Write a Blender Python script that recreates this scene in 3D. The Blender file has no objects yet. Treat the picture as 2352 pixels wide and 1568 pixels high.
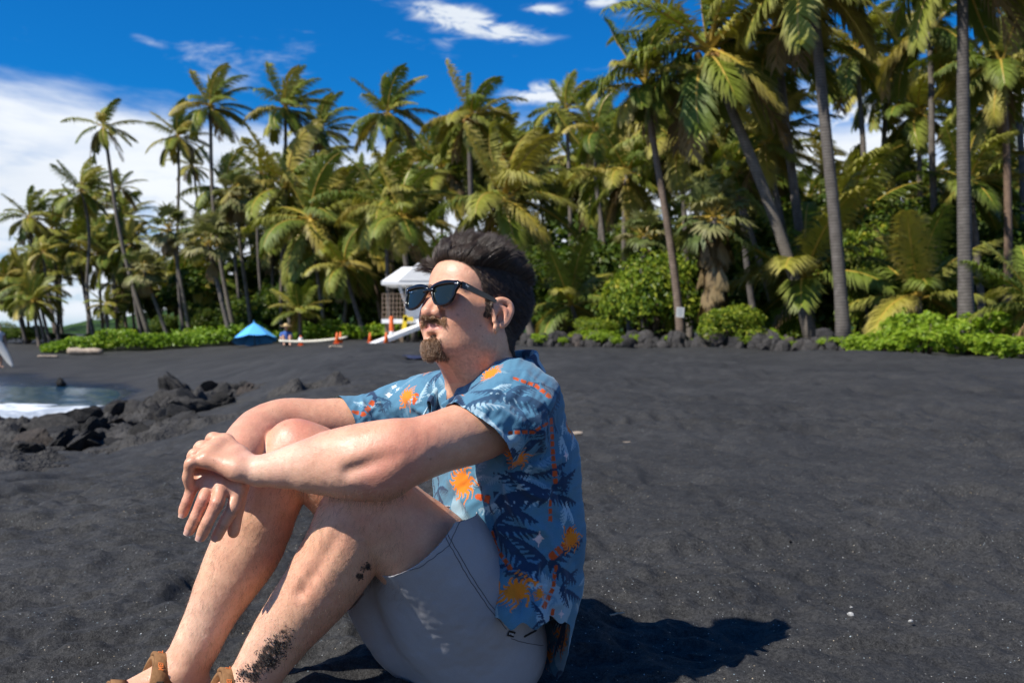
import bpy, bmesh, math, os
import numpy as np
from mathutils import Vector, Matrix

# ---------------------------------------------------------------- camera, light, exposure
SC = bpy.context.scene
COL = SC.collection
CAM_Z = 0.70
FP = 35.0 / 36.0 * 2352.0          # focal length in units of a 2352 wide picture
cam_d = bpy.data.cameras.new('camera')
cam_d.lens = 35.0
cam_d.sensor_width = 36.0
cam_d.shift_y = -29.0 / 2352.0
cam_d.clip_start = 0.05
cam_d.clip_end = 6000.0
cam_d.dof.use_dof = True
cam_d.dof.focus_distance = 1.86
cam_d.dof.aperture_fstop = 6.5
cam = bpy.data.objects.new('camera', cam_d)
cam.location = (0, 0, CAM_Z)
cam.rotation_euler = (math.pi / 2, 0, 0)
COL.objects.link(cam)
SC.camera = cam

SUN_DIR = Vector((-0.67, -0.40, 0.90)).normalized()     # towards the sun
sun_d = bpy.data.lights.new('sun', 'SUN')
sun_d.energy = 5.0
sun_d.angle = math.radians(0.53)
sun_d.color = (1.0, 0.95, 0.87)
sun = bpy.data.objects.new('sun', sun_d)
sun.rotation_euler = SUN_DIR.to_track_quat('Z', 'Y').to_euler()
sun.location = (-6, -4, 12)
COL.objects.link(sun)

world = bpy.data.worlds.new('World')
SC.world = world
world.use_nodes = True


def build_world():
    nt = world.node_tree
    N, Lk = nt.nodes, nt.links
    N.clear()
    out = N.new('ShaderNodeOutputWorld')
    bg = N.new('ShaderNodeBackground')
    bg.inputs['Strength'].default_value = 0.10
    Lk.new(bg.outputs[0], out.inputs[0])
    sky = N.new('ShaderNodeTexSky')
    sky.sky_type = 'NISHITA'
    sky.sun_disc = False
    sky.sun_elevation = math.asin(SUN_DIR.z)
    sky.sun_rotation = math.atan2(SUN_DIR.x, SUN_DIR.y)
    sky.altitude = 0
    sky.air_density = 1.0
    sky.dust_density = 0.3
    sky.ozone_density = 3.0

    def math_(op, a, b=None, c=None, clamp=False):
        n = N.new('ShaderNodeMath')
        n.operation = op
        n.use_clamp = clamp
        for i, v in enumerate((a, b, c)):
            if v is None:
                continue
            if isinstance(v, (int, float)):
                n.inputs[i].default_value = v
            else:
                Lk.new(v, n.inputs[i])
        return n.outputs[0]

    def smooth(v, a, b):
        n = N.new('ShaderNodeMapRange')
        n.interpolation_type = 'SMOOTHSTEP'
        Lk.new(v, n.inputs[0])
        n.inputs[1].default_value = a
        n.inputs[2].default_value = b
        return n.outputs[0]

    tint = N.new('ShaderNodeMix')
    tint.data_type = 'RGBA'
    tint.blend_type = 'MULTIPLY'
    tint.inputs[0].default_value = 1.0
    Lk.new(sky.outputs[0], tint.inputs[6])
    tint.inputs[7].default_value = SKY_TINT
    geo = N.new('ShaderNodeTexCoord')
    sep = N.new('ShaderNodeSeparateXYZ')
    Lk.new(geo.outputs['Generated'], sep.inputs[0])
    X, Y, Z = sep.outputs
    # cloud plane coordinates: direction spread so that clouds flatten to the horizon
    mp = N.new('ShaderNodeMapping')
    mp.inputs['Scale'].default_value = (1.0, 1.0, 3.2)
    mp.inputs['Location'].default_value = CLOUD_OFF
    Lk.new(geo.outputs['Generated'], mp.inputs[0])
    n1 = N.new('ShaderNodeTexNoise')
    n1.inputs['Scale'].default_value = 3.2
    n1.inputs['Detail'].default_value = 9
    n1.inputs['Roughness'].default_value = 0.55
    n1.inputs['Distortion'].default_value = 0.25
    Lk.new(mp.outputs[0], n1.inputs[0])
    n2 = N.new('ShaderNodeTexNoise')
    n2.inputs['Scale'].default_value = 9
    n2.inputs['Detail'].default_value = 8
    n2.inputs['Roughness'].default_value = 0.6
    Lk.new(mp.outputs[0], n2.inputs[0])
    # the bank low over the horizon: z below about 0.21 (12 degrees)
    e = math_('ADD', Z, math_('MULTIPLY', math_('SUBTRACT', n1.outputs[0], 0.5), -0.26))
    bank = smooth(e, 0.215, 0.150)
    # gaps inside the bank
    gap = smooth(n2.outputs[0], 0.30, 0.52)
    low = smooth(Z, 0.10, 0.19)
    gapm = math_('ADD', math_('MULTIPLY', gap, math_('SUBTRACT', 1.0, low)), low, clamp=True)
    bank = math_('MULTIPLY', bank, math_('MULTIPLY_ADD', gapm, 0.75, 0.25))
    # thin torn wisps higher up
    mp2 = N.new('ShaderNodeMapping')
    mp2.inputs['Scale'].default_value = (1.6, 1.6, 7.0)
    mp2.inputs['Rotation'].default_value = (0, math.radians(-9), 0)
    mp2.inputs['Location'].default_value = WISP_OFF
    Lk.new(geo.outputs['Generated'], mp2.inputs[0])
    n3 = N.new('ShaderNodeTexNoise')
    n3.inputs['Scale'].default_value = 3.0
    n3.inputs['Detail'].default_value = 10
    n3.inputs['Roughness'].default_value = 0.62
    n3.inputs['Distortion'].default_value = 0.5
    Lk.new(mp2.outputs[0], n3.inputs[0])
    wisp = math_('MULTIPLY', smooth(n3.outputs[0], 0.56, 0.80), 0.9)
    # one torn cloud above the tower
    def blob(dx, dz, sx, sz, sl=0.0):
        ax = math_('DIVIDE', X, Y)
        az = math_('DIVIDE', Z, Y)
        a = math_('MULTIPLY', math_('SUBTRACT', ax, dx), 1 / sx)
        zz = math_('ADD', math_('SUBTRACT', az, dz), math_('MULTIPLY', math_('SUBTRACT', ax, dx), sl))
        b = math_('MULTIPLY', zz, 1 / sz)
        r2 = math_('ADD', math_('MULTIPLY', a, a), math_('MULTIPLY', b, b))
        g = math_('POWER', 2.718, math_('MULTIPLY', r2, -1.0))
        return math_('MULTIPLY', g, math_('GREATER_THAN', Y, 0.1))
    n4 = N.new('ShaderNodeTexNoise')
    n4.inputs['Scale'].default_value = 26
    n4.inputs['Detail'].default_value = 8
    n4.inputs['Roughness'].default_value = 0.6
    n4.inputs['Distortion'].default_value = 0.6
    Lk.new(mp.outputs[0], n4.inputs[0])
    tot = None
    for (bx, by, sx, sz, sl) in ((1040, 35, 105, 30, .15), (1140, 70, 120, 24, .12), (1020, 95, 34, 26, 0), (1250, 22, 50, 14, .1), (1370, 5, 60, 12, 0), (1230, 215, 90, 26, 0),
                                 (340, 95, 60, 14, .3), (1990, 240, 170, 95, 0), (2320, 190, 130, 100, 0)):
        g = blob((bx - 1176) / FP, (755 - by) / FP, sx / FP, sz / FP, sl)
        if by == 95:
            g = math_('MULTIPLY', g, 0.35)
        tot = g if tot is None else math_('ADD', tot, g)
    torn = smooth(math_('MULTIPLY', tot, math_('MULTIPLY_ADD', n4.outputs[0], 4.2, -1.25)), 0.12, 1.0)
    m = math_('MAXIMUM', math_('MAXIMUM', bank, wisp), torn)
    m = math_('MULTIPLY', m, smooth(Z, -0.02, 0.02))
    cl = N.new('ShaderNodeMix')
    cl.data_type = 'RGBA'
    Lk.new(n1.outputs[0], cl.inputs[0])
    cl.inputs[6].default_value = (4.4, 5.0, 5.8, 1)
    cl.inputs[7].default_value = (7.8, 8.0, 8.3, 1)
    mix = N.new('ShaderNodeMix')
    mix.data_type = 'RGBA'
    Lk.new(m, mix.inputs[0])
    Lk.new(tint.outputs[2], mix.inputs[6])
    Lk.new(cl.outputs[2], mix.inputs[7])
    Lk.new(mix.outputs[2], bg.inputs['Color'])


SKY_TINT = (0.03, 0.46, 0.90, 1)
CLOUD_OFF = (0.3, 0.15, 0.0)
WISP_OFF = (0.0, 0.0, 0.4)
build_world()

SC.view_settings.view_transform = 'Standard'
SC.view_settings.look = 'None'
SC.view_settings.exposure = 0.50
SC.view_settings.gamma = 1.0
SC.view_settings.use_curve_mapping = False
SC.cycles.use_denoising = True
SC.cycles.use_adaptive_sampling = True
SC.cycles.adaptive_threshold = 0.004
SC.cycles.max_bounces = 8
SC.cycles.transparent_max_bounces = 8
SC.cycles.sample_clamp_indirect = 6.0
# ---------------------------------------------------------------- helpers
RNG = np.random.default_rng(7)


def W(x, y, d):
    """world point seen at (x, y) of the 2352 wide picture, d metres deep"""
    return np.array(((x - 1176.0) / FP * d, d, CAM_Z - (y - 755.0) / FP * d))


def sstep(a, b, x):
    t = np.clip((x - a) / (b - a), 0, 1)
    return t * t * (3 - 2 * t)


def _hash(ix, iy, iz, seed):
    h = (ix.astype(np.uint32) * np.uint32(374761393) + iy.astype(np.uint32) * np.uint32(668265263)
         + iz.astype(np.uint32) * np.uint32(2147483647) + np.uint32(seed * 974711 + 12345))
    h = (h ^ (h >> np.uint32(13))) * np.uint32(1274126177)
    h = h ^ (h >> np.uint32(16))
    return (h & np.uint32(0xffff)).astype(np.float32) / 65535.0


def vnoise(P, scale=1.0, seed=0):
    """smooth value noise, -1..1; P is (n,3)"""
    Q = np.asarray(P, dtype=np.float64) * scale + 1000.0
    I = np.floor(Q).astype(np.int64)
    Fq = (Q - I).astype(np.float32)
    Fq = Fq * Fq * Fq * (Fq * (Fq * 6 - 15) + 10)
    x, y, z = I[:, 0], I[:, 1], I[:, 2]
    r = 0
    for dx in (0, 1):
        wx = Fq[:, 0] if dx else 1 - Fq[:, 0]
        for dy in (0, 1):
            wy = Fq[:, 1] if dy else 1 - Fq[:, 1]
            for dz in (0, 1):
                wz = Fq[:, 2] if dz else 1 - Fq[:, 2]
                r = r + wx * wy * wz * _hash(x + dx, y + dy, z + dz, seed)
    return r * 2 - 1


def fbm(P, scale=1.0, oct=4, seed=0, gain=0.5):
    a, r, s = 1.0, 0, scale
    for i in range(oct):
        r = r + a * vnoise(P, s, seed + i * 17)
        a *= gain
        s *= 2.03
    return r


def mesh_np(name, V, F, mats=(), mi=None, smooth=True):
    """mesh from numpy arrays; F is (n,3) or (n,4) or a list of such arrays"""
    me = bpy.data.meshes.new(name)
    Fs = F if isinstance(F, list) else [F]
    Fs = [np.asarray(f, dtype=np.int32) for f in Fs if len(f)]
    V = np.ascontiguousarray(V, dtype=np.float32)
    me.vertices.add(len(V))
    me.vertices.foreach_set('co', V.ravel())
    nl = sum(f.size for f in Fs)
    nf = sum(len(f) for f in Fs)
    me.loops.add(nl)
    me.loops.foreach_set('vertex_index', np.concatenate([f.ravel() for f in Fs]))
    me.polygons.add(nf)
    tot = np.concatenate([np.full(len(f), f.shape[1], np.int32) for f in Fs])
    st = np.concatenate(([0], np.cumsum(tot)[:-1])).astype(np.int32)
    me.polygons.foreach_set('loop_start', st)
    try:
        me.polygons.foreach_set('loop_total', tot)
    except Exception:
        pass
    for m in mats:
        me.materials.append(m)
    if mi is not None:
        me.polygons.foreach_set('material_index', np.asarray(mi, dtype=np.int32))
    me.polygons.foreach_set('use_smooth', np.full(nf, bool(smooth)))
    me.update(calc_edges=True)
    me.validate()
    return me


def link(name, data, parent=None, loc=None, rot=None, scale=None):
    o = bpy.data.objects.new(name, data)
    COL.objects.link(o)
    if parent is not None:
        o.parent = parent
    if loc is not None:
        o.location = [float(v) for v in loc]
    if rot is not None:
        o.rotation_euler = rot
    if scale is not None:
        o.scale = (scale,) * 3 if isinstance(scale, (int, float)) else scale
    return o


def tag(o, label=None, cat=None, group=None, kind=None):
    if label:
        o['label'] = label
    if cat:
        o['category'] = cat
    if group:
        o['group'] = group
    if kind:
        o['kind'] = kind
    return o


def thing(name, label, cat, loc=(0, 0, 0), rotz=0.0, group=None):
    o = link(name, None, loc=loc, rot=(0, 0, rotz))
    return tag(o, label, cat, group)


class MB:
    """collects simple solids into one mesh"""

    def __init__(s):
        s.V, s.F, s.n = [], [], 0

    def add(s, V, F):
        V = np.asarray(V, float)
        s.V.append(V)
        for f in F:
            s.F.append([i + s.n for i in f])
        s.n += len(V)
        return s

    def box(s, c, size, rot=None):
        sx, sy, sz = [v / 2 for v in size]
        V = np.array([(x, y, z) for x in (-sx, sx) for y in (-sy, sy) for z in (-sz, sz)])
        if rot is not None:
            V = V @ np.array(rot).T
        V = V + np.asarray(c)
        return s.add(V, [(0, 1, 3, 2), (4, 6, 7, 5), (0, 4, 5, 1), (2, 3, 7, 6), (0, 2, 6, 4), (1, 5, 7, 3)])

    def bar(s, a, b, w, h=None, up=(0, 0, 1)):
        a, b = np.asarray(a, float), np.asarray(b, float)
        t = b - a
        L = np.linalg.norm(t)
        t = t / L
        up = np.asarray(up, float)
        if abs(t @ up) > 0.95:
            up = np.array((1.0, 0, 0))
        x = np.cross(up, t)
        x /= np.linalg.norm(x)
        y = np.cross(t, x)
        return s.box((a + b) / 2, (w, h or w, L), np.stack((x, y, t), 1))

    def tube(s, pts, r, n=8, cap=True):
        pts = np.asarray(pts, float)
        m = len(pts)
        r = np.broadcast_to(r, (m,))
        V, ref = [], np.array((0.13, 0.21, 0.97))
        for i in range(m):
            t = pts[min(i + 1, m - 1)] - pts[max(i - 1, 0)]
            t /= np.linalg.norm(t) + 1e-9
            if abs(t @ ref) > 0.95:
                ref = np.array((0.97, 0.2, 0.1))
            x = np.cross(ref, t)
            x /= np.linalg.norm(x)
            y = np.cross(t, x)
            for k in range(n):
                a = 2 * math.pi * k / n
                V.append(pts[i] + r[i] * (math.cos(a) * x + math.sin(a) * y))
        F = []
        for i in range(m - 1):
            for k in range(n):
                F.append((i * n + k, i * n + (k + 1) % n, (i + 1) * n + (k + 1) % n, (i + 1) * n + k))
        if cap:
            F.append(tuple(range(n))[::-1])
            F.append(tuple((m - 1) * n + k for k in range(n)))
        return s.add(V, F)

    def lathe(s, prof, n=16, c=(0, 0, 0)):
        V, F = [], []
        for (r, z) in prof:
            for k in range(n):
                a = 2 * math.pi * k / n
                V.append((c[0] + r * math.cos(a), c[1] + r * math.sin(a), c[2] + z))
        for i in range(len(prof) - 1):
            for k in range(n):
                F.append((i * n + k, i * n + (k + 1) % n, (i + 1) * n + (k + 1) % n, (i + 1) * n + k))
        return s.add(V, F)

    def mesh(s, name, mat, smooth=False):
        me = bpy.data.meshes.new(name)
        me.from_pydata(np.concatenate(s.V).tolist(), [], s.F)
        if mat:
            me.materials.append(mat)
        if smooth:
            me.polygons.foreach_set('use_smooth', np.full(len(me.polygons), True))
        me.update()
        return me

    def build(s, name, mat, parent=None, smooth=False):
        return link(name, s.mesh(name, mat, smooth), parent)


# ---------------------------------------------------------------- materials
class MT:
    """small node builder around one Principled BSDF"""

    def __init__(s, name, rough=0.6, spec=0.4):
        s.m = bpy.data.materials.new(name)
        s.m.use_nodes = True
        s.nt = s.m.node_tree
        s.b = s.nt.nodes['Principled BSDF']
        s.b.inputs['Roughness'].default_value = rough
        s.b.inputs['Specular IOR Level'].default_value = spec
        s._tc = None

    def node(s, t, **kw):
        n = s.nt.nodes.new(t)
        for k, v in kw.items():
            setattr(n, k, v)
        return n

    def link(s, a, b):
        s.nt.links.new(a, b)

    def tc(s, which='Object'):
        if s._tc is None:
            s._tc = s.node('ShaderNodeTexCoord')
        return s._tc.outputs[which]

    def mapped(s, scale=(1, 1, 1), rot=(0, 0, 0), which='Object'):
        m = s.node('ShaderNodeMapping')
        m.inputs['Scale'].default_value = scale
        m.inputs['Rotation'].default_value = rot
        s.link(s.tc(which), m.inputs[0])
        return m.outputs[0]

    def noise(s, scale, detail=4, rough=0.5, vec=None, dist=0.0):
        n = s.node('ShaderNodeTexNoise')
        n.inputs['Scale'].default_value = scale
        n.inputs['Detail'].default_value = detail
        n.inputs['Roughness'].default_value = rough
        n.inputs['Distortion'].default_value = dist
        s.link(vec if vec is not None else s.tc(), n.inputs[0])
        return n.outputs[0]

    def voro(s, scale, vec=None, feature='F1', out=0):
        n = s.node('ShaderNodeTexVoronoi', feature=feature)
        n.inputs['Scale'].default_value = scale
        s.link(vec if vec is not None else s.tc(), n.inputs[0])
        return n.outputs[out]

    def ramp(s, fac, stops, interp='LINEAR'):
        r = s.node('ShaderNodeValToRGB')
        r.color_ramp.interpolation = interp
        els = r.color_ramp.elements
        while len(els) > 1:
            els.remove(els[-1])
        els[0].position = stops[0][0]
        els[0].color = tuple(stops[0][1]) + (1,)
        for p, c in stops[1:]:
            e = els.new(p)
            e.color = tuple(c) + (1,)
        s.link(fac, r.inputs[0])
        return r.outputs[0]

    def rng(s, v, a, b, c=0.0, d=1.0):
        n = s.node('ShaderNodeMapRange')
        s.link(v, n.inputs[0])
        for i, q in enumerate((a, b, c, d)):
            n.inputs[i + 1].default_value = q
        return n.outputs[0]

    def math(s, op, a, b=None):
        n = s.node('ShaderNodeMath', operation=op)
        for i, v in enumerate((a, b)):
            if v is None:
                continue
            if isinstance(v, (int, float)):
                n.inputs[i].default_value = v
            else:
                s.link(v, n.inputs[i])
        return n.outputs[0]

    def mix(s, fac, a, b, blend='MIX'):
        n = s.node('ShaderNodeMix', data_type='RGBA', blend_type=blend)
        for idx, v in ((0, fac), (6, a), (7, b)):
            if isinstance(v, (int, float)):
                n.inputs[idx].default_value = v
            elif isinstance(v, tuple):
                n.inputs[idx].default_value = v if len(v) == 4 else v + (1,)
            else:
                s.link(v, n.inputs[idx])
        return n.outputs[2]

    def attr(s, name, out=0):
        n = s.node('ShaderNodeAttribute', attribute_name=name)
        return n.outputs[out]

    def rand(s):
        return s.node('ShaderNodeObjectInfo').outputs['Random']

    def bump(s, h, strength=0.5, dist=0.01, prev=None):
        n = s.node('ShaderNodeBump')
        n.inputs['Strength'].default_value = strength
        n.inputs['Distance'].default_value = dist
        s.link(h, n.inputs['Height'])
        if prev is not None:
            s.link(prev, n.inputs['Normal'])
        s.link(n.outputs[0], s.b.inputs['Normal'])
        return n.outputs[0]

    def col(s, v):
        if isinstance(v, tuple):
            s.b.inputs['Base Color'].default_value = v if len(v) == 4 else v + (1,)
        else:
            s.link(v, s.b.inputs['Base Color'])
        return s


def mat_noise(name, c1, c2, scale=8, rough=0.6, spec=0.3, bump=0.0, bdist=0.01, detail=5, metal=0.0):
    t = MT(name, rough, spec)
    n = t.noise(scale, detail)
    t.col(t.ramp(n, [(0.3, c1), (0.7, c2)]))
    if bump:
        t.bump(n, bump, bdist)
    t.b.inputs['Metallic'].default_value = metal
    return t.m


def leafy(t, colour, trans=0.35, tint=(1.15, 1.2, 0.55)):
    """principled leaf plus translucent light coming through it"""
    t.col(colour)
    tr = t.node('ShaderNodeBsdfTranslucent')
    t.link(t.mix(1.0, colour, tint, 'MULTIPLY'), tr.inputs[0])
    mx = t.node('ShaderNodeMixShader')
    mx.inputs[0].default_value = trans
    t.link(t.b.outputs[0], mx.inputs[1])
    t.link(tr.outputs[0], mx.inputs[2])
    out = [n for n in t.nt.nodes if n.type == 'OUTPUT_MATERIAL'][0]
    t.link(mx.outputs[0], out.inputs[0])
    return t.m


def leaf_mat(name, stops, rough=0.45, trans=0.35, spec=0.4):
    """foliage colour that varies from frond to frond and along it"""
    t = MT(name, rough, spec)
    r = t.rand()
    n = t.noise(1.7, 2)
    f = t.math('ADD', t.math('MULTIPLY', r, 0.75), t.math('MULTIPLY', n, 0.35))
    return leafy(t, t.ramp(f, stops), trans)
# ---------------------------------------------------------------- the setting: ground, water, hill
def ground(X, Y):
    X = np.asarray(X, float)
    Y = np.asarray(Y, float)
    u = X / np.maximum(Y, 1.0)
    Lp = np.interp(Y, [0, 3.6, 6, 11, 17, 27.5, 32, 41, 50, 60, 90, 1000],
                   [0, 0, -.20, -.62, -1.16, -1.20, -1.02, -.90, -.55, -.3, 0, 0])
    Rp = np.interp(Y, [0, 6, 18, 40, 60, 1000], [0, 0, .2, .15, .3, .5])
    w = sstep(-.13, -.47, u)
    h = Rp * (1 - w) + Lp * w
    sea = sstep(-9, -17, X) * (1 - sstep(24, 32, Y))
    h = h - sea * 1.6
    h = h - sstep(-30, -60, X + (Y - 45) * 0.3) * (1 - sstep(60, 90, Y)) * 2.0
    return h


def grow(a, step, g, stop):
    r, s, x = [], step, a
    while abs(x) < stop:
        s *= g
        x = x + s if step > 0 else x + s
        r.append(x)
    return r


def axis(lo, hi, step, g, stop):
    mid = list(np.arange(lo, hi, step))
    left = grow(lo, -step, g, stop)[::-1]
    right = grow(hi, step, g, stop)
    return np.array(left + mid + right)


def sand_relief(X, Y):
    P = np.stack((X, Y, np.zeros_like(X)), 1)
    R = np.hypot(X, Y)
    near = 1 - sstep(4, 9, R)
    mid = 1 - sstep(16, 45, R)
    # wind ripples running diagonally, strongest at the left
    a = math.radians(24)
    c = X * -math.sin(a) + Y * math.cos(a)
    l = X * math.cos(a) + Y * math.sin(a)
    Q = np.stack((c * 15 + vnoise(P, 2.5, 3) * 1.2, l * 2.6, 0 * c), 1)
    rip = 1 - np.abs(fbm(Q, 1.0, 2, 5))
    lf = 1 - sstep(-0.2, 0.7, X)
    r = 0.020 * (rip - 0.6) * near * (0.30 + 0.70 * lf)
    r = r + 0.014 * fbm(P, 3.1, 3, 11) * mid + 0.03 * vnoise(P, 0.8, 21) * mid
    # soft trampled dimples, close together
    patch = 0.65 + 0.35 * vnoise(P, 0.7, 71)
    d1 = vnoise(P * np.array((1, 1.25, 1)), 7.0, 61)
    d2 = vnoise(P * np.array((1, 1.25, 1)), 13.0, 62)
    r = r - (0.026 * np.abs(d1) ** 1.2 - 0.010 * d2) * patch * (1 - sstep(12, 30, R)) * sstep(1.2, 2.2, R)
    Pw = P * np.array((0.85, 1.35, 1)) + 0.03 * np.stack((vnoise(P, 3.0, 81), vnoise(P, 3.0, 82), 0 * X), 1)
    r = r + 0.0200 * (1 - np.abs(vnoise(Pw, 15.0, 64))) * (0.55 + 0.45 * patch) * (1 - sstep(8, 16, R)) * sstep(1.0, 2.2, R)
    r = r + 0.0400 * (1 - np.abs(vnoise(Pw, 7.5, 65))) * patch * sstep(3.5, 7, R) * (1 - sstep(18, 36, R))
    r = r + 0.0045 * vnoise(P, 33.0, 63) * near
    # foot prints
    d = vnoise(P, 2.6, 31)
    r = r - 0.034 * sstep(0.30, 0.62, d) * mid
    r = r + 0.05 * fbm(P, 0.45, 3, 41) * sstep(6, 14, R)
    return r


def build_sand():
    # one sheet, finest where it is seen closest
    th = np.concatenate((np.linspace(-math.pi, -0.62, 40)[:-1], np.arange(-0.62, 0.62, 0.0038), np.linspace(0.62, math.pi, 40)[:-1]))
    rr = [0.25]
    while rr[-1] < 1500:
        g = 1.06 if rr[-1] < 1.1 else 1.0046 if rr[-1] < 13 else 1.012 if rr[-1] < 40 else 1.05
        rr.append(rr[-1] * g)
    rr = np.array(rr)
    gr, gt = np.meshgrid(rr, th, indexing='ij')
    X, Y = (gr * np.sin(gt)).ravel(), (gr * np.cos(gt)).ravel()
    Z = ground(X, Y) + sand_relief(X, Y)
    # hollow pressed by the sitting man
    Z = Z - 0.03 * np.exp(-(((X + 0.02) / 0.2) ** 2 + ((Y - 1.98) / 0.22) ** 2))
    nr, nt = len(rr), len(th)
    idx = np.arange(nr * nt).reshape(nr, nt)
    nx = np.roll(idx, -1, 1)
    F = np.stack((idx[:-1], nx[:-1], nx[1:], idx[1:]), -1).reshape(-1, 4)[:, ::-1]
    c = nr * nt
    X, Y, Z = np.append(X, 0), np.append(Y, 0), np.append(Z, Z[:nt].mean())
    F = [F, np.stack((idx[0], np.full(nt, c), nx[0]), 1)]
    t = MT('black_sand', 0.8, 0.22)
    big = t.noise(0.9, 5, 0.6)
    base = t.ramp(big, [(0.3, (0.0235, 0.0235, 0.0237)), (0.72, (0.045, 0.0445, 0.0440))])
    mid = t.noise(95, 4, 0.75)
    base = t.mix(1.0, base, t.ramp(mid, [(0.34, (0.45, 0.45, 0.46)), (0.66, (1.5, 1.49, 1.47))]), 'MULTIPLY')
    grain = t.noise(420, 3, 0.7)
    base = t.mix(1.0, base, t.ramp(grain, [(0.32, (0.25, 0.25, 0.25)), (0.68, (1.75, 1.75, 1.75))]), 'MULTIPLY')
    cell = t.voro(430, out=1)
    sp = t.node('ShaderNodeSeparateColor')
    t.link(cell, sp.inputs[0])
    glint_speck = t.math('GREATER_THAN', sp.outputs[0], 0.9962)  # shell bits, and the sand's sparkle glints painted into the colour
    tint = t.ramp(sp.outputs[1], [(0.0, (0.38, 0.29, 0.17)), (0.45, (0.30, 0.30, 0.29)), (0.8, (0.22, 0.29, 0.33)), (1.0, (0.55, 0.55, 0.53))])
    base = t.mix(glint_speck, base, tint)
    # wet sand near the water is darker and shinier
    geo = t.node('ShaderNodeNewGeometry')
    sz = t.node('ShaderNodeSeparateXYZ')
    t.link(geo.outputs['Position'], sz.inputs[0])
    wet = t.rng(t.math('ADD', sz.outputs[2], t.math('MULTIPLY', big, 0.1)), -0.90, -1.0)
    base = t.mix(wet, base, t.mix(1.0, base, (0.45, 0.45, 0.48), 'MULTIPLY'))
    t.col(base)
    t.link(t.rng(wet, 0, 1, 0.75, 0.22), t.b.inputs['Roughness'])
    b1 = t.bump(mid, 0.8, 0.008)
    b2 = t.bump(grain, 0.75, 0.0025, b1)
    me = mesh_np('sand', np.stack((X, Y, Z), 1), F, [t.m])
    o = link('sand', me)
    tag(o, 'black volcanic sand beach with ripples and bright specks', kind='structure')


def build_water():
    xs = np.concatenate((-np.geomspace(26, 1500, 30)[::-1], np.arange(-25.9, -4, 0.12)))
    ys = np.concatenate((-np.geomspace(1, 900, 18)[::-1], np.arange(0, 15, 1.5), np.arange(15, 31.5, 0.12), [33, 36, 42]))
    gx, gy = np.meshgrid(xs, ys, indexing='ij')
    X, Y = gx.ravel(), gy.ravel()
    P = np.stack((X, Y, 0 * X), 1)
    Z = -1.10 + 0.02 * fbm(P, 0.9, 3, 3) + 0.012 * vnoise(P, 4, 9)
    depth = Z - (ground(X, Y) + 0)
    n = fbm(P, 0.45, 5, 77, 0.6)
    edge = 23.2 + 0.9 * vnoise(P, 0.33, 5) + 0.35 * vnoise(P, 1.1, 6)      # foam lies in front of this line
    foam = (1 - sstep(-0.25, 0.2, Y - edge)) * sstep(-40, -20, X) * sstep(10, 15, Y)
    foam = foam * (0.55 + 0.45 * sstep(-0.25, 0.45, fbm(P, 1.4, 4, 88, 0.6)))
    foam = np.maximum(foam, np.exp(-((Y - edge) / 0.22) ** 2) * sstep(-40, -20, X))
    foam = np.maximum(foam, sstep(0.35, 0.7, n) * (Y < 15) * 0.8)
    Z = Z + foam * 0.035 * (1 + fbm(P, 3.0, 2, 91))
    nx, ny = len(xs), len(ys)
    idx = np.arange(nx * ny).reshape(nx, ny)
    F = np.stack((idx[:-1, :-1], idx[1:, :-1], idx[1:, 1:], idx[:-1, 1:]), -1).reshape(-1, 4)
    t = MT('sea_water', 0.08, 0.5)
    f = t.attr('foam', 2)
    nz = t.noise(5, 6, 0.7)
    ff = t.rng(t.math('ADD', f, t.math('MULTIPLY', t.math('SUBTRACT', nz, 0.5), 0.7)), 0.25, 0.75)
    t.col(t.mix(ff, (0.012, 0.05, 0.10), (0.62, 0.66, 0.70)))
    t.link(t.rng(ff, 0, 1, 0.08, 0.8), t.b.inputs['Roughness'])
    t.bump(t.noise(2.2, 6, 0.6), 0.5, 0.05)
    me = mesh_np('sea_water', np.stack((X, Y, Z), 1), F, [t.m])
    a = me.attributes.new('foam', 'FLOAT', 'POINT')
    a.data.foreach_set('value', foam.astype(np.float32))
    tag(link('sea', me), 'blue sea with white foam running up the cove', kind='structure')


def rock_mat(name, c1, c2, scale=6):
    t = MT(name, 0.85, 0.3)
    n = t.noise(scale, 8, 0.65)
    r = t.rand()
    c = t.ramp(n, [(0.28, c1), (0.72, c2)])
    c = t.mix(1.0, c, t.ramp(r, [(0, (0.65, 0.65, 0.66)), (0.85, (1.25, 1.22, 1.2)), (1, (1.7, 1.4, 1.2))]), 'MULTIPLY')
    t.col(c)
    b = t.bump(n, 1.0, 0.08)
    b = t.bump(t.voro(scale * 2.2, feature='DISTANCE_TO_EDGE'), 0.6, 0.06, b)
    t.bump(t.voro(scale * 9), 0.6, 0.02, b)
    return t.m


M_LAVA = rock_mat('lava_rock', (0.022, 0.022, 0.022), (0.085, 0.080, 0.074))
M_WALLROCK = rock_mat('weathered_lava', (0.030, 0.030, 0.031), (0.12, 0.112, 0.106), 5)


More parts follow.
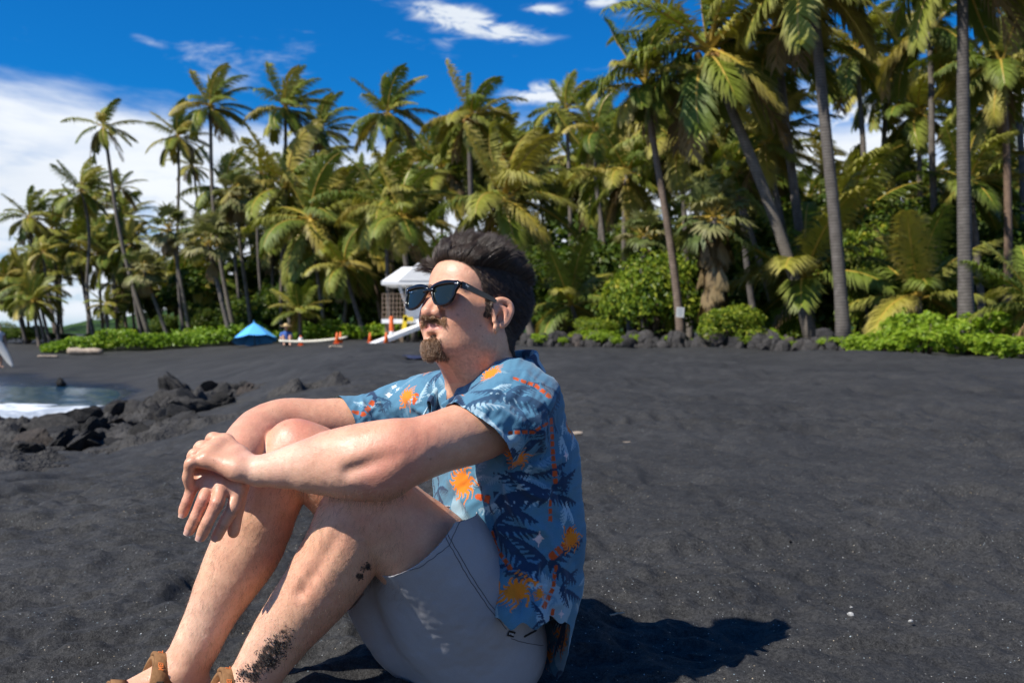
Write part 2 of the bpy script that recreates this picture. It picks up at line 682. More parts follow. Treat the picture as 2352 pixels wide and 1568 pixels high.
def build_shelf():
    """rough lava pavement between the sand and the cove"""
    xs = np.arange(-13.5, -0.7, 0.045)
    ys = np.concatenate((np.arange(4.6, 12, 0.045), np.arange(12, 21, 0.075)))
    gx, gy = np.meshgrid(xs, ys, indexing='ij')
    X, Y = gx.ravel(), gy.ravel()
    P = np.stack((X, Y, 0 * X), 1)
    u = X / Y
    g = ground(X, Y)
    # where the pavement rises through the sand
    m = sstep(-.225, -.36, u + 0.06 * vnoise(P, 0.8, 2)) * sstep(5.1, 7.2, Y + 0.5 * vnoise(P, 0.9, 8)) * (1 - sstep(16.5, 19.5, Y + vnoise(P, .6, 4)))
    r = 1 - np.abs(fbm(P, 0.75, 4, 14, 0.55))
    lump = 1 - np.abs(fbm(P, 1.7, 4, 15, 0.5))
    back = sstep(10, 14, Y)
    Z = g - 0.16 + m * (0.10 + (0.22 + 0.35 * back) * (r - 0.45) + (0.16 + .14 * back) * (lump - 0.5)) + 0.03 * m * fbm(P, 7, 3, 3)
    # low knobbly bar further right, seen over the forearm
    bar = np.exp(-(((X + 1.95 + 0.25 * (Y - 9.6)) / 0.9) ** 2 + ((Y - 11.2) / 0.45) ** 2))
    Z = Z + bar * (0.20 + 0.14 * fbm(P, 4.5, 3, 51))
    nx, ny = len(xs), len(ys)
    idx = np.arange(nx * ny).reshape(nx, ny)
    F = np.stack((idx[:-1, :-1], idx[1:, :-1], idx[1:, 1:], idx[:-1, 1:]), -1).reshape(-1, 4)
    me = mesh_np('lava_shelf', np.stack((X, Y, Z), 1), F, [M_LAVA])
    tag(link('lava_ground', me), 'rough black lava pavement beside the cove', kind='structure')


def rock_mesh(name, seed, sub=2, mat=None, rough=0.32):
    bm = bmesh.new()
    bmesh.ops.create_icosphere(bm, subdivisions=sub, radius=1.0)
    V = np.array([v.co[:] for v in bm.verts])
    n = fbm(V + seed * 3.7, 1.1, 3, seed, 0.55)
    V2 = V * (1 + rough * n)[:, None]
    # flat broken faces
    rg = np.random.default_rng(seed)
    for k in range(5):
        d = rg.normal(size=3)
        d /= np.linalg.norm(d)
        h = V2 @ d
        lim = 0.62 + 0.25 * rg.random()
        V2 = V2 - np.maximum(h - lim, 0)[:, None] * d * 0.85
    for v, c in zip(bm.verts, V2):
        v.co = c
    me = bpy.data.meshes.new(name)
    bm.to_mesh(me)
    bm.free()
    me.materials.append(mat)
    return me


def build_hill():
    n = 90
    th = np.linspace(-1, 1, n)
    gx, gy = np.meshgrid(np.linspace(-150, 160, 160), np.linspace(75, 330, 90), indexing='ij')
    X, Y = gx.ravel(), gy.ravel()
    P = np.stack((X, Y, 0 * X), 1)
    u = X / Y
    prof = np.interp(u, [-.7, -.46, -.43, -.40, -.36, -.2, .6], [-1.0, -0.4, .45, 1.0, 2.0, 6.0, 8.0])
    Z = -1.3 + sstep(80, 150, Y) * (prof + 1.3) * (Y / 150) + 0.8 * fbm(P, 0.06, 4, 6) * sstep(85, 130, Y) + .35 * fbm(P, .35, 3, 9) * sstep(85, 130, Y)
    idx = np.arange(len(X)).reshape(160, 90)
    F = np.stack((idx[:-1, :-1], idx[1:, :-1], idx[1:, 1:], idx[:-1, 1:]), -1).reshape(-1, 4)
    t = MT('hill_green', 0.8, 0.1)
    nz = t.noise(0.12, 7, 0.7)
    t.col(t.ramp(nz, [(0.3, (0.010, 0.025, 0.010)), (0.5, (0.04, 0.085, 0.02)), (0.7, (0.09, 0.15, 0.035))]))
    t.bump(t.noise(0.6, 6, 0.7), 1.0, 2.0)
    me = mesh_np('hill', np.stack((X, Y, Z), 1), F, [t.m])
    tag(link('hill', me), 'low green hill far behind the palms at the left', kind='structure')


build_sand()
build_water()
build_shelf()
build_hill()
# ---------------------------------------------------------------- palms and other plants
WIND = np.array((0.92, 0.25, -0.03))


def palm_leaf_mat(name, stops, trans=0.3, dry=0.5):
    t = MT(name, 0.5, 0.25)
    trans = trans * 0.75
    r = t.rand()
    f = t.math('ADD', t.math('MULTIPLY', r, 0.8), t.math('MULTIPLY', t.noise(2.2, 3), 0.3))
    c = t.ramp(f, stops)
    tip = t.math('MULTIPLY', t.attr('tip', 2), t.math('MULTIPLY', t.math('ADD', r, 0.25), dry))
    c = t.mix(tip, c, (0.30, 0.24, 0.13))
    return leafy(t, c, trans)


M_FROND = palm_leaf_mat('palm_leaf_green', [(0.08, (0.060, 0.108, 0.012)), (0.38, (0.155, 0.205, 0.020)), (0.70, (0.28, 0.285, 0.034)), (1.0, (0.40, 0.31, 0.045))])
M_FROND_DRY = palm_leaf_mat('palm_leaf_dry', [(0.1, (0.10, 0.065, 0.028)), (0.6, (0.22, 0.15, 0.07)), (1.0, (0.30, 0.22, 0.11))], 0.2, 0.3)
M_FAN = palm_leaf_mat('fan_leaf_green', [(0.1, (0.07, 0.11, 0.025)), (0.5, (0.145, 0.18, 0.05)), (1.0, (0.25, 0.25, 0.10))], 0.28, 0.6)
M_RACHIS = mat_noise('palm_midrib', (0.30, 0.20, 0.025), (0.46, 0.32, 0.055), 3, 0.4, 0.5)
M_RACHIS_DRY = mat_noise('dry_midrib', (0.20, 0.11, 0.04), (0.30, 0.19, 0.09), 3, 0.6, 0.3)
M_NUT = mat_noise('coconut_husk', (0.16, 0.10, 0.02), (0.36, 0.17, 0.03), 6, 0.5, 0.4)


def bark_mat():
    t = MT('palm_bark', 0.85, 0.25)
    v = t.tc()
    w = t.node('ShaderNodeTexWave', wave_type='BANDS', bands_direction='Z')
    w.inputs['Scale'].default_value = 4.2
    w.inputs['Distortion'].default_value = 1.6
    w.inputs['Detail'].default_value = 3
    w.inputs['Detail Scale'].default_value = 2.0
    t.link(v, w.inputs[0])
    n = t.noise(5, 6, 0.65)
    f = t.math('ADD', t.math('MULTIPLY', w.outputs[1], 0.26), t.math('MULTIPLY', n, 0.75))
    c = t.ramp(f, [(0.2, (0.055, 0.048, 0.043)), (0.55, (0.13, 0.115, 0.10)), (0.85, (0.22, 0.20, 0.18))])
    c = t.mix(1.0, c, t.ramp(t.rand(), [(0, (0.75, 0.75, 0.78)), (0.75, (1.1, 1.06, 1.0)), (1, (1.25, 0.95, 0.75))]), 'MULTIPLY')
    t.col(c)
    t.bump(f, 0.7, 0.02)
    return t.m


M_BARK = bark_mat()


def ribbons(B, D, Lg, Wd, side, bend, tipw=0.0):
    """two-piece ribbons: base B, direction D, length, width, side vector, bend vector added half way"""
    n = len(B)
    D2 = D + bend
    D2 /= np.linalg.norm(D2, axis=1)[:, None]
    m = B + D * (Lg * 0.5)[:, None]
    e = m + D2 * (Lg * 0.5)[:, None]
    s0 = side * (Wd * 0.35)[:, None]
    s1 = side * (Wd * 0.5)[:, None]
    V = np.stack((B - s0, B + s0, m - s1, m + s1, e), 1).reshape(-1, 3)
    i = np.arange(n) * 5
    Q = np.stack((i, i + 1, i + 3, i + 2), 1)
    T = np.stack((i + 2, i + 3, i + 4), 1)
    tip = np.tile(np.array((0, 0, 0.4, 0.4, 1.0)), n)
    return V, Q, T, tip


def frond_mesh(seed, az, el, droop, wind, n_leaf=80, leaf=0.25, dry=False, length=1.0):
    rg = np.random.default_rng(seed)
    d = np.array((math.cos(az) * math.cos(el), math.sin(az) * math.cos(el), math.sin(el)))
    n = 16
    P, Tn = [np.zeros(3)], [d.copy()]
    for i in range(n):
        s = (i + 1) / n
        d = d + (np.array((0, 0, -1.0)) * droop * (0.35 + s) + WIND * wind * (0.2 + s)) * (1.0 / n)
        d /= np.linalg.norm(d)
        P.append(P[-1] + d * length / n)
        Tn.append(d.copy())
    P, Tn = np.array(P), np.array(Tn)
    up = np.array((0, 0, 1.0))
    if abs(Tn[0] @ up) > 0.9:
        up = np.array((-math.cos(az), -math.sin(az), 0.4))
    S = np.cross(Tn, up)
    S /= np.linalg.norm(S, axis=1)[:, None] + 1e-9
    U = np.cross(S, Tn)
    # midrib
    w = np.interp(np.linspace(0, 1, n + 1), [0, .12, .5, 1], [0.030, 0.016, 0.011, 0.003])
    Vr = np.concatenate((P - S * w[:, None], P + U * w[:, None] * 0.5, P + S * w[:, None], P - U * w[:, None] * 0.7))
    m = n + 1
    Fr = []
    for k in range(4):
        a, b = k * m, ((k + 1) % 4) * m
        i = np.arange(n)
        Fr.append(np.stack((a + i, a + i + 1, b + i + 1, b + i), 1))
    Fr = np.concatenate(Fr)
    # leaflets
    s = np.linspace(0.16, 0.995, n_leaf)
    s = np.concatenate((s, s))
    sg = np.concatenate((np.ones(n_leaf), -np.ones(n_leaf)))
    s = np.clip(s + rg.normal(0, 0.006, len(s)), 0.1, 1.0)
    f = s * n
    i0 = np.minimum(f.astype(int), n - 1)
    fr = (f - i0)[:, None]
    B = P[i0] * (1 - fr) + P[i0 + 1] * fr
    t = Tn[i0] * (1 - fr) + Tn[i0 + 1] * fr
    sd = S[i0] * sg[:, None]
    fold = 0.22 + 0.1 * rg.normal(size=len(s))
    D = sd * 0.86 + t * (0.45 + 0.55 * s[:, None]) + U[i0] * fold[:, None] * 0.6 + rg.normal(0, 0.10, (len(s), 3))
    D += np.array((0, 0, -1.0)) * 0.22 + WIND * (wind * 0.35)
    D /= np.linalg.norm(D, axis=1)[:, None]
    Lg = leaf * (np.sin(np.pi * np.clip(s * 0.82 + 0.10, 0, 1)) ** 0.7) * (0.85 + 0.3 * rg.random(len(s)))
    if not dry:
        keep = rg.random(len(s)) > 0.05
    else:
        keep = rg.random(len(s)) > 0.3
    side = np.cross(D, U[i0])
    side /= np.linalg.norm(side, axis=1)[:, None] + 1e-9
    bend = np.array((0, 0, -1.0)) * (0.55 + 0.25 * rg.random(len(s)))[:, None] + WIND * (0.35 * wind)
    if dry:
        bend = bend * 1.8
    V, Q, T, tip = ribbons(B[keep], D[keep], Lg[keep], np.full(keep.sum(), 0.0175), side[keep], bend[keep])
    o = len(Vr)
    nq = len(Fr) + len(Q)
    mi = np.concatenate((np.full(len(Fr), 1), np.zeros(len(Q) + len(T)))).astype(int)
    mats = (M_FROND_DRY, M_RACHIS_DRY) if dry else (M_FROND, M_RACHIS)
    me = mesh_np('frond', np.concatenate((Vr, V)), [np.concatenate((Fr, Q + o)), T + o], mats, mi, smooth=False)
    a = me.attributes.new('tip', 'FLOAT', 'POINT')
    a.data.foreach_set('value', np.concatenate((np.zeros(o), tip)).astype(np.float32))
    return me


def coco_crown(seed, n=22, wind=0.8, up=80.0, low=-38.0, dry_n=2, leaf=0.24, young=False):
    rg = np.random.default_rng(seed)
    out = []
    for i in range(n):
        a = i / (n - 1)
        az = i * 2.39996 + rg.normal(0, 0.22)
        el = math.radians(up + (low - up) * (a ** 0.85) + rg.normal(0, 6))
        droop = (0.75 + 0.85 * a + rg.normal(0, 0.15)) * (0.85 if young else 1.0)
        ln = (0.80 + 0.20 * math.sin(math.pi * min(1, a * 1.2 + 0.15))) * rg.uniform(0.88, 1.06)
        out.append(frond_mesh(seed * 100 + i, az, el, droop, wind * (1.0 - 0.4 * a), leaf=leaf, length=ln))
    for i in range(dry_n):
        az = rg.uniform(0, 6.28)
        out.append(frond_mesh(seed * 100 + 60 + i, az, math.radians(rg.uniform(-50, -25)), 1.5, wind * 0.5, n_leaf=36, dry=True, length=rg.uniform(0.7, 0.9)))
    return out


def fan_leaf(seed, az, el, dry=False):
    rg = np.random.default_rng(seed)
    d0 = np.array((math.cos(az) * math.cos(el), math.sin(az) * math.cos(el), math.sin(el)))
    p = np.zeros(3)
    P = [p]
    d = d0.copy()
    for i in range(4):
        d = d + np.array((0, 0, -1)) * 0.06 + WIND * 0.05
        d /= np.linalg.norm(d)
        p = p + d * 0.55 / 4
        P.append(p)
    mb = MB().tube(P, np.linspace(0.018, 0.010, 5), 4, cap=False)
    Vr = np.concatenate(mb.V)
    Fr = np.array(mb.F)
    S = np.cross(d, (0, 0, 1.0))
    S /= np.linalg.norm(S) + 1e-9
    U = np.cross(S, d)
    n = 30
    a = np.linspace(-2.25, 2.25, n) + rg.normal(0, 0.03, n)
    D = np.cos(a)[:, None] * d + np.sin(a)[:, None] * S + U * (0.18 * np.abs(np.sin(a)))[:, None] + rg.normal(0, 0.05, (n, 3))
    if dry:
        D = D * 0.5 + np.array((0, 0, -0.9))
    D /= np.linalg.norm(D, axis=1)[:, None]
    Lg = (0.50 - 0.12 * (np.abs(a) / 2.25) ** 2) * (0.9 + 0.2 * rg.random(n))
    sd = np.cross(D, U)
    sd /= np.linalg.norm(sd, axis=1)[:, None] + 1e-9
    bend = np.array((0, 0, -1.0)) * rg.uniform(0.35, 1.0, n)[:, None] + WIND * 0.2
    V, Q, T, tip = ribbons(np.repeat(p[None], n, 0), D, Lg, np.full(n, 0.062), sd, bend)
    o = len(Vr)
    mi = np.concatenate((np.full(len(Fr), 1), np.zeros(len(Q) + len(T)))).astype(int)
    mats = (M_FROND_DRY, M_RACHIS_DRY) if dry else (M_FAN, M_RACHIS)
    me = mesh_np('fan_leaf', np.concatenate((Vr, V)), [np.concatenate((Fr, Q + o)), T + o], mats, mi, smooth=False)
    at = me.attributes.new('tip', 'FLOAT', 'POINT')
    at.data.foreach_set('value', np.concatenate((np.zeros(o), tip)).astype(np.float32))
    return me


def fan_crown(seed, n=26, low=-45, skirt=8):
    rg = np.random.default_rng(seed)
    out = []
    for i in range(n):
        a = i / (n - 1)
        out.append(fan_leaf(seed * 100 + i, i * 2.39996 + rg.normal(0, 0.2), math.radians(82 + (low - 82) * a ** 0.9 + rg.normal(0, 5))))
    for i in range(skirt):
        out.append(fan_leaf(seed * 100 + 50 + i, rg.uniform(0, 6.28), math.radians(rg.uniform(-82, -55)), True))
    return out


COCO = [coco_crown(s, n=22, wind=w, dry_n=dn) for s, w, dn in ((1, 1.25, 2), (2, 1.0, 3), (3, 1.4, 1), (4, 1.1, 2), (5, 0.9, 3), (6, 1.3, 2))]
SPARSE = [coco_crown(s, n=13, wind=1.1, up=75, low=-50, dry_n=2, leaf=0.22) for s in (11, 12)]
YOUNG = [coco_crown(s, n=15, wind=0.35, up=82, low=-8, dry_n=1, leaf=0.26, young=True) for s in (21, 22)]
FAN = [fan_crown(31), fan_crown(32), fan_crown(33, 24, -20, 3)]
FAN_SKIRT = [fan_crown(34, 28, -40, 26)]
_nut = MB().lathe([(0.0, -0.5), (0.30, -0.42), (0.46, -0.15), (0.44, 0.15), (0.25, 0.42), (0.0, 0.52)], 8).mesh('coconut', M_NUT, True)
KIND = {'coco': COCO, 'sparse': SPARSE, 'young': YOUNG, 'fan': FAN, 'skirt': FAN_SKIRT}
PICK = [0]


def palm(kind, label, crown, base_x, d, r_px, via=(), rad=None, group=None, nuts=0, which=None, fork=None, base_z=None, dd=0.0, name=None):
    PICK[0] += 1
    rg = np.random.default_rng(900 + PICK[0])
    protos = KIND[kind]
    proto = protos[(PICK[0] if which is None else which) % len(protos)]
    top = W(crown[0], crown[1], d + dd)
    bx = (base_x - 1176) / FP * d
    bz = (float(ground(bx, d)) if base_z is None else base_z) - 0.12
    base = np.array((bx, d, bz))
    isfan = kind in ('fan', 'skirt')
    nm = name or ('fan_palm' if isfan else 'coconut_palm')
    t = thing(nm, label, 'palm tree', base, group=group)
    pts = [np.zeros(3)]
    via = sorted(via, key=lambda q: -q[1])
    k = len(via)
    for i, (vx, vy) in enumerate(via):
        pts.append(W(vx, vy, d + dd * (i + 1) / (k + 1)) - base)
    pts.append(top - base)
    pts = np.array(pts)
    # smooth the way points
    if len(pts) == 2:
        mid = (pts[0] + pts[1]) / 2 + np.array((rg.normal(0, 0.12), rg.normal(0, 0.1), 0)) * min(2.5, np.linalg.norm(pts[1]) / 6)
        pts = np.array((pts[0], mid, pts[1]))
    tt = np.linspace(0, 1, len(pts))
    ts = np.linspace(0, 1, 15)
    sm = np.zeros((15, 3))
    co = np.polyfit(tt, pts, min(len(pts) - 1, 3))
    for q in co:
        sm = sm * ts[:, None] + q
    L = 1.08 * r_px * (d + dd) / FP
    rad = (rad or 0.13) * 0.82
    rr = rad * np.interp(ts, [0, 0.05, 0.15, 1], [1.5, 1.2, 1.0, 0.72])
    MB().tube(sm, rr, 9, cap=True).build('trunk', M_BARK, t, smooth=True)
    rot = rg.uniform(-0.5, 0.5)
    for me in proto:
        nmf = 'fan_leaf' if isfan else 'frond'
        link(nmf, me, t, loc=top - base + np.array((0, 0, rg.normal(0, 0.03))) * L, rot=(rg.normal(0, 0.06), rg.normal(0, 0.06), rot + rg.normal(0, 0.08)), scale=float(L * rg.uniform(0.92, 1.08)))
    if kind == 'skirt':
        for lv in range(1, 5):
            for me in proto[-18:]:
                link('fan_leaf', me, t, loc=top - base + np.array((0, 0, -0.42 * lv)), rot=(0, 0, lv * 1.7 + rg.normal(0, .3)), scale=float(L * rg.uniform(.7, .95)))
    for i in range(nuts):
        a = rg.uniform(0, 6.28)
        s = float(rg.uniform(0.22, 0.30))
        link('coconut', _nut, t, loc=top - base + np.array((math.cos(a) * 0.3, math.sin(a) * 0.3, -0.18 - 0.22 * rg.random())), scale=s, rot=(rg.normal(0, .3), rg.normal(0, .3), a))
    return t


def build_palms():
    g1 = 'palms standing along the back of the beach'
    P = palm
    # left end, thin and leaning, sky behind them
    P('coco', 'coconut palm nearest the left edge with trunk over the far hill', (68, 500), 118, 62, 82, [(80, 620), (98, 720)], .13, g1)
    P('coco', 'mid height coconut palm left of the tallest leaning one, on a straight grey trunk', (188, 440), 222, 60, 92, [(205, 560), (200, 660)], .14, g1)
    P('sparse', 'tallest leaning coconut palm at the left, sparse crown high against the cloud', (238, 290), 352, 56, 92, [(258, 430), (285, 580)], .15, g1, which=0)
    P('sparse', 'slender palm with hanging fronds just right of the tallest leaning palm', (275, 432), 335, 66, 62, [(285, 560)], .12, g1, which=1)
    P('coco', 'short yellowish palm with a full crown at the far left', (78, 690), 92, 58, 75, [], .13, g1)
    P('coco', 'small palm low on the left edge of the beach', (12, 640), 60, 64, 70, [], .13, g1)
    P('coco', 'short dark palm in front of the hill gap', (245, 700), 252, 60, 55, [], .13, g1)
    P('sparse', 'thin leaning palm with its trunk crossing the sky gap at the left', (100, 580), 140, 60, 62, [(112, 680)], .11, g1)
    P('coco', 'bushy palm left of the twin trunks with its crown below theirs', (300, 560), 330, 60, 70, [(305, 660)], .13, g1)
    P('coco', 'tall palm with a tattered crown, left of the windswept pair', (408, 315), 425, 60, 88, [(410, 450), (408, 600)], .13, g1)
    P('coco', 'tall windswept palm whose crown stands above the tattered one', (483, 245), 545, 54, 108, [(486, 400), (500, 560)], .15, g1, nuts=4)
    P('sparse', 'thin palm behind the tattered crown, trunk curving right', (440, 380), 480, 70, 60, [(455, 480)], .12, g1)
    P('fan', 'fan palm on a bare curving trunk, silver green against the cloud', (545, 445), 582, 52, 62, [(552, 560), (565, 660)], .14, g1)
    P('fan', 'large silvery fan palm above the blue umbrella', (480, 560), 535, 50, 78, [(500, 650)], .16, g1)
    P('fan', 'small fan palm left of the large silvery one', (388, 525), 440, 54, 58, [(410, 620)], .13, g1)
    P('fan', 'low fan palm with a short leaning trunk, leftmost of the fan palms', (330, 620), 395, 54, 58, [(355, 690)], .13, g1)
    P('coco', 'tall palm with a dense crown bent right by the wind, left of the tower', (655, 250), 672, 54, 112, [(655, 420), (655, 580)], .15, g1, nuts=5)
    P('coco', 'dark crowned palm tucked behind the dense windswept palm', (735, 300), 738, 62, 100, [(725, 420)], .14, g1)
    P('coco', 'thin palm with crown in shade below the dense windswept one', (600, 400), 612, 58, 75, [(592, 560)], .12, g1)
    P('coco', 'low coconut palm with yellow midribs right of the blue umbrella', (790, 610), 845, 46, 115, [(815, 700)], .14, g1)
    P('young', 'young coconut palm with stilt roots right of the blue umbrella', (688, 715), 690, 46, 82, [], .12, g1)
    P('coco', 'tall palm with upright wind torn fronds right of the dense pair', (890, 260), 905, 48, 120, [(893, 400)], .17, g1, nuts=6)
    P('coco', 'full palm between the two tall ones, crown lower than both', (925, 500), 955, 42, 135, [(930, 580)], .15, g1)
    P('coco', 'tall palm with orange crown centre, straight above the man', (1083, 270), 1095, 46, 130, [(1080, 400)], .17, g1, nuts=7)
    P('coco', 'broad low palm with yellow midribs spread like a star behind the hair of the man', (1158, 455), 1230, 33, 205, [(1180, 600)], .16, g1, which=0, nuts=2)
    P('coco', 'slim palm with a rusty curved trunk left of the big clump', (1372, 300), 1395, 40, 112, [(1370, 430), (1385, 540)], .12, g1)
    P('coco', 'upright palm in the gap of white cloud left of the big clump', (1300, 255), 1310, 46, 98, [], .14, g1)
    # the big clump at the right
    P('coco', 'biggest palm with a long leaning ringed trunk at the right', (1630, 110), 1872, 26, 300, [(1700, 300), (1785, 520)], .19, g1, which=1, nuts=9)
    P('coco', 'palm with a thin pale trunk carrying a white notice', (1482, 190), 1568, 27, 175, [(1510, 380), (1540, 560)], .135, g1, nuts=3)
    P('coco', 'palm with a pale trunk curving just right of the leaning ringed one', (1785, 70), 1868, 28, 240, [(1805, 280), (1835, 520)], .17, g1, nuts=5)
    P('coco', 'tall palm with a dark ringed trunk running out of the top of the picture', (1868, -70), 1940, 24, 290, [(1885, 180), (1915, 480)], .19, g1, nuts=8)
    P('coco', 'palm with a slim trunk and brown skirt, left of the stout upright trunk', (2132, 60), 2180, 31, 205, [(2140, 260), (2145, 460)], .14, g1, nuts=5)
    P('coco', 'palm with the stout upright trunk near the right edge', (2208, -110), 2222, 22, 290, [(2212, 150), (2214, 420)], .19, g1, nuts=4)
    P('coco', 'hanging headed palm in the sky gap between the dark trunk and the slim one', (2045, 190), 2015, 40, 150, [(2030, 330)], .14, g1)
    P('coco', 'small yellow star shaped palm low in the right sky gap', (2062, 365), 2070, 40, 85, [], .12, g1)
    P('coco', 'palm leaning at the right edge with its crown against the cloud', (2320, 60), 2345, 34, 170, [], .15, g1)
    P('coco', 'mid height palm behind the stout upright trunk', (2265, 250), 2250, 36, 150, [], .14, g1)
    P('coco', 'low palm with drooping yellow fronds right of the stout trunk', (2225, 420), 2260, 30, 165, [], .15, g1)
    P('skirt', 'fan palm with a brown skirt of dead leaves above the round bush', (1640, 500), 1665, 26.5, 105, [], .17, g1)
    P('fan', 'blue green fan palm just behind the round bush', (1482, 545), 1490, 31, 75, [], .15, g1, which=2)
    P('young', 'dark young coconut palm right of the man with one pale frond', (1312, 700), 1335, 33, 150, [], .12, g1, which=0)
    P('young', 'shaded young coconut palm with tall fronds right of the dark trunk', (1850, 640), 1855, 27, 260, [], .12, g1, which=1)
    P('young', 'shaded young palm left of the stout upright trunk, fronds arching over the green shrubs', (2110, 680), 2115, 25, 220, [], .12, g1, which=0)
    P('young', 'bright yellow green palm at the right edge', (2390, 700), 2400, 19.5, 190, [], .12, g1, which=1)
    P('young', 'small golden palm beside the trunk with the notice', (1540, 765), 1540, 29.5, 52, [], .06, g1, which=1)
    P('fan', 'stemless fan palm clump between the notice trunk and the clump', (1660, 780), 1660, 27.5, 62, [], .07, g1, which=2)
    P('coco', 'thin leaning palm behind the round bush, left of the leaning ringed trunk', (1690, 400), 1800, 30, 120, [(1720, 520), (1760, 650)], .12, g1)
    P('coco', 'straight dark palm hugging the foot of the leaning ringed trunk', (1760, 330), 1840, 29, 150, [(1790, 480), (1825, 650)], .12, g1)
    P('coco', 'palm crown against the cloud between the dark ringed trunk and the slim one, leftmost there', (1965, 120), 1990, 37, 165, [], .15, g1)
    P('coco', 'palm whose crown hangs just below the one with the slim trunk', (2110, 265), 2120, 37, 150, [], .14, g1)
    P('coco', 'bright crowned palm between the stout trunk and the right edge, upper one', (2300, 150), 2310, 29, 190, [], .15, g1, nuts=3)
    P('coco', 'palm with its crown behind the bend of the leaning ringed trunk', (1700, 260), 1745, 33, 185, [], .14, g1)
    P('coco', 'palm crown just right of the trunk with the notice, below the big crown', (1560, 330), 1585, 34, 165, [], .13, g1)
    P('coco', 'palm filling the gap between the rusty curved trunk and the notice trunk', (1440, 400), 1452, 36, 150, [], .13, g1)
    # the grove behind: alike palms at many depths
    rg = np.random.default_rng(5)
    lab = 'coconut palm deep in the grove behind the front row of palms'
    gg = 'palms filling the grove behind'
    for i in range(42):
        x = 620 + (2420 - 620) * (i + rg.uniform(-0.4, 0.4)) / 41.0
        d = rg.uniform(44, 66) if x < 1300 else rg.uniform(36, 58)
        top = np.interp(x, [620, 900, 1200, 1500, 1900, 2060, 2350], [430, 350, 310, 290, 340, 460, 400])
        y = top + rg.uniform(0, 230)
        P('coco', lab, (x, y), x + rg.uniform(-15, 40), d, rg.uniform(3.0, 3.9) / d * FP, [], .13, gg)
    lab = 'slender palm deep in the left grove behind the front row'
    for i in range(36):
        x = 20 + 890 * (i + rg.uniform(-0.4, 0.4)) / 35.0
        d = rg.uniform(60, 80)
        y = rg.uniform(np.interp(x, [20, 400], [560, 420]), 690)
        P('coco', lab, (x, y), x + rg.uniform(5, 40), d, rg.uniform(2.5, 3.2) / d * FP, [], .13, gg)


# ---- broadleaf shrubs
def shrub_mat(name, stops, trans=0.35, rough=0.4):
    t = MT(name, rough, 0.2)
    a = t.attr('shade', 2)
    return leafy(t, t.ramp(a, stops), trans)


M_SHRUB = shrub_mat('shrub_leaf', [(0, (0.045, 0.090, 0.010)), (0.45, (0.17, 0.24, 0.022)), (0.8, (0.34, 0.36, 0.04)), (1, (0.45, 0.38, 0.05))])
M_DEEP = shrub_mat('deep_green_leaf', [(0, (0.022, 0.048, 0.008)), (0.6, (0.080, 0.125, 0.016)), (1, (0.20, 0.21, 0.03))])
M_NAU = shrub_mat('bright_shrub_leaf', [(0, (0.10, 0.18, 0.012)), (0.5, (0.22, 0.33, 0.025)), (1, (0.38, 0.42, 0.05))], 0.4)
M_VINE = shrub_mat('vine_leaf', [(0, (0.09, 0.16, 0.015)), (0.5, (0.20, 0.32, 0.03)), (1, (0.36, 0.42, 0.06))], 0.35)
M_STEM = mat_noise('shrub_stem', (0.05, 0.035, 0.025), (0.12, 0.09, 0.06), 8, 0.8)


def leaf_cloud(Cn, N, size, rg, aspect=0.55):
    """one folded leaf at every centre; N are the outward directions"""
    n = len(Cn)
    N = N / (np.linalg.norm(N, axis=1)[:, None] + 1e-9)
    R = rg.normal(size=(n, 3))
    T = np.cross(N, R)
    T /= np.linalg.norm(T, axis=1)[:, None] + 1e-9
    S = np.cross(N, T)
    ln = size * (0.7 + 0.6 * rg.random(n))[:, None]
    w = ln * aspect * 0.5
    a = Cn - T * ln * 0.5
    e = Cn + T * ln * 0.5 - N * ln * 0.12
    l = Cn + S * w + N * w * 0.35
    r = Cn - S * w + N * w * 0.35
    V = np.stack((a, l, e, r), 1).reshape(-1, 3)
    i = np.arange(n) * 4
    F = np.concatenate((np.stack((i, i + 1, i + 2), 1), np.stack((i, i + 2, i + 3), 1)))
    return V, F


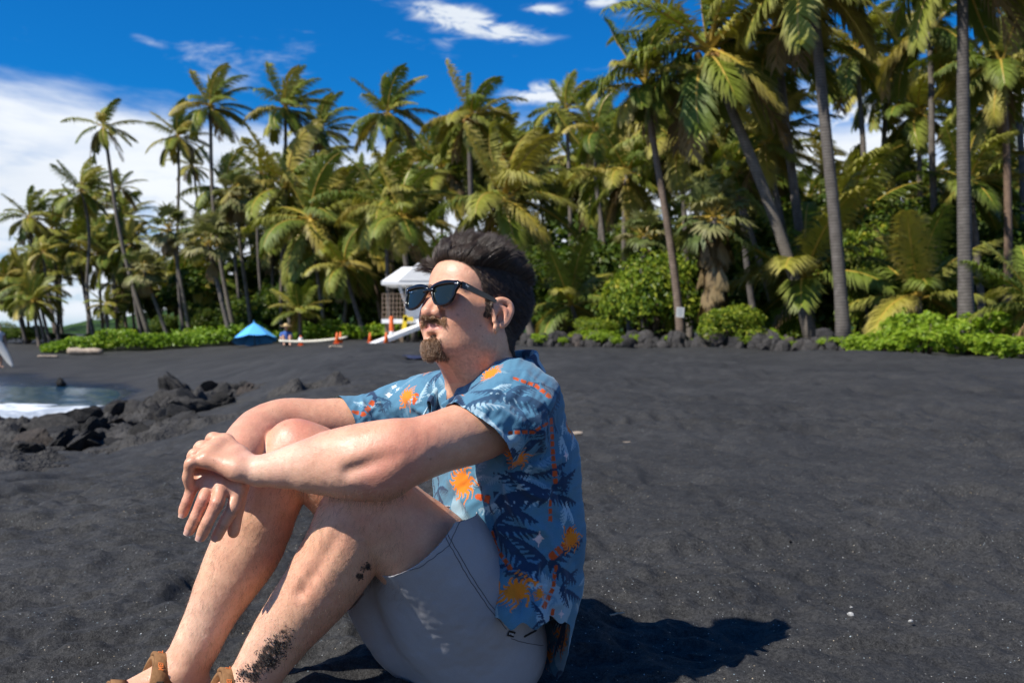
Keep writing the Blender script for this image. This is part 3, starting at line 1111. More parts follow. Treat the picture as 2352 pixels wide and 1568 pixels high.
def shrub_mesh(seed, n, size, mat, lumps=7, flat=0.75, rosette=False, aspect=0.55):
    """foliage of a unit shrub: half-width 1, height 2*flat, standing on z = 0"""
    rg = np.random.default_rng(seed)
    cs, rs = [np.array((0, 0, flat * 0.9))], [np.array((0.68, 0.68, flat * 0.8))]
    for i in range(lumps):
        a = i * 2.4 + rg.uniform(-.5, .5)
        q = rg.uniform(0.35, 0.72)
        cs.append(np.array((math.cos(a) * q, math.sin(a) * q, flat * rg.uniform(0.35, 1.45))))
        k = rg.uniform(0.26, 0.44)
        rs.append(np.array((k, k, k * rg.uniform(0.7, 0.95))))
    pr = np.array([r.prod() ** (2 / 3) for r in rs])
    w = rg.choice(len(cs), n, p=pr / pr.sum())
    D = rg.normal(size=(n, 3))
    D[:, 2] = np.abs(D[:, 2]) * 1.0 - 0.35
    D /= np.linalg.norm(D, axis=1)[:, None]
    q = rg.uniform(0.72, 1.06, n)
    Cn = np.array(cs)[w] + D * np.array(rs)[w] * q[:, None]
    ok = Cn[:, 2] > 0.02
    Cn, D, w, q = Cn[ok], D[ok], w[ok], q[ok]
    if rosette:
        k = 7
        m = len(Cn)
        ax = D + np.array((0, 0, 0.5))
        ax /= np.linalg.norm(ax, axis=1)[:, None]
        T = np.cross(ax, rg.normal(size=(m, 3)))
        T /= np.linalg.norm(T, axis=1)[:, None]
        S = np.cross(ax, T)
        Vs, Fs, sh = [], [], []
        for j in range(k):
            a = 2 * math.pi * j / k + rg.uniform(-.3, .3, m)
            o = T * np.cos(a)[:, None] + S * np.sin(a)[:, None]
            d = o * 0.8 + ax * rg.uniform(0.25, 0.75, m)[:, None]
            d /= np.linalg.norm(d, axis=1)[:, None]
            s2 = np.cross(d, ax)
            s2 /= np.linalg.norm(s2, axis=1)[:, None] + 1e-9
            ln = (size * rg.uniform(0.7, 1.25, m))[:, None]
            b0 = Cn
            md = Cn + d * ln * 0.62
            V = np.stack((b0, md + s2 * ln * 0.23, Cn + d * ln - ax * ln * 0.12, md - s2 * ln * 0.23), 1).reshape(-1, 3)
            i = np.arange(m) * 4 + j * m * 4
            Vs.append(V)
            Fs.append(np.concatenate((np.stack((i, i + 1, i + 2), 1), np.stack((i, i + 2, i + 3), 1))))
            sh.append(np.repeat(rg.beta(2, 2.2, m) * 0.6 + 0.4 * rg.random(m), 4))
        V, F, shade = np.concatenate(Vs), np.concatenate(Fs), np.concatenate(sh)
    else:
        V, F = leaf_cloud(Cn, D + rg.normal(0, 0.55, Cn.shape) + np.array((0, 0, 0.35)), size, rg, aspect)
        lump_tone = rg.uniform(-0.18, 0.18, len(cs))
        s = np.clip(rg.beta(2, 2.4, len(Cn)) + lump_tone[w], 0, 1)
        shade = np.repeat(s, 4)
    me = mesh_np('foliage', V, F, [mat], smooth=False)
    a = me.attributes.new('shade', 'FLOAT', 'POINT')
    a.data.foreach_set('value', shade.astype(np.float32))
    return me


def stem_mesh(seed, h=1.0, n=6):
    rg = np.random.default_rng(seed)
    mb = MB()
    for i in range(n):
        a = rg.uniform(0, 6.28)
        e = np.array((math.cos(a) * rg.uniform(.2, .6), math.sin(a) * rg.uniform(.2, .6), h * rg.uniform(.7, 1.1)))
        m = e * 0.5 + np.array((0, 0, 0.12))
        mb.tube([(0.05 * math.cos(a), 0.05 * math.sin(a), -0.05), m, e], (0.035, 0.025, 0.01), 5)
    return mb.mesh('stem', M_STEM, True)


def shrub(name, label, cat, me, st, x, d, w_px, h_px, group=None, z=None, flat=0.75, y_off=0.0):
    bx = (x - 1176) / FP * d
    bz = float(ground(bx, d)) if z is None else z
    t = thing(name, label, cat, (bx, d, bz - 0.05 + y_off), group=group)
    s = w_px * d / FP / 2
    sz = h_px * d / FP / (2 * flat)
    rz = (x * 7.13) % 6.28
    f = link('foliage', me, t, rot=(0, 0, rz), scale=(s, s, sz))
    g = link('stem', st, t, rot=(0, 0, rz), scale=(s, s, sz))
    return t


def build_shrubs():
    big = [shrub_mesh(40 + i, 5200, 0.085, M_SHRUB, 9) for i in range(2)]
    deep = [shrub_mesh(50 + i, 3600, 0.11, M_DEEP, 9, 0.9) for i in range(4)]
    nau = [shrub_mesh(60 + i, 620, 0.11, M_NAU, 9, 0.5, rosette=True) for i in range(3)]
    st = [stem_mesh(3), stem_mesh(4)]
    shrub('round_bush', 'large round bush with glossy yellow green leaves behind the trunk with the notice', 'bush', big[0], st[0], 1500, 29.5, 270, 265)
    shrub('round_bush', 'lower bush with yellow green leaves at the foot of the skirted fan palm', 'bush', big[1], st[1], 1690, 25.9, 190, 120)
    shrub('round_bush', 'bush low behind the two dark trunks of the clump', 'bush', big[0], st[1], 1815, 27.5, 170, 120)
    shrub('round_bush', 'small bright bush right of the man at the foot of the round one', 'bush', big[1], st[0], 1370, 31, 130, 80)
    shrub('round_bush', 'dark leaved bush in shade left of the stout upright trunk', 'bush', big[0], st[0], 2130, 26.5, 250, 280)
    shrub('round_bush', 'leafy tree crown in the grove right of the leaning trunk, high on its stems', 'bush', big[1], st[0], 2010, 33, 240, 330)
    g = 'undergrowth trees filling the grove'
    rg = np.random.default_rng(8)
    n = 34
    for i in range(n):
        x = 545 + (2480 - 545) * (i + rg.uniform(-.3, .3)) / (n - 1)
        d = np.interp(x, [560, 900, 1230, 1700, 2350], [56, 52, 44, 36, 31]) + rg.uniform(0, 7)
        h = rg.uniform(4.2, 6.8) * np.interp(x, [560, 700, 1000], [0.55, 0.7, 1])
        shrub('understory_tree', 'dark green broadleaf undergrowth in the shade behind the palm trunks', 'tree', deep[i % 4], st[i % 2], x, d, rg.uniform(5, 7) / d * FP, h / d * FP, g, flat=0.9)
    for i in range(14):
        x = 560 + 1900 * (i + rg.uniform(-.3, .3)) / 13.0
        d = np.interp(x, [560, 900, 1230, 1700, 2350], [66, 64, 56, 50, 44])
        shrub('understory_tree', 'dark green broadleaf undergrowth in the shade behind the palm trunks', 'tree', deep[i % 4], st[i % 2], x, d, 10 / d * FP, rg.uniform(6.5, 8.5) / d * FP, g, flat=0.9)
    for i, (x, w, h) in enumerate(((375, 90, 80), (455, 90, 105), (540, 100, 140), (300, 80, 45), (240, 80, 38), (60, 110, 50), (10, 90, 60), (130, 80, 30))):
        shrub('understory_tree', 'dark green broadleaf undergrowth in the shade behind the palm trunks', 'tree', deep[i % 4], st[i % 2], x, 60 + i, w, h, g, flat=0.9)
    # bright low shrubs spilling over the rocks at the right
    labs = ['bright low shrub at the left end of the green bank on the right', 'mounded bright shrub on top of the green bank', 'bright shrub creeping onto the sand at the right',
            'largest bright shrub of the bank under the stout trunk', 'bright leafed shrub at the right edge of the sand', 'bright shrub at the back of the bank by the right edge',
            'low bright shrub in front of the dark ringed trunk', 'bright shrub spilling over the last rocks']
    for i, (x, d, w, h) in enumerate(((1985, 21.5, 130, 50), (2085, 21.6, 190, 105), (2130, 19.6, 190, 70), (2230, 20.6, 210, 100), (2320, 18.4, 190, 62), (2350, 20.8, 170, 90), (1925, 23, 95, 36), (2030, 20.3, 120, 48))):
        shrub('naupaka_shrub', labs[i], 'shrub', nau[i % 3], st[i % 2], x, d, w, h, 'bright shrubs along the right bank', flat=0.5)
    # fresh green patches along the rock row
    for i, (x, d, w, h, l) in enumerate(((1390, 29.9, 110, 42, 'fresh light green patch of plants above the rocks right of the man'), (1270, 31.2, 110, 34, 'fresh green plants above the rocks next to the neck of the man'),
                                         (1450, 29.2, 60, 34, 'small green plant in front of the round bush'), (1750, 26, 90, 50, 'small green bush between the leaning trunk and the fan clump'),
                                         (1490, 28.9, 60, 30, 'small leafy plant left of the golden palm'))):
        shrub('beach_plant', l, 'plant', nau[i % 3], st[i % 2], x, d, w, h, 'fresh plants above the rock row', flat=0.5)
    rg = np.random.default_rng(31)
    for i in range(13):
        x = 1225 + 740 * (i + rg.uniform(-.4, .4)) / 12
        d = np.interp(x, [1205, 1500, 1750, 1975], [29.6, 27.2, 24.6, 21.6]) + rg.uniform(.2, .7)
        shrub('beach_plant', 'small green plant growing out between the stones of the rock row', 'plant', nau[i % 3], st[i % 2], x, d, rg.uniform(30, 75), rg.uniform(16, 30), 'small plants in the rock row', flat=0.5, y_off=.12)
    # the long green berm at the left: creeping vines nobody could count
    rg = np.random.default_rng(77)
    n = 15000
    u = rg.random(n)
    x = 95 + (960 - 95) * u
    d = np.interp(x, [95, 600, 960], [50.5, 48.5, 44]) + rg.random(n) ** 1.3 * 6.5
    X = (x - 1176) / FP * d
    P = np.stack((X, d, 0 * X), 1)
    hh = 1.6 * (0.30 + 0.30 * vnoise(P, 0.45, 4) + .12 * vnoise(P, 1.6, 5)) * np.interp(x, [95, 160, 900, 960], [.4, 1, 1.1, .8])
    Z = ground(X, d) + np.maximum(hh, 0.03) * rg.uniform(0.25, 1.0, n) + 0.05
    Cn = np.stack((X, d, Z), 1)
    V, F = leaf_cloud(Cn, rg.normal(0, 0.6, Cn.shape) + np.array((0, -0.3, 0.9)), 0.24, rg, 0.7)
    me = mesh_np('beach_vines', V, F, [M_VINE], smooth=False)
    a = me.attributes.new('shade', 'FLOAT', 'POINT')
    a.data.foreach_set('value', np.repeat(np.clip(rg.beta(2, 2.2, n) + 0.35 * vnoise(P, 0.6, 9), 0, 1), 4).astype(np.float32))
    tag(link('beach_vines', me), 'bright green creeping vines on the berm at the left', 'vines', kind='stuff')


build_palms()
build_shrubs()
# ---------------------------------------------------------------- the sitting man
class Sdf:
    """signed distance shapes joined smoothly on a voxel grid, then meshed with surface nets"""

    def __init__(s):
        s.items = []

    def _put(s, lo, hi, fn, k, op):
        s.items.append((np.asarray(lo, float), np.asarray(hi, float), fn, k, op))

    def cap(s, a, b, r1, r2, k=0.01, u=None, f=1.0, op='+'):
        a, b = np.asarray(a, float), np.asarray(b, float)
        ba = b - a
        l2 = float(ba @ ba) + 1e-12
        R = max(r1, r2)
        uu = None if u is None else np.asarray(u, float) / np.linalg.norm(u)

        def fn(X, Y, Z):
            x, y, z = X - a[0], Y - a[1], Z - a[2]
            t = np.clip((x * ba[0] + y * ba[1] + z * ba[2]) / l2, 0, 1)
            x, y, z = x - t * ba[0], y - t * ba[1], z - t * ba[2]
            q = x * x + y * y + z * z
            if uu is not None:
                w = x * uu[0] + y * uu[1] + z * uu[2]
                q = q + (1 / (f * f) - 1) * w * w
            return np.sqrt(q) - (r1 + (r2 - r1) * t)
        m = R + k + 0.012
        s._put(np.minimum(a, b) - m, np.maximum(a, b) + m, fn, k, op)
        return s

    def ell(s, c, r, R=None, k=0.01, op='+'):
        c, r = np.asarray(c, float), np.asarray(r, float)
        R = np.eye(3) if R is None else np.asarray(R, float)      # columns are the axes

        def fn(X, Y, Z):
            x, y, z = X - c[0], Y - c[1], Z - c[2]
            k0 = k1 = 0
            for i in range(3):
                q = (x * R[0, i] + y * R[1, i] + z * R[2, i]) / r[i]
                k0 = k0 + q * q
                k1 = k1 + (q / r[i]) ** 2
            k0 = np.sqrt(k0)
            k1 = np.sqrt(k1)
            return k0 * (k0 - 1.0) / (k1 + 1e-6)
        m = np.abs(R) @ r + k + 0.012
        s._put(c - m, c + m, fn, k, op)
        return s

    def chain(s, pts, rads, k=0.012, n=4, u=None, f=1.0, kin=0.006):
        """tube through the points, smoothed; joined to what is there with k, inside itself with kin"""
        pts = np.asarray(pts, float)
        rads = np.asarray(rads, float)
        m = len(pts)
        if m > 2 and n > 1:
            P, Rr = [], []
            for i in range(m - 1):
                p0, p1, p2, p3 = pts[max(i - 1, 0)], pts[i], pts[i + 1], pts[min(i + 2, m - 1)]
                q0, q1, q2, q3 = rads[max(i - 1, 0)], rads[i], rads[i + 1], rads[min(i + 2, m - 1)]
                for j in range(n):
                    t = j / n
                    P.append(0.5 * (2 * p1 + (p2 - p0) * t + (2 * p0 - 5 * p1 + 4 * p2 - p3) * t * t + (3 * p1 - p0 - 3 * p2 + p3) * t ** 3))
                    Rr.append(0.5 * (2 * q1 + (q2 - q0) * t + (2 * q0 - 5 * q1 + 4 * q2 - q3) * t * t + (3 * q1 - q0 - 3 * q2 + q3) * t ** 3))
            P.append(pts[-1])
            Rr.append(rads[-1])
            pts, rads = np.array(P), np.array(Rr)
        g = Sdf()
        for i in range(len(pts) - 1):
            g.cap(pts[i], pts[i + 1], rads[i], rads[i + 1], kin, u, f)
        s.group(g, k)
        return s

    def group(s, g, k):
        """a finished set of shapes joined to the rest with one blend"""
        lo = np.min([i[0] for i in g.items], 0) - k
        hi = np.max([i[1] for i in g.items], 0) + k
        s.items.append((lo, hi, g, k, 'g'))

    def loft(s, st, fdir, ldir, k=0.02):
        """stack of ellipses; st rows: z, cx, cy, a (along fdir), b (along ldir)"""
        st = np.array(sorted(st, key=lambda r: r[0]), float)

        def fn(X, Y, Z):
            zc = np.clip(Z, st[0, 0], st[-1, 0])
            cx, cy, a, b = [np.interp(zc, st[:, 0], st[:, i]) for i in (1, 2, 3, 4)]
            x, y = X - cx, Y - cy
            p = (x * fdir[0] + y * fdir[1]) / a
            q = (x * ldir[0] + y * ldir[1]) / b
            rho = (np.abs(p) ** 2.3 + np.abs(q) ** 2.3) ** (1 / 2.3)
            d = (rho - 1) * np.minimum(a, b)
            cap = np.maximum(Z - st[-1, 0], st[0, 0] - Z)
            return np.maximum(d, cap)
        m = 0.3
        lo = np.array((st[:, 1].min() - m, st[:, 2].min() - m, st[0, 0] - 0.05))
        hi = np.array((st[:, 1].max() + m, st[:, 2].max() + m, st[-1, 0] + 0.05))
        s._put(lo, hi, fn, k, '+')
        return s

    def fill(s, D, ax, h, lo0):
        n = [len(a) for a in ax]
        for lo, hi, fn, k, op in s.items:
            i0 = [max(0, int(math.floor((lo[i] - lo0[i]) / h))) for i in range(3)]
            i1 = [min(n[i], int(math.ceil((hi[i] - lo0[i]) / h)) + 1) for i in range(3)]
            if any(i1[i] <= i0[i] for i in range(3)):
                continue
            sl = tuple(slice(i0[i], i1[i]) for i in range(3))
            sub = [ax[i][sl[i]] for i in range(3)]
            if op == 'g':
                d = np.full([len(q) for q in sub], 0.06, np.float32)
                fn.fill(d, sub, h, np.array([q[0] for q in sub]))
            else:
                d = fn(sub[0][:, None, None], sub[1][None, :, None], sub[2][None, None, :]).astype(np.float32)
            A = D[sl]
            if op == '-':
                d = -d
                hh = np.maximum(k - np.abs(A - d), 0) / k
                D[sl] = np.maximum(A, d) + hh * hh * k * 0.25
            else:
                hh = np.maximum(k - np.abs(A - d), 0) / k
                D[sl] = np.minimum(A, d) - hh * hh * k * 0.25

    def mesh(s, lo, hi, h):
        lo = np.asarray(lo, float)
        ax = [np.arange(lo[i], hi[i], h).astype(np.float32) for i in range(3)]
        D = np.full([len(a) for a in ax], 0.06, np.float32)
        s.fill(D, ax, h, lo)
        return surface_nets(D, lo, h)


def surface_nets(D, lo, h):
    S = D < 0
    nx, ny, nz = D.shape
    cnt = np.zeros((nx - 1, ny - 1, nz - 1), np.uint8)
    for a in (0, 1):
        for b in (0, 1):
            for c in (0, 1):
                cnt += S[a:nx - 1 + a, b:ny - 1 + b, c:nz - 1 + c]
    act = np.flatnonzero((cnt > 0) & (cnt < 8))
    del cnt
    cy, cz = ny - 1, nz - 1
    ci, cj, ck = act // (cy * cz), (act // cz) % cy, act % cz
    val = np.empty((len(act), 8), np.float32)
    offs = [(a, b, c) for a in (0, 1) for b in (0, 1) for c in (0, 1)]
    for q, (a, b, c) in enumerate(offs):
        val[:, q] = D[ci + a, cj + b, ck + c]
    acc = np.zeros((len(act), 3), np.float64)
    num = np.zeros(len(act))
    for p in range(8):
        for q in range(p + 1, 8):
            df = [offs[q][i] - offs[p][i] for i in range(3)]
            if sum(abs(v) for v in df) != 1:
                continue
            va, vb = val[:, p], val[:, q]
            cr = (va < 0) != (vb < 0)
            t = np.where(cr, va / np.where(cr, va - vb, 1), 0)
            for i in range(3):
                acc[:, i] += np.where(cr, offs[p][i] + t * df[i], 0)
            num += cr
    V = (np.stack((ci, cj, ck), 1) + acc / num[:, None]) * h + lo

    def cid(i, j, k):
        return np.searchsorted(act, (i * cy + j) * cz + k)
    quads = []
    for axis_ in range(3):
        sl0 = [slice(None)] * 3
        sl1 = [slice(None)] * 3
        sl0[axis_] = slice(0, -1)
        sl1[axis_] = slice(1, None)
        e = np.argwhere(S[tuple(sl0)] != S[tuple(sl1)])
        o1, o2 = (axis_ + 1) % 3, (axis_ + 2) % 3
        ok = (e[:, o1] > 0) & (e[:, o2] > 0) & (e[:, o1] < D.shape[o1] - 1) & (e[:, o2] < D.shape[o2] - 1)
        e = e[ok]
        ins = S[e[:, 0], e[:, 1], e[:, 2]]
        q = []
        for d1, d2 in ((1, 1), (0, 1), (0, 0), (1, 0)):
            c = e.copy()
            c[:, o1] -= d1
            c[:, o2] -= d2
            q.append(cid(c[:, 0], c[:, 1], c[:, 2]))
        q = np.stack(q, 1)
        q[~ins] = q[~ins][:, ::-1]
        quads.append(q)
    return V, np.concatenate(quads)


def vnormals(V, F):
    n = np.zeros_like(V)
    a = V[F[:, 2]] - V[F[:, 0]]
    b = V[F[:, 3 if F.shape[1] == 4 else 1]] - V[F[:, 1 if F.shape[1] == 4 else 0]]
    fn = np.cross(a, b) if F.shape[1] == 4 else np.cross(b, a)
    for i in range(F.shape[1]):
        for c in range(3):
            n[:, c] += np.bincount(F[:, i], fn[:, c], len(V))
    return n / (np.linalg.norm(n, axis=1)[:, None] + 1e-12)


def seg_dist2(u, v, pts):
    """distance in the plane from (u, v) to a poly-line, with arc position 0..1"""
    best = np.full(len(u), 1e9)
    arc = np.zeros(len(u))
    pts = np.asarray(pts, float)
    L = np.concatenate(([0], np.cumsum(np.linalg.norm(np.diff(pts, axis=0), axis=1))))
    for i in range(len(pts) - 1):
        a, d = pts[i], pts[i + 1] - pts[i]
        t = np.clip(((u - a[0]) * d[0] + (v - a[1]) * d[1]) / (d @ d), 0, 1)
        q = np.hypot(u - a[0] - t * d[0], v - a[1] - t * d[1])
        m = q < best
        best = np.where(m, q, best)
        arc = np.where(m, L[i] + t * (L[i + 1] - L[i]), arc)
    return best, arc / L[-1], L[-1]


def to_px(V):
    return 1176 + V[:, 0] / V[:, 1] * FP, 755 - (V[:, 2] - CAM_Z) / V[:, 1] * FP


YAW = math.radians(30)
FWD = np.array((-math.cos(YAW), -math.sin(YAW), 0.0))       # way the chest faces
LFT = np.array((math.sin(YAW), -math.cos(YAW), 0.0))        # his left, towards the camera

# ---- head frame
HY, HP, HR = math.radians(44), math.radians(11.5), math.radians(4)
HS = 1.02
HO = W(1087, 726, 1.955)
hf = np.array((-math.cos(HY) * math.cos(HP), -math.sin(HY) * math.cos(HP), math.sin(HP)))
hl = np.array((math.sin(HY), -math.cos(HY), 0.0))
hu = np.cross(hf, hl)
hl, hu = hl * math.cos(HR) + hu * math.sin(HR), hu * math.cos(HR) - hl * math.sin(HR)
HM = np.stack((hf, hl, hu), 1)


def H(x, y, z):
    return HO + HM @ (np.array((x, y, z)) * HS)


def h_local(V):
    return ((V - HO) @ HM) / HS


def HRot(yaw=0, pitch=0, roll=0):
    """rotation inside the head frame, as world axes"""
    return HM @ np.array(Matrix.Rotation(yaw, 3, 'Z') @ Matrix.Rotation(pitch, 3, 'Y') @ Matrix.Rotation(roll, 3, 'X'))


def head(B):
    def e(c, r, k=0.012, op='+', **rot):
        B.ell(H(*c), np.array(r) * HS, HRot(**rot), k, op)

    def c(a, b, r1, r2, k=0.01, op='+', u=None, f=1.0):
        B.cap(H(*a), H(*b), r1 * HS, r2 * HS, k, None if u is None else HM @ np.array(u), f, op)
    e((-0.011, 0, 0.052), (0.102, 0.077, 0.080))
    e((-0.050, 0, 0.020), (0.066, 0.066, 0.060), 0.02)
    e((0.046, 0, 0.052), (0.048, 0.061, 0.054), 0.02)                 # forehead
    e((0.040, 0, -0.024), (0.050, 0.058, 0.064), 0.02)                # face
    e((0.060, 0, -0.006), (0.035, 0.051, 0.042), 0.015)
    for s in (1, -1):
        c((0.068, s * 0.044, 0.004), (0.030, s * 0.062, 0.006), 0.0175, 0.012, 0.024)     # cheek bone
        e((0.0745, s * 0.036, -0.021), (0.021, 0.021, 0.022), 0.018)                        # cheek pulled up by the smile
        e((0.030, s * 0.036, -0.040), (0.050, 0.028, 0.046), 0.022)                        # flat of the cheek and jaw
        c((0.000, s * 0.050, -0.046), (0.072, s * 0.016, -0.076), 0.019, 0.017, 0.026)    # jaw line
        c((0.088, s * 0.008, 0.030), (0.075, s * 0.043, 0.032), 0.011, 0.009, 0.014)      # brow
        e((0.094, s * 0.028, 0.012), (0.016, 0.017, 0.012), 0.012, '-')                    # eye socket
        e((0.078, s * 0.030, 0.012), (0.012, 0.013, 0.012), 0.004)                         # eyeball with lid
    e((0.081, 0, -0.075), (0.019, 0.024, 0.017), 0.016)               # chin
    e((0.076, 0, -0.043), (0.023, 0.034, 0.034), 0.018)               # muzzle
    # nose
    c((0.091, 0, 0.026), (0.104, 0, 0.000), 0.0085, 0.0095, 0.010)
    c((0.104, 0, 0.000), (0.1125, 0, -0.0150), 0.0095, 0.0124, 0.006)
    for s in (1, -1):
        e((0.101, s * 0.0145, -0.0175), (0.0130, 0.0090, 0.0098), 0.006)
        c((0.098, s * 0.010, 0.005), (0.099, s * 0.014, -0.012), 0.008, 0.008, 0.008)
        e((0.104, s * 0.0075, -0.0275), (0.0065, 0.0038, 0.0045), 0.003, '-', yaw=s * 0.3)
    c((0.108, 0, -0.018), (0.099, 0, -0.028), 0.005, 0.006, 0.006)
    # mouth
    for s in (1, -1):
        c((0.0995, 0, -0.0385), (0.086, s * 0.026, -0.0395), 0.0062, 0.0035, 0.006)
        c((0.0980, 0, -0.0490), (0.085, s * 0.023, -0.0440), 0.0078, 0.0040, 0.006)
        c((0.1085, 0, -0.0436), (0.090, s * 0.026, -0.0400), 0.0021, 0.0009, 0.003, '-')
        c((0.096, s * 0.0215, -0.014), (0.086, s * 0.0355, -0.035), 0.0038, 0.0018, 0.008, '-')   # smile line
    e((0.098, 0, -0.0600), (0.007, 0.015, 0.004), 0.010, '-')
    # neck
    nb = W(1108, 905, 2.005)
    B.chain([H(-0.022, 0, -0.035), H(-0.016, 0, -0.085), nb + np.array((0, 0, 0.035)), nb - np.array((0, 0, 0.05))],
            [0.062, 0.061, 0.064, 0.080], 0.022, 3, kin=0.02)
    e((0.028, 0, -0.090), (0.034, 0.026, 0.020), 0.03)
    B.cap(H(0.012, 0.052, -0.070), W(1045, 905, 1.95), 0.012, 0.013, 0.022)   # sterno-mastoid
    # ears
    for s in (1, -1):
        def q(x, z, o=0.0):
            return H(0.010 + x * .93, s * (0.0775 - x * 0.42 + o), -0.007 + z * .93)
        R = HRot(yaw=s * 0.40)
        g = Sdf()
        g.ell(q(-0.006, 0.004, -0.002), np.array((0.0165, 0.0042, 0.0255)) * HS, R, 0.004)
        rim = [(0.009, 0.000), (0.0135, 0.013), (0.008, 0.0275), (-0.006, 0.0325), (-0.0195, 0.026), (-0.0235, 0.011), (-0.0185, -0.008), (-0.009, -0.021)]
        g.chain([q(x, z, 0.004) for x, z in rim], [0.0032, 0.0038, 0.0040, 0.0042, 0.0042, 0.0040, 0.0036, 0.0038], 0.004, 3)
        g.ell(q(0.000, -0.0255, 0.0005), np.array((0.0085, 0.0048, 0.0090)) * HS, R, 0.006)
        g.chain([q(0.000, 0.020, 0.003), q(-0.0115, 0.013, 0.0045), q(-0.0125, 0.000, 0.0045), q(-0.006, -0.0145, 0.004)], [0.0026, 0.0032, 0.0034, 0.0036], 0.004, 3)
        g.cap(q(0.0085, -0.004, 0.004), q(0.0075, -0.013, 0.004), 0.0042, 0.0042, 0.004)
        g.ell(q(-0.0015, -0.004, 0.0065), np.array((0.0072, 0.0065, 0.0098)) * HS, R, 0.004, '-')
        B.group(g, 0.005)


# left arm, right arm (picture x, y, depth, radius)
ARM_L = [(1190, 938, 1.875, .056), (1100, 985, 1.80, .055), (1000, 1018, 1.735, .0505), (930, 1042, 1.70, .0525), (880, 1054, 1.695, .057), (828, 1060, 1.70, .0575),
         (780, 1061, 1.71, .0510), (730, 1064, 1.718, .0435), (680, 1071, 1.727, .0345), (640, 1077, 1.735, .0275), (596, 1080, 1.745, .0240)]
ARM_R = [(935, 955, 2.15, .058), (830, 966, 2.11, .049), (720, 971, 2.07, .0465), (655, 972, 2.045, .0475), (606, 992, 2.005, .0500), (577, 1016, 1.95, .0465),
         (558, 1038, 1.895, .0405), (545, 1060, 1.85, .0325), (538, 1080, 1.815, .0270)]
LEG_L = [(1120, 1470, 2.00, .082), (1010, 1310, 1.87, .091), (905, 1205, 1.81, .074), (850, 1152, 1.79, .064), (812, 1188, 1.79, .062), (797, 1250, 1.80, .068), (735, 1345, 1.81, .064), (660, 1440, 1.82, .0535),
         (600, 1530, 1.83, .044), (575, 1582, 1.83, .040)]
LEG_R = [(1090, 1440, 2.07, .095), (920, 1240, 2.00, .088), (770, 1100, 1.95, .070), (692, 1040, 1.93, .060), (640, 1095, 1.925, .060), (573, 1245, 1.92, .0655), (530, 1325, 1.91, .056), (490, 1400, 1.905, .045),
         (452, 1480, 1.90, .041), (420, 1544, 1.90, .038)]
HAND_L = {'wrist': (592, 1081, 1.745),
          'index': [(520, 1014, 1.800), (488, 1006, 1.800), (474, 1033, 1.815), (477, 1058, 1.820)],
          'middle': [(502, 1027, 1.778), (461, 1027, 1.772), (450, 1058, 1.785), (455, 1083, 1.790)],
          'ring': [(489, 1040, 1.757), (446, 1044, 1.748), (438, 1076, 1.757), (444, 1099, 1.764)],
          'little': [(477, 1055, 1.738), (438, 1063, 1.728), (431, 1094, 1.735), (434, 1112, 1.741)]}
HAND_R = {'wrist': (538, 1082, 1.812),
          'index': [(550, 1116, 1.762), (534, 1168, 1.740), (512, 1205, 1.738), (497, 1233, 1.742)],
          'middle': [(511, 1111, 1.755), (498, 1156, 1.725), (474, 1204, 1.720), (461, 1233, 1.724)],
          'ring': [(484, 1104, 1.760), (466, 1149, 1.730), (446, 1195, 1.726), (434, 1220, 1.729)],
          'little': [(461, 1093, 1.768), (439, 1126, 1.748), (427, 1157, 1.742), (420, 1180, 1.742)]}
FR = {'index': (.0118, .0108, .0097, .0087), 'middle': (.0120, .0111, .0100, .0089), 'ring': (.0115, .0106, .0096, .0086), 'little': (.0106, .0094, .0086, .0077)}


def pts(rows):
    return np.array([W(x, y, d) for x, y, d, *_ in rows]), np.array([r[3] if len(r) > 3 else 0 for r in rows])


def hand(B, hd, thumb, heel, palm_r=0.0125):
    w = W(*hd['wrist'])
    g = Sdf()
    for f, rr in FR.items():
        p = np.array([W(*q) for q in hd[f]])
        g.cap(w + (p[0] - w) * 0.10, p[0], 0.0165, palm_r * (0.92 if f == 'little' else 1.0), 0.014)
    a = [W(*hd[f][0]) for f in ('index', 'middle', 'ring', 'little')]
    for i in range(3):
        g.cap(a[i], a[i + 1], 0.0118, 0.0118, 0.010)
        g.cap(w + (a[i] - w) * 0.55, w + (a[i + 1] - w) * 0.55, 0.013, 0.013, 0.012)
        q0 = [W(*hd[f][0]) * 0.62 + W(*hd[f][1]) * 0.38 for f in ('index', 'middle', 'ring', 'little')]
        g.cap(q0[i], q0[i + 1], 0.0072, 0.0072, 0.008)
        m0 = [W(*hd[f][0]) * 0.82 + W(*hd[f][1]) * 0.18 for f in ('index', 'middle', 'ring', 'little')]
        g.cap(m0[i], m0[i + 1], 0.0110, 0.0110, 0.008)
    for q in heel:
        g.cap(W(*q[0][:3]), W(*q[1][:3]), q[0][3], q[1][3], 0.014)
    for f, rr in FR.items():
        p = np.array([W(*q) for q in hd[f]])
        fg = Sdf()
        # knuckles a little thicker than the bones between them
        P = [p[0], p[0] * .5 + p[1] * .5, p[1], p[1] * .5 + p[2] * .5, p[2], p[2] * .4 + p[3] * .6, p[3]]
        R = [rr[0], (rr[0] + rr[1]) / 2 * 0.94, rr[1] * 1.03, (rr[1] + rr[2]) / 2 * 0.94, rr[2], rr[3] * 1.03, rr[3] * 0.93]
        fg.chain(P, R, 0.003, 3, kin=0.003)
        g.group(fg, 0.0045)
    if thumb:
        fg = Sdf()
        fg.chain([W(*q[:3]) for q in thumb], [q[3] for q in thumb], 0.004, 3, kin=0.004)
        g.group(fg, 0.006)
    B.group(g, 0.008)


TORSO = [(840, 1135, .070, .100), (880, 1135, .095, .150), (940, 1138, .115, .182), (1050, 1151, .126, .195), (1200, 1159, .128, .192), (1330, 1162, .128, .190), (1430, 1146, .122, .185), (1560, 1124, .112, .180)]


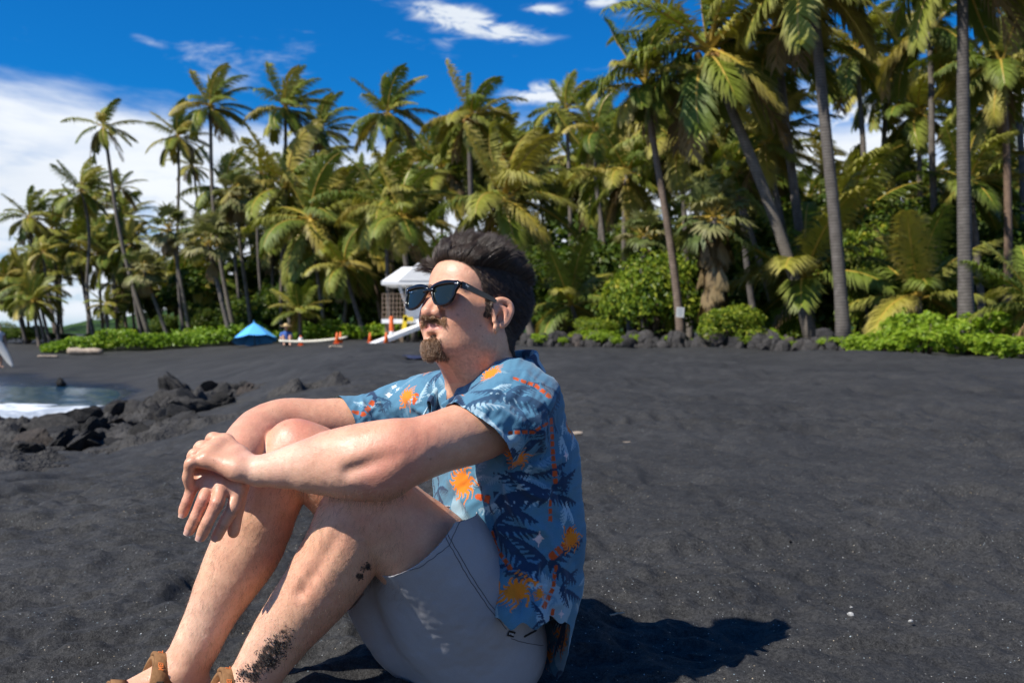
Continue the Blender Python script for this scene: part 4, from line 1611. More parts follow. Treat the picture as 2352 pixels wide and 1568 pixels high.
def torso_rows(grow, dz=0.0):
    r = []
    for y, cx, a, b in TORSO:
        p = W(cx, y, 2.0)
        r.append((p[2] + dz, p[0], p[1], a + grow, b + grow))
    return r


def shape_body():
    B = Sdf()
    B.loft(torso_rows(-0.026)[:6], FWD, LFT, 0.03)
    B.ell(W(1112, 1460, 2.03), (.088, .12, .088), None, 0.04)
    B.chain([W(1112, 900, 2.0), W(1175, 915, 1.92), W(1190, 940, 1.88)], [.056, .060, .058], 0.012, 3)
    B.chain([W(1112, 900, 2.0), W(1000, 930, 2.10), W(935, 955, 2.15)], [.056, .056, .054], 0.012, 3)
    for rows, kk in ((LEG_R, 0.004), (LEG_L, 0.004)):
        p, r = pts(rows)
        B.chain(p[:4], r[:4], 0.02, 3, kin=0.02)
        B.chain(p[3:], r[3:], kk, 3, kin=0.012)
        kn = p[3]
        d = p[6] - p[3]
        d /= np.linalg.norm(d)
        # knee cap and shin bone
        B.ell(kn + np.array((-0.020, -0.004, 0.020)), (.040, .036, .042), None, 0.025)
        B.cap(kn + d * 0.07 + np.array((-0.028, -0.01, 0)), kn + d * 0.30 + np.array((-0.012, -0.006, 0)), .028, .024, 0.03)
        # ankle bones and heel
        an = p[-1]
        B.ell(an + np.array((0.004, -0.030, 0.010)), (.014, .012, .015), None, 0.014)
        hl_ = an + np.array((0.022, 0.002, -0.035))
        B.cap(an, hl_, .036, .030, 0.02)
        toe = an + np.array((-0.135, -0.075, -0.045))
        B.cap(an + np.array((-0.01, -0.005, -0.005)), toe, .038, .024, 0.025)
        B.cap(hl_, toe, .026, .022, 0.02)
    for rows in (ARM_R, ARM_L):
        p, r = pts(rows)
        B.chain(p, r, 0.005, 3, kin=0.012)
    # fore-arm and elbow forms of the near arm
    B.ell(W(893, 1092, 1.672), (.026, .022, .020), None, 0.028)
    B.cap(W(905, 1015, 1.69), W(760, 1032, 1.70), .030, .020, 0.030)
    B.cap(W(880, 1100, 1.69), W(720, 1092, 1.715), .030, .019, 0.030)
    # grooves between the muscles
    for p0, p1, r in (((905, 1045, 1.623), (800, 1082, 1.640), .0035), ((800, 1185, 1.713), (822, 1225, 1.716), .004), ((776, 1225, 1.714), (690, 1360, 1.745), .003)):
        B.cap(W(*p0), W(*p1), r, r * .6, 0.022, op='-')
    hand(B, HAND_R, [(552, 1098, 1.785, .017), (548, 1150, 1.775, .0125), (540, 1192, 1.768, .0112), (536, 1222, 1.765, .0098)],
         [((540, 1085, 1.81, .022), (550, 1110, 1.785, .017))])
    hand(B, HAND_L, [(575, 1075, 1.775, .017), (540, 1062, 1.81, .013), (512, 1072, 1.828, .0112), (494, 1085, 1.835, .0095)],
         [((596, 1090, 1.735, .0195), (545, 1078, 1.731, .017)), ((545, 1078, 1.731, .017), (478, 1057, 1.737, .0115))])
    head(B)
    return B


SKIN = dict(base=(0.67, 0.385, 0.245), red=(0.61, 0.275, 0.180), pale=(0.75, 0.51, 0.37))


def skin_mat():
    t = MT('skin', 0.42, 0.42)
    c = t.attr('skin', 0)
    n = t.noise(28, 5, 0.6)
    n2 = t.noise(260, 3, 0.6)
    c = t.mix(1.0, c, t.ramp(n, [(0.25, (0.90, 0.86, 0.84)), (0.75, (1.07, 1.08, 1.09))]), 'MULTIPLY')
    c = t.mix(1.0, c, t.ramp(n2, [(0.28, (0.92, 0.90, 0.89)), (0.7, (1.05, 1.06, 1.06))]), 'MULTIPLY')
    # freckles
    v = t.voro(75)
    fr = t.math('LESS_THAN', v, 0.085)
    fr = t.math('MULTIPLY', fr, t.math('GREATER_THAN', t.noise(19, 1), 0.60))
    c = t.mix(t.math('MULTIPLY', fr, 0.6), c, (0.20, 0.09, 0.05))
    t.col(c)
    t.link(t.ramp(n, [(0.3, (0.36, 0.36, 0.36)), (0.7, (0.54, 0.54, 0.54))]), t.b.inputs['Roughness'])
    t.b.inputs['Subsurface Weight'].default_value = 0.22
    t.b.inputs['Subsurface Radius'].default_value = (1.0, 0.35, 0.18)
    t.b.inputs['Subsurface Scale'].default_value = 0.006
    b = t.bump(n2, 0.30, 0.0016)
    t.bump(t.voro(420), 0.22, 0.0010, b)
    return t.m


def hair_line(L):
    """how much a point of the head (head frame) carries scalp hair, 0..1"""
    x, y, z = L[:, 0], np.abs(L[:, 1]), L[:, 2]
    zl = np.interp(x, [-.14, -.064, -.042, -.024, -.015, .002, .018, .021, .022, .036, .040, .050, .062, .074, .088, .2],
                   [-.070, -.070, -.060, -.030, .028, .034, .028, .014, -.014, -.014, .028, .050, .068, .080, .089, .091])
    return sstep(-0.003, 0.004, z - zl)


def beard_zone(L):
    x, y, z = L[:, 0], np.abs(L[:, 1]), L[:, 2]
    z = z + 0.003 * vnoise(L, 160, 4)
    chin = sstep(-.060, -.066, z) * sstep(-.103, -.092, z) * sstep(.040, .014, y) * sstep(.040, .062, x)
    chin = np.maximum(chin, sstep(.011, .007, y) * sstep(-.053, -.057, z) * (x > .08) * (z > -.08))
    mu = sstep(-.0225, -.0255, z) * sstep(-.0385, -.0355, z + 0.20 * np.maximum(y - 0.014, 0)) * sstep(.037, .033, y) * (x > .07)
    cor = sstep(.027, .030, y) * sstep(.038, .034, y) * sstep(-.030, -.034, z) * sstep(-.046, -.041, z) * (x > .065)
    return chin, mu


def sand_weight(V, N):
    u, v = to_px(V)
    w = np.zeros(len(V))
    for cx, cy, sx, sy, an_, k in ((625, 1500, 62, 26, -52, 1.0), (575, 1548, 36, 22, -30, 1.0), (655, 1440, 42, 18, -62, .26), (832, 1305, 20, 12, -40, .45), (815, 1290, 26, 26, 0, .16), (845, 1300, 6, 9, 0, 1.0), (826, 1322, 9, 7, 0, 1.0), (520, 1072, 45, 5, 17, .14), (590, 1108, 22, 5, 0, .25)):
        a = math.radians(an_)
        x, y = (u - cx) * math.cos(a) + (v - cy) * math.sin(a), -(u - cx) * math.sin(a) + (v - cy) * math.cos(a)
        w = np.maximum(w, k * np.exp(-(x / sx) ** 2 - (y / sy) ** 2))
    return w * (N[:, 1] < 0.1) * (V[:, 1] < 1.9)


def build_body():
    V, F = shape_body().mesh((-0.80, 1.55, -0.02), (0.19, 2.32, 0.90), 0.0024)
    N = vnormals(V, F)
    # small forms: tendons and veins on the backs of the hands, soft unevenness
    V = V + N * (0.0004 * fbm(V, 30, 2, 5) + 0.0003 * fbm(V, 75, 2, 9))[:, None]
    N = vnormals(V, F)
    u, v = to_px(V)
    L = h_local(V)
    inhead = (L[:, 2] > -0.135) & (np.abs(L[:, 0]) < 0.16) & (np.abs(L[:, 1]) < 0.12)
    base, red, pale = [np.array(SKIN[k]) for k in ('base', 'red', 'pale')]

    def spot(px, py, r, d=None, dr=0.08):
        q = ((u - px) ** 2 + (v - py) ** 2) / r ** 2
        if d is not None:
            q = q + ((V[:, 1] - d) / dr) ** 2
        return np.exp(-q)
    rr = 0.28 + 0.34 * fbm(V, 11, 4, 3, .6) + 0.07 * fbm(V, 90, 2, 33)
    for a in ((905, 1060, 60), (690, 1010, 45), (845, 1130, 60), (740, 960, 60), (640, 930, 60), (960, 1000, 70), (560, 1010, 40), (720, 1430, 50), (500, 1160, 40), (440, 1150, 40)):
        rr = rr + 0.45 * spot(*a)
    hd = np.where(inhead, 1.0, 0.0)
    rr = rr + hd * (0.85 * np.exp(-((L[:, 0] - .112) ** 2 + L[:, 1] ** 2 + (L[:, 2] + .015) ** 2) / .018 ** 2)
                    + 0.5 * np.exp(-((L[:, 0] - .07) ** 2 + (np.abs(L[:, 1]) - .04) ** 2 + (L[:, 2] + .02) ** 2) / .028 ** 2)
                    + 0.95 * np.exp(-((L[:, 0] + .002) ** 2 + (np.abs(L[:, 1]) - .082) ** 2 + (L[:, 2] + .001) ** 2) / .026 ** 2)
                    + 0.55 * np.exp(-((L[:, 2] + .12) / .05) ** 2) * (L[:, 2] < -.07))
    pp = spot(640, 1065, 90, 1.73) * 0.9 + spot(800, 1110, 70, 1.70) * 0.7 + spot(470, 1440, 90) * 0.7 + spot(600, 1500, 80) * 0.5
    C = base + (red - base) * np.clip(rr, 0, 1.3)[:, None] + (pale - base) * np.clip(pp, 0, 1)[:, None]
    # moles
    for mx, my, mr in ((1051, 723, 2.6), (1104, 747, 1.6), (1068, 711, 1.3), (1145, 993, 1.8), (989, 1054, 2.2), (838, 970, 1.6), (1092, 760, 1.2)):
        mole = np.exp(-((u - mx) ** 2 + (v - my) ** 2) / mr ** 2) * (N[:, 1] < 0) * (V[:, 1] < 2.0)
        C = C + (np.array((0.20, 0.09, 0.06)) - C) * (0.85 * mole)[:, None]
    # lips
    lip = hd * (np.abs(L[:, 1]) < .026) * sstep(.0075, .0045, np.abs(L[:, 2] + 0.0437 - 0.10 * np.abs(L[:, 1]))) * (L[:, 0] > .082)
    C = C + (np.array((0.50, 0.19, 0.16)) - C) * (0.75 * lip)[:, None]
    # skin under the hair, moustache and beard
    hm = hair_line(L) * (L[:, 2] > -0.075) * (np.abs(L[:, 1]) < 0.1) * (np.linalg.norm(L, axis=1) < 0.19)
    ear = (np.abs(L[:, 1]) > 0.0745) & (L[:, 0] < .026) & (L[:, 0] > -.020) & (np.abs(L[:, 2] + .007) < .036)
    hm = np.where(ear, 0, hm)
    C = C + (np.array((0.020, 0.015, 0.012)) - C) * (hm * 0.96)[:, None]
    ch, mu = beard_zone(L)
    bz = np.maximum(ch, mu) * hd
    C = C + (np.array((0.16, 0.09, 0.05)) - C) * (bz * 0.5)[:, None]
    stub = hd * sstep(-.045, -.075, L[:, 2]) * (L[:, 0] > 0) * sstep(-.15, -.12, L[:, 2]) * (np.abs(L[:, 1]) > .012) * (0.24 + 0.2 * fbm(L, 260, 2, 6))
    C = C + (np.array((0.16, 0.09, 0.06)) - C) * stub[:, None]
    sw = sstep(.30, .75, sand_weight(V, N) * (1 + .8 * fbm(V, 120, 3, 3, .6)))
    C = C + (np.array((0.022, 0.020, 0.019)) - C) * (sw * .93)[:, None]
    # finger nails
    for hdn in (HAND_R,):
        for f in FR:
            p2, p3 = W(*hdn[f][2]), W(*hdn[f][3])
            ax = (p3 - p2) / np.linalg.norm(p3 - p2)
            side = np.cross(ax, (0, -1.0, 0.25))
            side /= np.linalg.norm(side)
            up = np.cross(side, ax)
            if up @ np.array((0, -1, .2)) < 0:
                up = -up
            q = V - p3
            a_, s_, n_ = q @ ax, q @ side, q @ up
            NAILS.append((p3, ax, side, up, FR[f][3]))
            for jj in (1, 2):
                pj = W(*hdn[f][jj])
                dq = V - pj
                aj, nj = dq @ ax, dq @ up
                rj = np.linalg.norm(dq - aj[:, None] * ax, axis=1)
                on = (rj < .016) & (nj > .002)
                cr = sum(np.exp(-((aj - o_) / .0010) ** 2) for o_ in (-.0028, 0, .0028)) * on
                C = C * (1 - 0.30 * np.clip(cr, 0, 1))[:, None]  # knuckle creases: their shade painted in as darker lines on the skin
                V = V - N * (0.0005 * np.clip(cr, 0, 1))[:, None]
            rim = (((np.abs(a_ - 0.0005) / 0.0085) ** 4 + (np.abs(s_) / 0.0078) ** 4) < 1) & (n_ > 0)
            V[rim] -= N[rim] * 0.0004
    me = mesh_np('body', V, F, [skin_mat()])
    a = me.attributes.new('skin', 'FLOAT_COLOR', 'POINT')
    a.data.foreach_set('color', np.concatenate((np.clip(C, 0, 1), np.ones((len(V), 1))), 1).astype(np.float32).ravel())
    o = link('person', me)
    tag(o, 'young man in sunglasses and a blue palm print shirt sitting on the black sand', 'person')
    return o, V, F, N, L, hm, ch * hd, mu * hd


NAILS = []
person, BV, BF, BN, BL, HAIRM, CHINM, MUSTM = build_body()


# ---- hair
def hair_mat(name, c1, c2, rough=0.32):
    t = MT(name, rough, 0.5)
    info = t.node('ShaderNodeHairInfo')
    t.col(t.ramp(info.outputs['Random'], [(0.0, c1), (1.0, c2)]))
    t.b.inputs['Anisotropic'].default_value = 0.4
    return t.m


M_HAIR = hair_mat('dark_hair', (0.018, 0.012, 0.009), (0.105, 0.068, 0.044))
M_BEARD = hair_mat('brown_beard', (0.095, 0.046, 0.021), (0.31, 0.165, 0.075))
M_DOWN = hair_mat('body_hair', (0.045, 0.026, 0.014), (0.16, 0.10, 0.05))


def strands(name, paths, rad, mat, parent):
    """paths (n, k, 3) as hair curves"""
    n, k = paths.shape[:2]
    cu = bpy.data.hair_curves.new(name)
    cu.add_curves([k] * n)
    cu.attributes['position'].data.foreach_set('vector', np.ascontiguousarray(paths, np.float32).ravel())
    a = cu.attributes.get('radius') or cu.attributes.new('radius', 'FLOAT', 'POINT')
    a.data.foreach_set('value', np.ascontiguousarray(np.broadcast_to(rad, (n, k)), np.float32).ravel())
    cu.materials.append(mat)
    return link(name, cu, parent)


def roots(weight, n, seed):
    rg = np.random.default_rng(seed)
    w = np.where(weight > 0.3, weight, 0)
    i = rg.choice(len(BV), n, p=w / w.sum())
    return BV[i] + rg.normal(0, 0.0008, (n, 3)), BN[i], BL[i], rg


def unit(a):
    return a / (np.linalg.norm(a, axis=-1, keepdims=True) + 1e-9)


def grow_hair(P, N, d0, d1, length, k, rg, frizz=0.0, lift=0.0):
    """from root along d0 bending to d1"""
    n = len(P)
    pts_ = [P - N * 0.001]
    p = P.copy()
    for j in range(1, k):
        t = j / (k - 1)
        d = unit(d0 * (1 - t) ** 1.2 + d1 * t + rg.normal(0, frizz, (n, 3)))
        p = p + d * (length / (k - 1))[:, None]
        pts_.append(p.copy())
    return np.stack(pts_, 1)


def clump(paths, P, n_c, seed, strength):
    """draw the strands of one tuft together towards their tips"""
    rg = np.random.default_rng(seed)
    c = rg.choice(len(P), n_c, replace=False)
    own = np.empty(len(P), int)
    for s in range(0, len(P), 2000):
        own[s:s + 2000] = np.argmin(((P[s:s + 2000, None] - P[c][None]) ** 2).sum(-1), 1)
    g = paths[c[own]]
    k = paths.shape[1]
    t = (np.linspace(0, 1, k) ** 0.8)[None, :, None] * strength
    off = paths[:, :1] - g[:, :1]
    return paths * (1 - t) + (g + off * 0.25) * t


def build_hair():
    k = 8
    # long hair on the top of the head
    z, x, y = BL[:, 2], BL[:, 0], BL[:, 1]
    side_line = np.interp(x, [-.12, -.08, -.02, .04, .08], [.050, .066, .080, .078, .070])
    top = HAIRM * sstep(-.004, .010, z - side_line)
    P, N, L, rg = roots(top, 21000, 1)
    nl = N @ HM
    front = sstep(.02, .085, L[:, 0])
    lat = L[:, 1] / 0.07
    w1 = fbm(L, 45, 2, 3)[:, None]
    w2 = fbm(L, 45, 2, 13)[:, None]
    d0 = nl * 0.75 + np.array((0.20, 0, 0.55)) * front[:, None] + np.array((-0.25, 0, 0.35)) * (1 - front)[:, None]
    d0[:, 1] += 0.15 * np.sign(lat) * np.abs(lat)
    d1 = np.array((-0.72, 0.0, 0.30)) * 1.0 + nl * 0.30
    d1 = np.repeat(d1[None] if d1.ndim == 1 else d1, 1, 0)
    d1 = d1 + np.concatenate((0.25 * w2, 0.55 * w1, 0.35 * w2), 1)
    d1[:, 1] -= 0.10
    d1[:, 2] -= 0.45 * sstep(-.02, -.10, L[:, 0])
    d0, d1 = unit(d0 + np.concatenate((0.2 * w2, .3 * w1, .1 * w1), 1)) @ HM.T, unit(d1) @ HM.T
    ln = np.interp(L[:, 0], [-.12, -.06, 0, .06, .09], [.013, .027, .044, .052, .042]) * rg.uniform(.72, 1.12, len(P)) * (1 + .18 * w1[:, 0])
    # the far front falls over the temple
    fr = (L[:, 1] < -.035) & (L[:, 0] > .03)
    d1[fr] = unit(np.array((0.55, -0.65, -0.15)) + rg.normal(0, .12, (fr.sum(), 3))) @ HM.T
    d0[fr] = unit(np.array((0.35, -0.75, 0.35)) + rg.normal(0, .1, (fr.sum(), 3))) @ HM.T
    ln[fr] *= 0.75
    A = clump(grow_hair(P, N, d0, d1, ln, k, rg, 0.06), P, 1000, 5, 0.50)
    # short hair at the sides and back
    sd = HAIRM * sstep(.016, .0, z - side_line) * (z > -.078)
    P, N, L, rg = roots(sd, 14000, 2)
    back = sstep(.0, -.09, L[:, 0])
    down = np.array((-0.55, 0, -0.65)) * 1.0
    d = unit(down + (N @ HM) * (0.75 + 0.5 * back)[:, None] + rg.normal(0, .12, (len(P), 3)))
    high = sstep(.0, .05, L[:, 2])
    ln = (0.007 + 0.010 * high * (0.3 + 0.9 * back)) * rg.uniform(.7, 1.2, len(P))
    d0, d1 = d @ HM.T, unit(d + np.array((-0.3, 0, -0.5))) @ HM.T
    Bp = clump(grow_hair(P, N, d0, d1, ln, k, rg, 0.05), P, 900, 6, 0.35)
    # strays
    P, N, L, rg = roots(top, 110, 9)
    d0 = unit((N @ HM) + np.array((-.3, 0, .4)) + rg.normal(0, .3, (110, 3))) @ HM.T
    d1 = unit(np.array((-.9, 0, .1)) + rg.normal(0, .45, (110, 3))) @ HM.T
    C = grow_hair(P, N, d0, d1, rg.uniform(.055, .078, 110), k, rg, 0.08)
    taper = np.array([1, 1, 1, .95, .85, .7, .5, .25])
    allp = np.concatenate((A, Bp, C))
    r = np.concatenate((np.full(len(A), .00024), np.full(len(Bp), .00027), np.full(len(C), .00016)))[:, None] * taper
    strands('hair', allp, r, M_HAIR, person)
    # goatee
    P, N, L, rg = roots(CHINM ** 1.8, 2900, 3)
    d0 = unit((N @ HM) * 0.8 + np.array((0.15, 0, -0.45)) + rg.normal(0, .10, (len(P), 3))) @ HM.T
    d1 = unit(np.array((0.22, 0, -0.95)) + np.stack((0 * L[:, 1], -6 * L[:, 1], 0 * L[:, 1]), 1) + rg.normal(0, .11, (len(P), 3))) @ HM.T
    ln = np.interp(L[:, 2], [-.100, -.088, -.072, -.056], [.010, .014, .014, .008]) * rg.uniform(.6, 1.15, len(P))
    G = clump(grow_hair(P, N, d0, d1, ln, 6, rg, 0.05), P, 420, 7, 0.32)
    # moustache
    P, N, L, rg = roots(MUSTM, 1700, 4)
    sgn = np.sign(L[:, 1])
    d0 = unit((N @ HM) * 0.7 + np.stack((0 * sgn, 0.35 * sgn, -0.55 + 0 * sgn), 1) + rg.normal(0, .15, (len(P), 3))) @ HM.T
    d1 = unit(np.stack((0.05 + 0 * sgn, 0.65 * sgn, -0.75 + 0 * sgn), 1) + rg.normal(0, .15, (len(P), 3))) @ HM.T
    Mo = clump(grow_hair(P, N, d0, d1, rg.uniform(.005, .0085, len(P)), 6, rg, 0.05), P, 240, 8, 0.35)
    t6 = np.array([1, 1, .95, .85, .65, .3])
    strands('goatee', G, .00021 * t6, M_BEARD, person)
    strands('moustache', Mo, .00020 * t6, M_BEARD, person)
    # eyebrows
    eb = np.exp(-((BL[:, 2] - .036 - .10 * (np.abs(BL[:, 1]) - .03)) / .005) ** 2) * (np.abs(BL[:, 1]) > .012) * (np.abs(BL[:, 1]) < .050) * (BL[:, 0] > .06)
    P, N, L, rg = roots(eb, 500, 12)
    sgn = np.sign(L[:, 1])
    d0 = unit((N @ HM) * .5 + np.stack((0 * sgn, .8 * sgn, .25 + 0 * sgn), 1) + rg.normal(0, .1, (500, 3))) @ HM.T
    strands('eyebrows', grow_hair(P, N, d0, d0, rg.uniform(.006, .010, 500), 4, rg, .05), .0002 * np.array([1, .9, .7, .3]), M_HAIR, person)
    # fine hair on the shins and forearms
    u, v = to_px(BV)
    leg = (BV[:, 2] < 0.50) & (u < 930) & (v > 1120) & ~((u < 580) & (v < 1260) & (BV[:, 1] < 1.80)) & (v < 1530)
    P, N, L, rg = roots(leg * 1.0, 9000, 20)
    d0 = unit(N * 0.6 + np.array((-.25, 0, -.9)) + rg.normal(0, .35, (len(P), 3)))
    d1 = unit(N * 0.15 + np.array((-.3, 0, -1.0)) + rg.normal(0, .5, (len(P), 3)))
    Lg = grow_hair(P, N, d0, d1, rg.uniform(.008, .020, len(P)), 4, rg, .1)
    arm = (u > 590) & (u < 900) & (v > 900) & (v < 1140) & (BV[:, 2] > .42)
    P, N, L, rg = roots(arm * 1.0, 900, 21)
    d0 = unit(N * 0.6 + np.array((-.8, 0, -.3)) + rg.normal(0, .35, (len(P), 3)))
    Ag = grow_hair(P, N, d0, d0, rg.uniform(.005, .010, len(P)), 4, rg, .15)
    strands('body_hair', np.concatenate((Lg, Ag)), .00009 * np.array([1, .9, .7, .3]), M_DOWN, person)


build_hair()


# ---- clothes
def box_smooth(V, F, it, fac=0.5):
    """Laplacian smoothing"""
    e = np.concatenate([F[:, [i, (i + 1) % F.shape[1]]] for i in range(F.shape[1])])
    for _ in range(it):
        s = np.zeros_like(V)
        c = np.bincount(e[:, 0], minlength=len(V)) + np.bincount(e[:, 1], minlength=len(V))
        for i in range(3):
            s[:, i] = np.bincount(e[:, 0], V[e[:, 1], i], len(V)) + np.bincount(e[:, 1], V[e[:, 0], i], len(V))
        V = V + (s / np.maximum(c, 1)[:, None] - V) * fac
    return V


def compact(V, F):
    used = np.zeros(len(V), bool)
    used[F.ravel()] = True
    m = np.cumsum(used) - 1
    return V[used], m[F], used


def trim(V, F, c):
    """keep the part where c < 0, the cut edge moved onto c = 0"""
    keep = (c[F] < 0).any(1)
    F = F[keep]
    # vertices on the wrong side slide back along the edge to their neighbours inside
    bad = np.unique(F.ravel()[c[F.ravel()] >= 0])
    isbad = np.zeros(len(V), bool)
    isbad[bad] = True
    acc = np.zeros((len(V), 3))
    num = np.zeros(len(V))
    k = F.shape[1]
    for i in range(k):
        for j in (1, k - 1):
            a, b = F[:, i], F[:, (i + j) % k]
            m = isbad[a] & ~isbad[b]
            a, b = a[m], b[m]
            t = (c[a] / (c[a] - c[b]))[:, None]
            P = V[a] + (V[b] - V[a]) * t
            for q in range(3):
                acc[:, q] += np.bincount(a, P[:, q], len(V))
            num += np.bincount(a, minlength=len(V))
    m = isbad & (num > 0)
    V = V.copy()
    V[m] = acc[m] / num[m][:, None]
    # corners with no inside neighbour
    drop = isbad & (num == 0)
    F = F[~drop[F].any(1)]
    return V, F


def folds(V, N, lines):
    """ridges (amp > 0) or creases along lines given on the near side; returns the height"""
    u, v = to_px(V)
    h = np.zeros(len(V))
    facing = sstep(0.45, 0.05, N[:, 1])
    for ln, amp, wd in lines:
        d, t, L = seg_dist2(u, v, ln)
        h += amp * np.exp(-(d / wd) ** 2) * np.sin(np.pi * np.clip(t, 0.02, 0.98)) ** 0.6 * facing
    return h


def plane3(a, b, through):
    """plane holding the line a-b, facing along through"""
    e = (b - a) / np.linalg.norm(b - a)
    n = through - (through @ e) * e
    n /= np.linalg.norm(n)
    return a, n


SLEEVE_L = plane3(W(1030, 940, 1.80), W(1166, 1062, 1.79), (W(905, 1050, 1.69) - W(1195, 935, 1.88)) * np.array((1, .45, 1)))
SLEEVE_R = plane3(W(776, 917, 2.10), W(812, 1010, 2.09), W(655, 972, 2.045) - W(935, 955, 2.15))


def build_shirt():
    S = Sdf()
    S.loft(torso_rows(0.0), FWD, LFT, 0.02)
    S.chain([W(1122, 905, 2.0), W(1180, 922, 1.91), W(1190, 945, 1.878)], [.062, .076, .078], 0.030, 4, kin=0.02)
    SL = Sdf()
    SL.chain([W(1165, 920, 1.93), W(1185, 948, 1.87), W(1110, 997, 1.805), W(1075, 1012, 1.782)], [.070, .0800, .0690, .067], 0.018, 4, kin=0.02)
    S.chain([W(1122, 905, 2.0), W(1010, 932, 2.10), W(935, 952, 2.15), W(850, 966, 2.115), W(740, 978, 2.08)], [.060, .066, .068, .0555, .052], 0.035, 4, kin=0.02)
    # cloth bunched at the lap and the hem flaring over the hip
    S.cap(W(1185, 1330, 1.86), W(1200, 1400, 1.825), .050, .052, 0.03)
    S.cap(W(1255, 1400, 1.90), W(1228, 1555, 1.87), .040, .032, 0.03)
    lo, hi = (-.50, 1.60, -.05), (.22, 2.34, .72)
    V, F = S.mesh(lo, hi, 0.0021)
    V2, F2 = SL.mesh(lo, hi, 0.0021)
    sleeve = np.concatenate((np.zeros(len(V), bool), np.ones(len(V2), bool)))
    F = np.concatenate((F, F2 + len(V)))
    V = np.concatenate((V, V2))
    N = vnormals(V, F)
    u, v = to_px(V)
    # folds: from the arm-pit over the side, around the sleeve, over the shoulder, down the back
    L = [([(1165, 1075), (1215, 1130), (1262, 1150)], 0.0096, 9), ([(1150, 1085), (1185, 1180), (1235, 1235)], 0.0096, 10), ([(1075, 1090), (1110, 1150), (1150, 1300)], -0.0096, 12),
         ([(1030, 1085), (1080, 1160), (1120, 1260)], 0.0080, 10), ([(1190, 1060), (1245, 1075), (1290, 1050)], 0.0080, 9), ([(1200, 1090), (1270, 1110), (1318, 1180)], -0.0080, 11),
         ([(1210, 1180), (1260, 1230), (1300, 1330)], 0.0080, 10), ([(1250, 1170), (1300, 1205), (1322, 1300)], -0.0064, 9), ([(1165, 1240), (1185, 1310), (1215, 1330)], 0.0096, 10),
         ([(1225, 1250), (1235, 1340), (1250, 1450)], 0.0096, 9), ([(1270, 1300), (1275, 1400), (1262, 1500)], -0.0096, 10), ([(1295, 1330), (1290, 1420), (1270, 1520)], 0.0080, 9),
         ([(1150, 1310), (1200, 1322), (1240, 1345)], 0.0128, 8), ([(1180, 1340), (1200, 1380), (1195, 1420)], -0.0080, 8), ([(1210, 1350), (1222, 1395), (1215, 1420)], 0.0080, 7),
         ([(1050, 935), (1120, 960), (1190, 1010)], -0.0064, 9), ([(1080, 925), (1150, 945), (1225, 985)], 0.0064, 9), ([(1120, 905), (1180, 925), (1240, 955)], -0.0056, 8),
         ([(1095, 965), (1150, 1000), (1175, 1050)], 0.0064, 8), ([(1210, 960), (1222, 1010), (1190, 1062)], -0.0096, 8), ([(1235, 960), (1248, 1020), (1225, 1085)], 0.0080, 9),
         ([(1200, 845), (1240, 880), (1270, 940)], 0.0064, 9), ([(1060, 880), (1040, 960), (1050, 1000)], 0.0080, 8), ([(830, 905), (835, 940), (860, 975)], 0.0056, 6), ([(870, 900), (885, 940), (910, 968)], -0.0056, 7),
         ([(930, 895), (950, 935), (985, 965)], 0.0064, 8), ([(975, 890), (990, 925), (1010, 955)], -0.0064, 8), ([(1130, 1210), (1175, 1230), (1250, 1215)], 0.0048, 7), ([(1120, 1260), (1180, 1275), (1250, 1285)], -0.0048, 8)]
    L += [([(1232, 872), (1262, 960), (1248, 1050), (1205, 1092)], -.0022, 3.0), ([(1268, 862), (1290, 1000), (1292, 1300)], -.0012, 2.5)]
    hgt = folds(V, N, L)
    Q = np.stack(((u - 1200) * .7 + (v - 1100) * .55, (v - 1100) * .8 - (u - 1200) * .6, 200 * V[:, 1]), 1)
    hgt += 0.0060 * fbm(Q * np.array((1, .35, .4)), 1 / 55.0, 3, 7) + 0.0020 * fbm(Q * np.array((1, .5, .5)), 1 / 16.0, 2, 8)
    hgt += 0.004 * fbm(V, 9, 2, 19)
    V0 = V.copy()
    V = V + N * hgt[:, None]
    # openings
    u, v = to_px(V)
    st_ = np.array(sorted(torso_rows(0.0), key=lambda r: r[0]), float)
    zc = np.clip(V0[:, 2], st_[0, 0], st_[-1, 0])
    tx, ty, ta, tb = [np.interp(zc, st_[:, 0], st_[:, i]) for i in (1, 2, 3, 4)]
    qx, qy = V0[:, 0] - tx, V0[:, 1] - ty
    out = ((np.abs((qx * FWD[0] + qy * FWD[1]) / ta) ** 2.3 + np.abs((qx * LFT[0] + qy * LFT[1]) / tb) ** 2.3) ** (1 / 2.3) - 1) * np.minimum(ta, tb)
    cl = np.where(np.linalg.norm(V - W(1100, 1000, 1.80), axis=1) < .22, (V - SLEEVE_L[0]) @ SLEEVE_L[1], -1)
    # only the sleeve itself, not the chest beyond it
    ax = W(905, 1050, 1.69) - W(1195, 935, 1.88)
    ax /= np.linalg.norm(ax)
    q = V - W(1195, 935, 1.88)
    rad = np.linalg.norm(q - (q @ ax)[:, None] * ax, axis=1)
    cl = np.where(sleeve, (V - SLEEVE_L[0]) @ SLEEVE_L[1], -1)
    cr = np.where((u < 905) & (V[:, 1] > 1.95), (V - SLEEVE_R[0]) @ SLEEVE_R[1], -1)
    # hem: short in front and at the side vent, long tail behind
    back = (V - W(1150, 1400, 2.0)) @ FWD
    zh = np.interp(back, [-.20, -.085, -.066, -.050, -.030, .0, .2], [.004, .008, .070, .138, .158, .165, .18])
    zh = zh + 0.007 * np.sin(u / 9.0) * sstep(-.07, -.04, back) + 0.003 * vnoise(V, 14, 3)
    ch = zh - V[:, 2]
    # neck opening with a V in front
    nb, vb = W(1118, 862, 2.0), W(1030, 935, 1.935)
    d = vb - nb
    t = np.clip(((V - nb) @ d) / (d @ d), -0.3, 1)
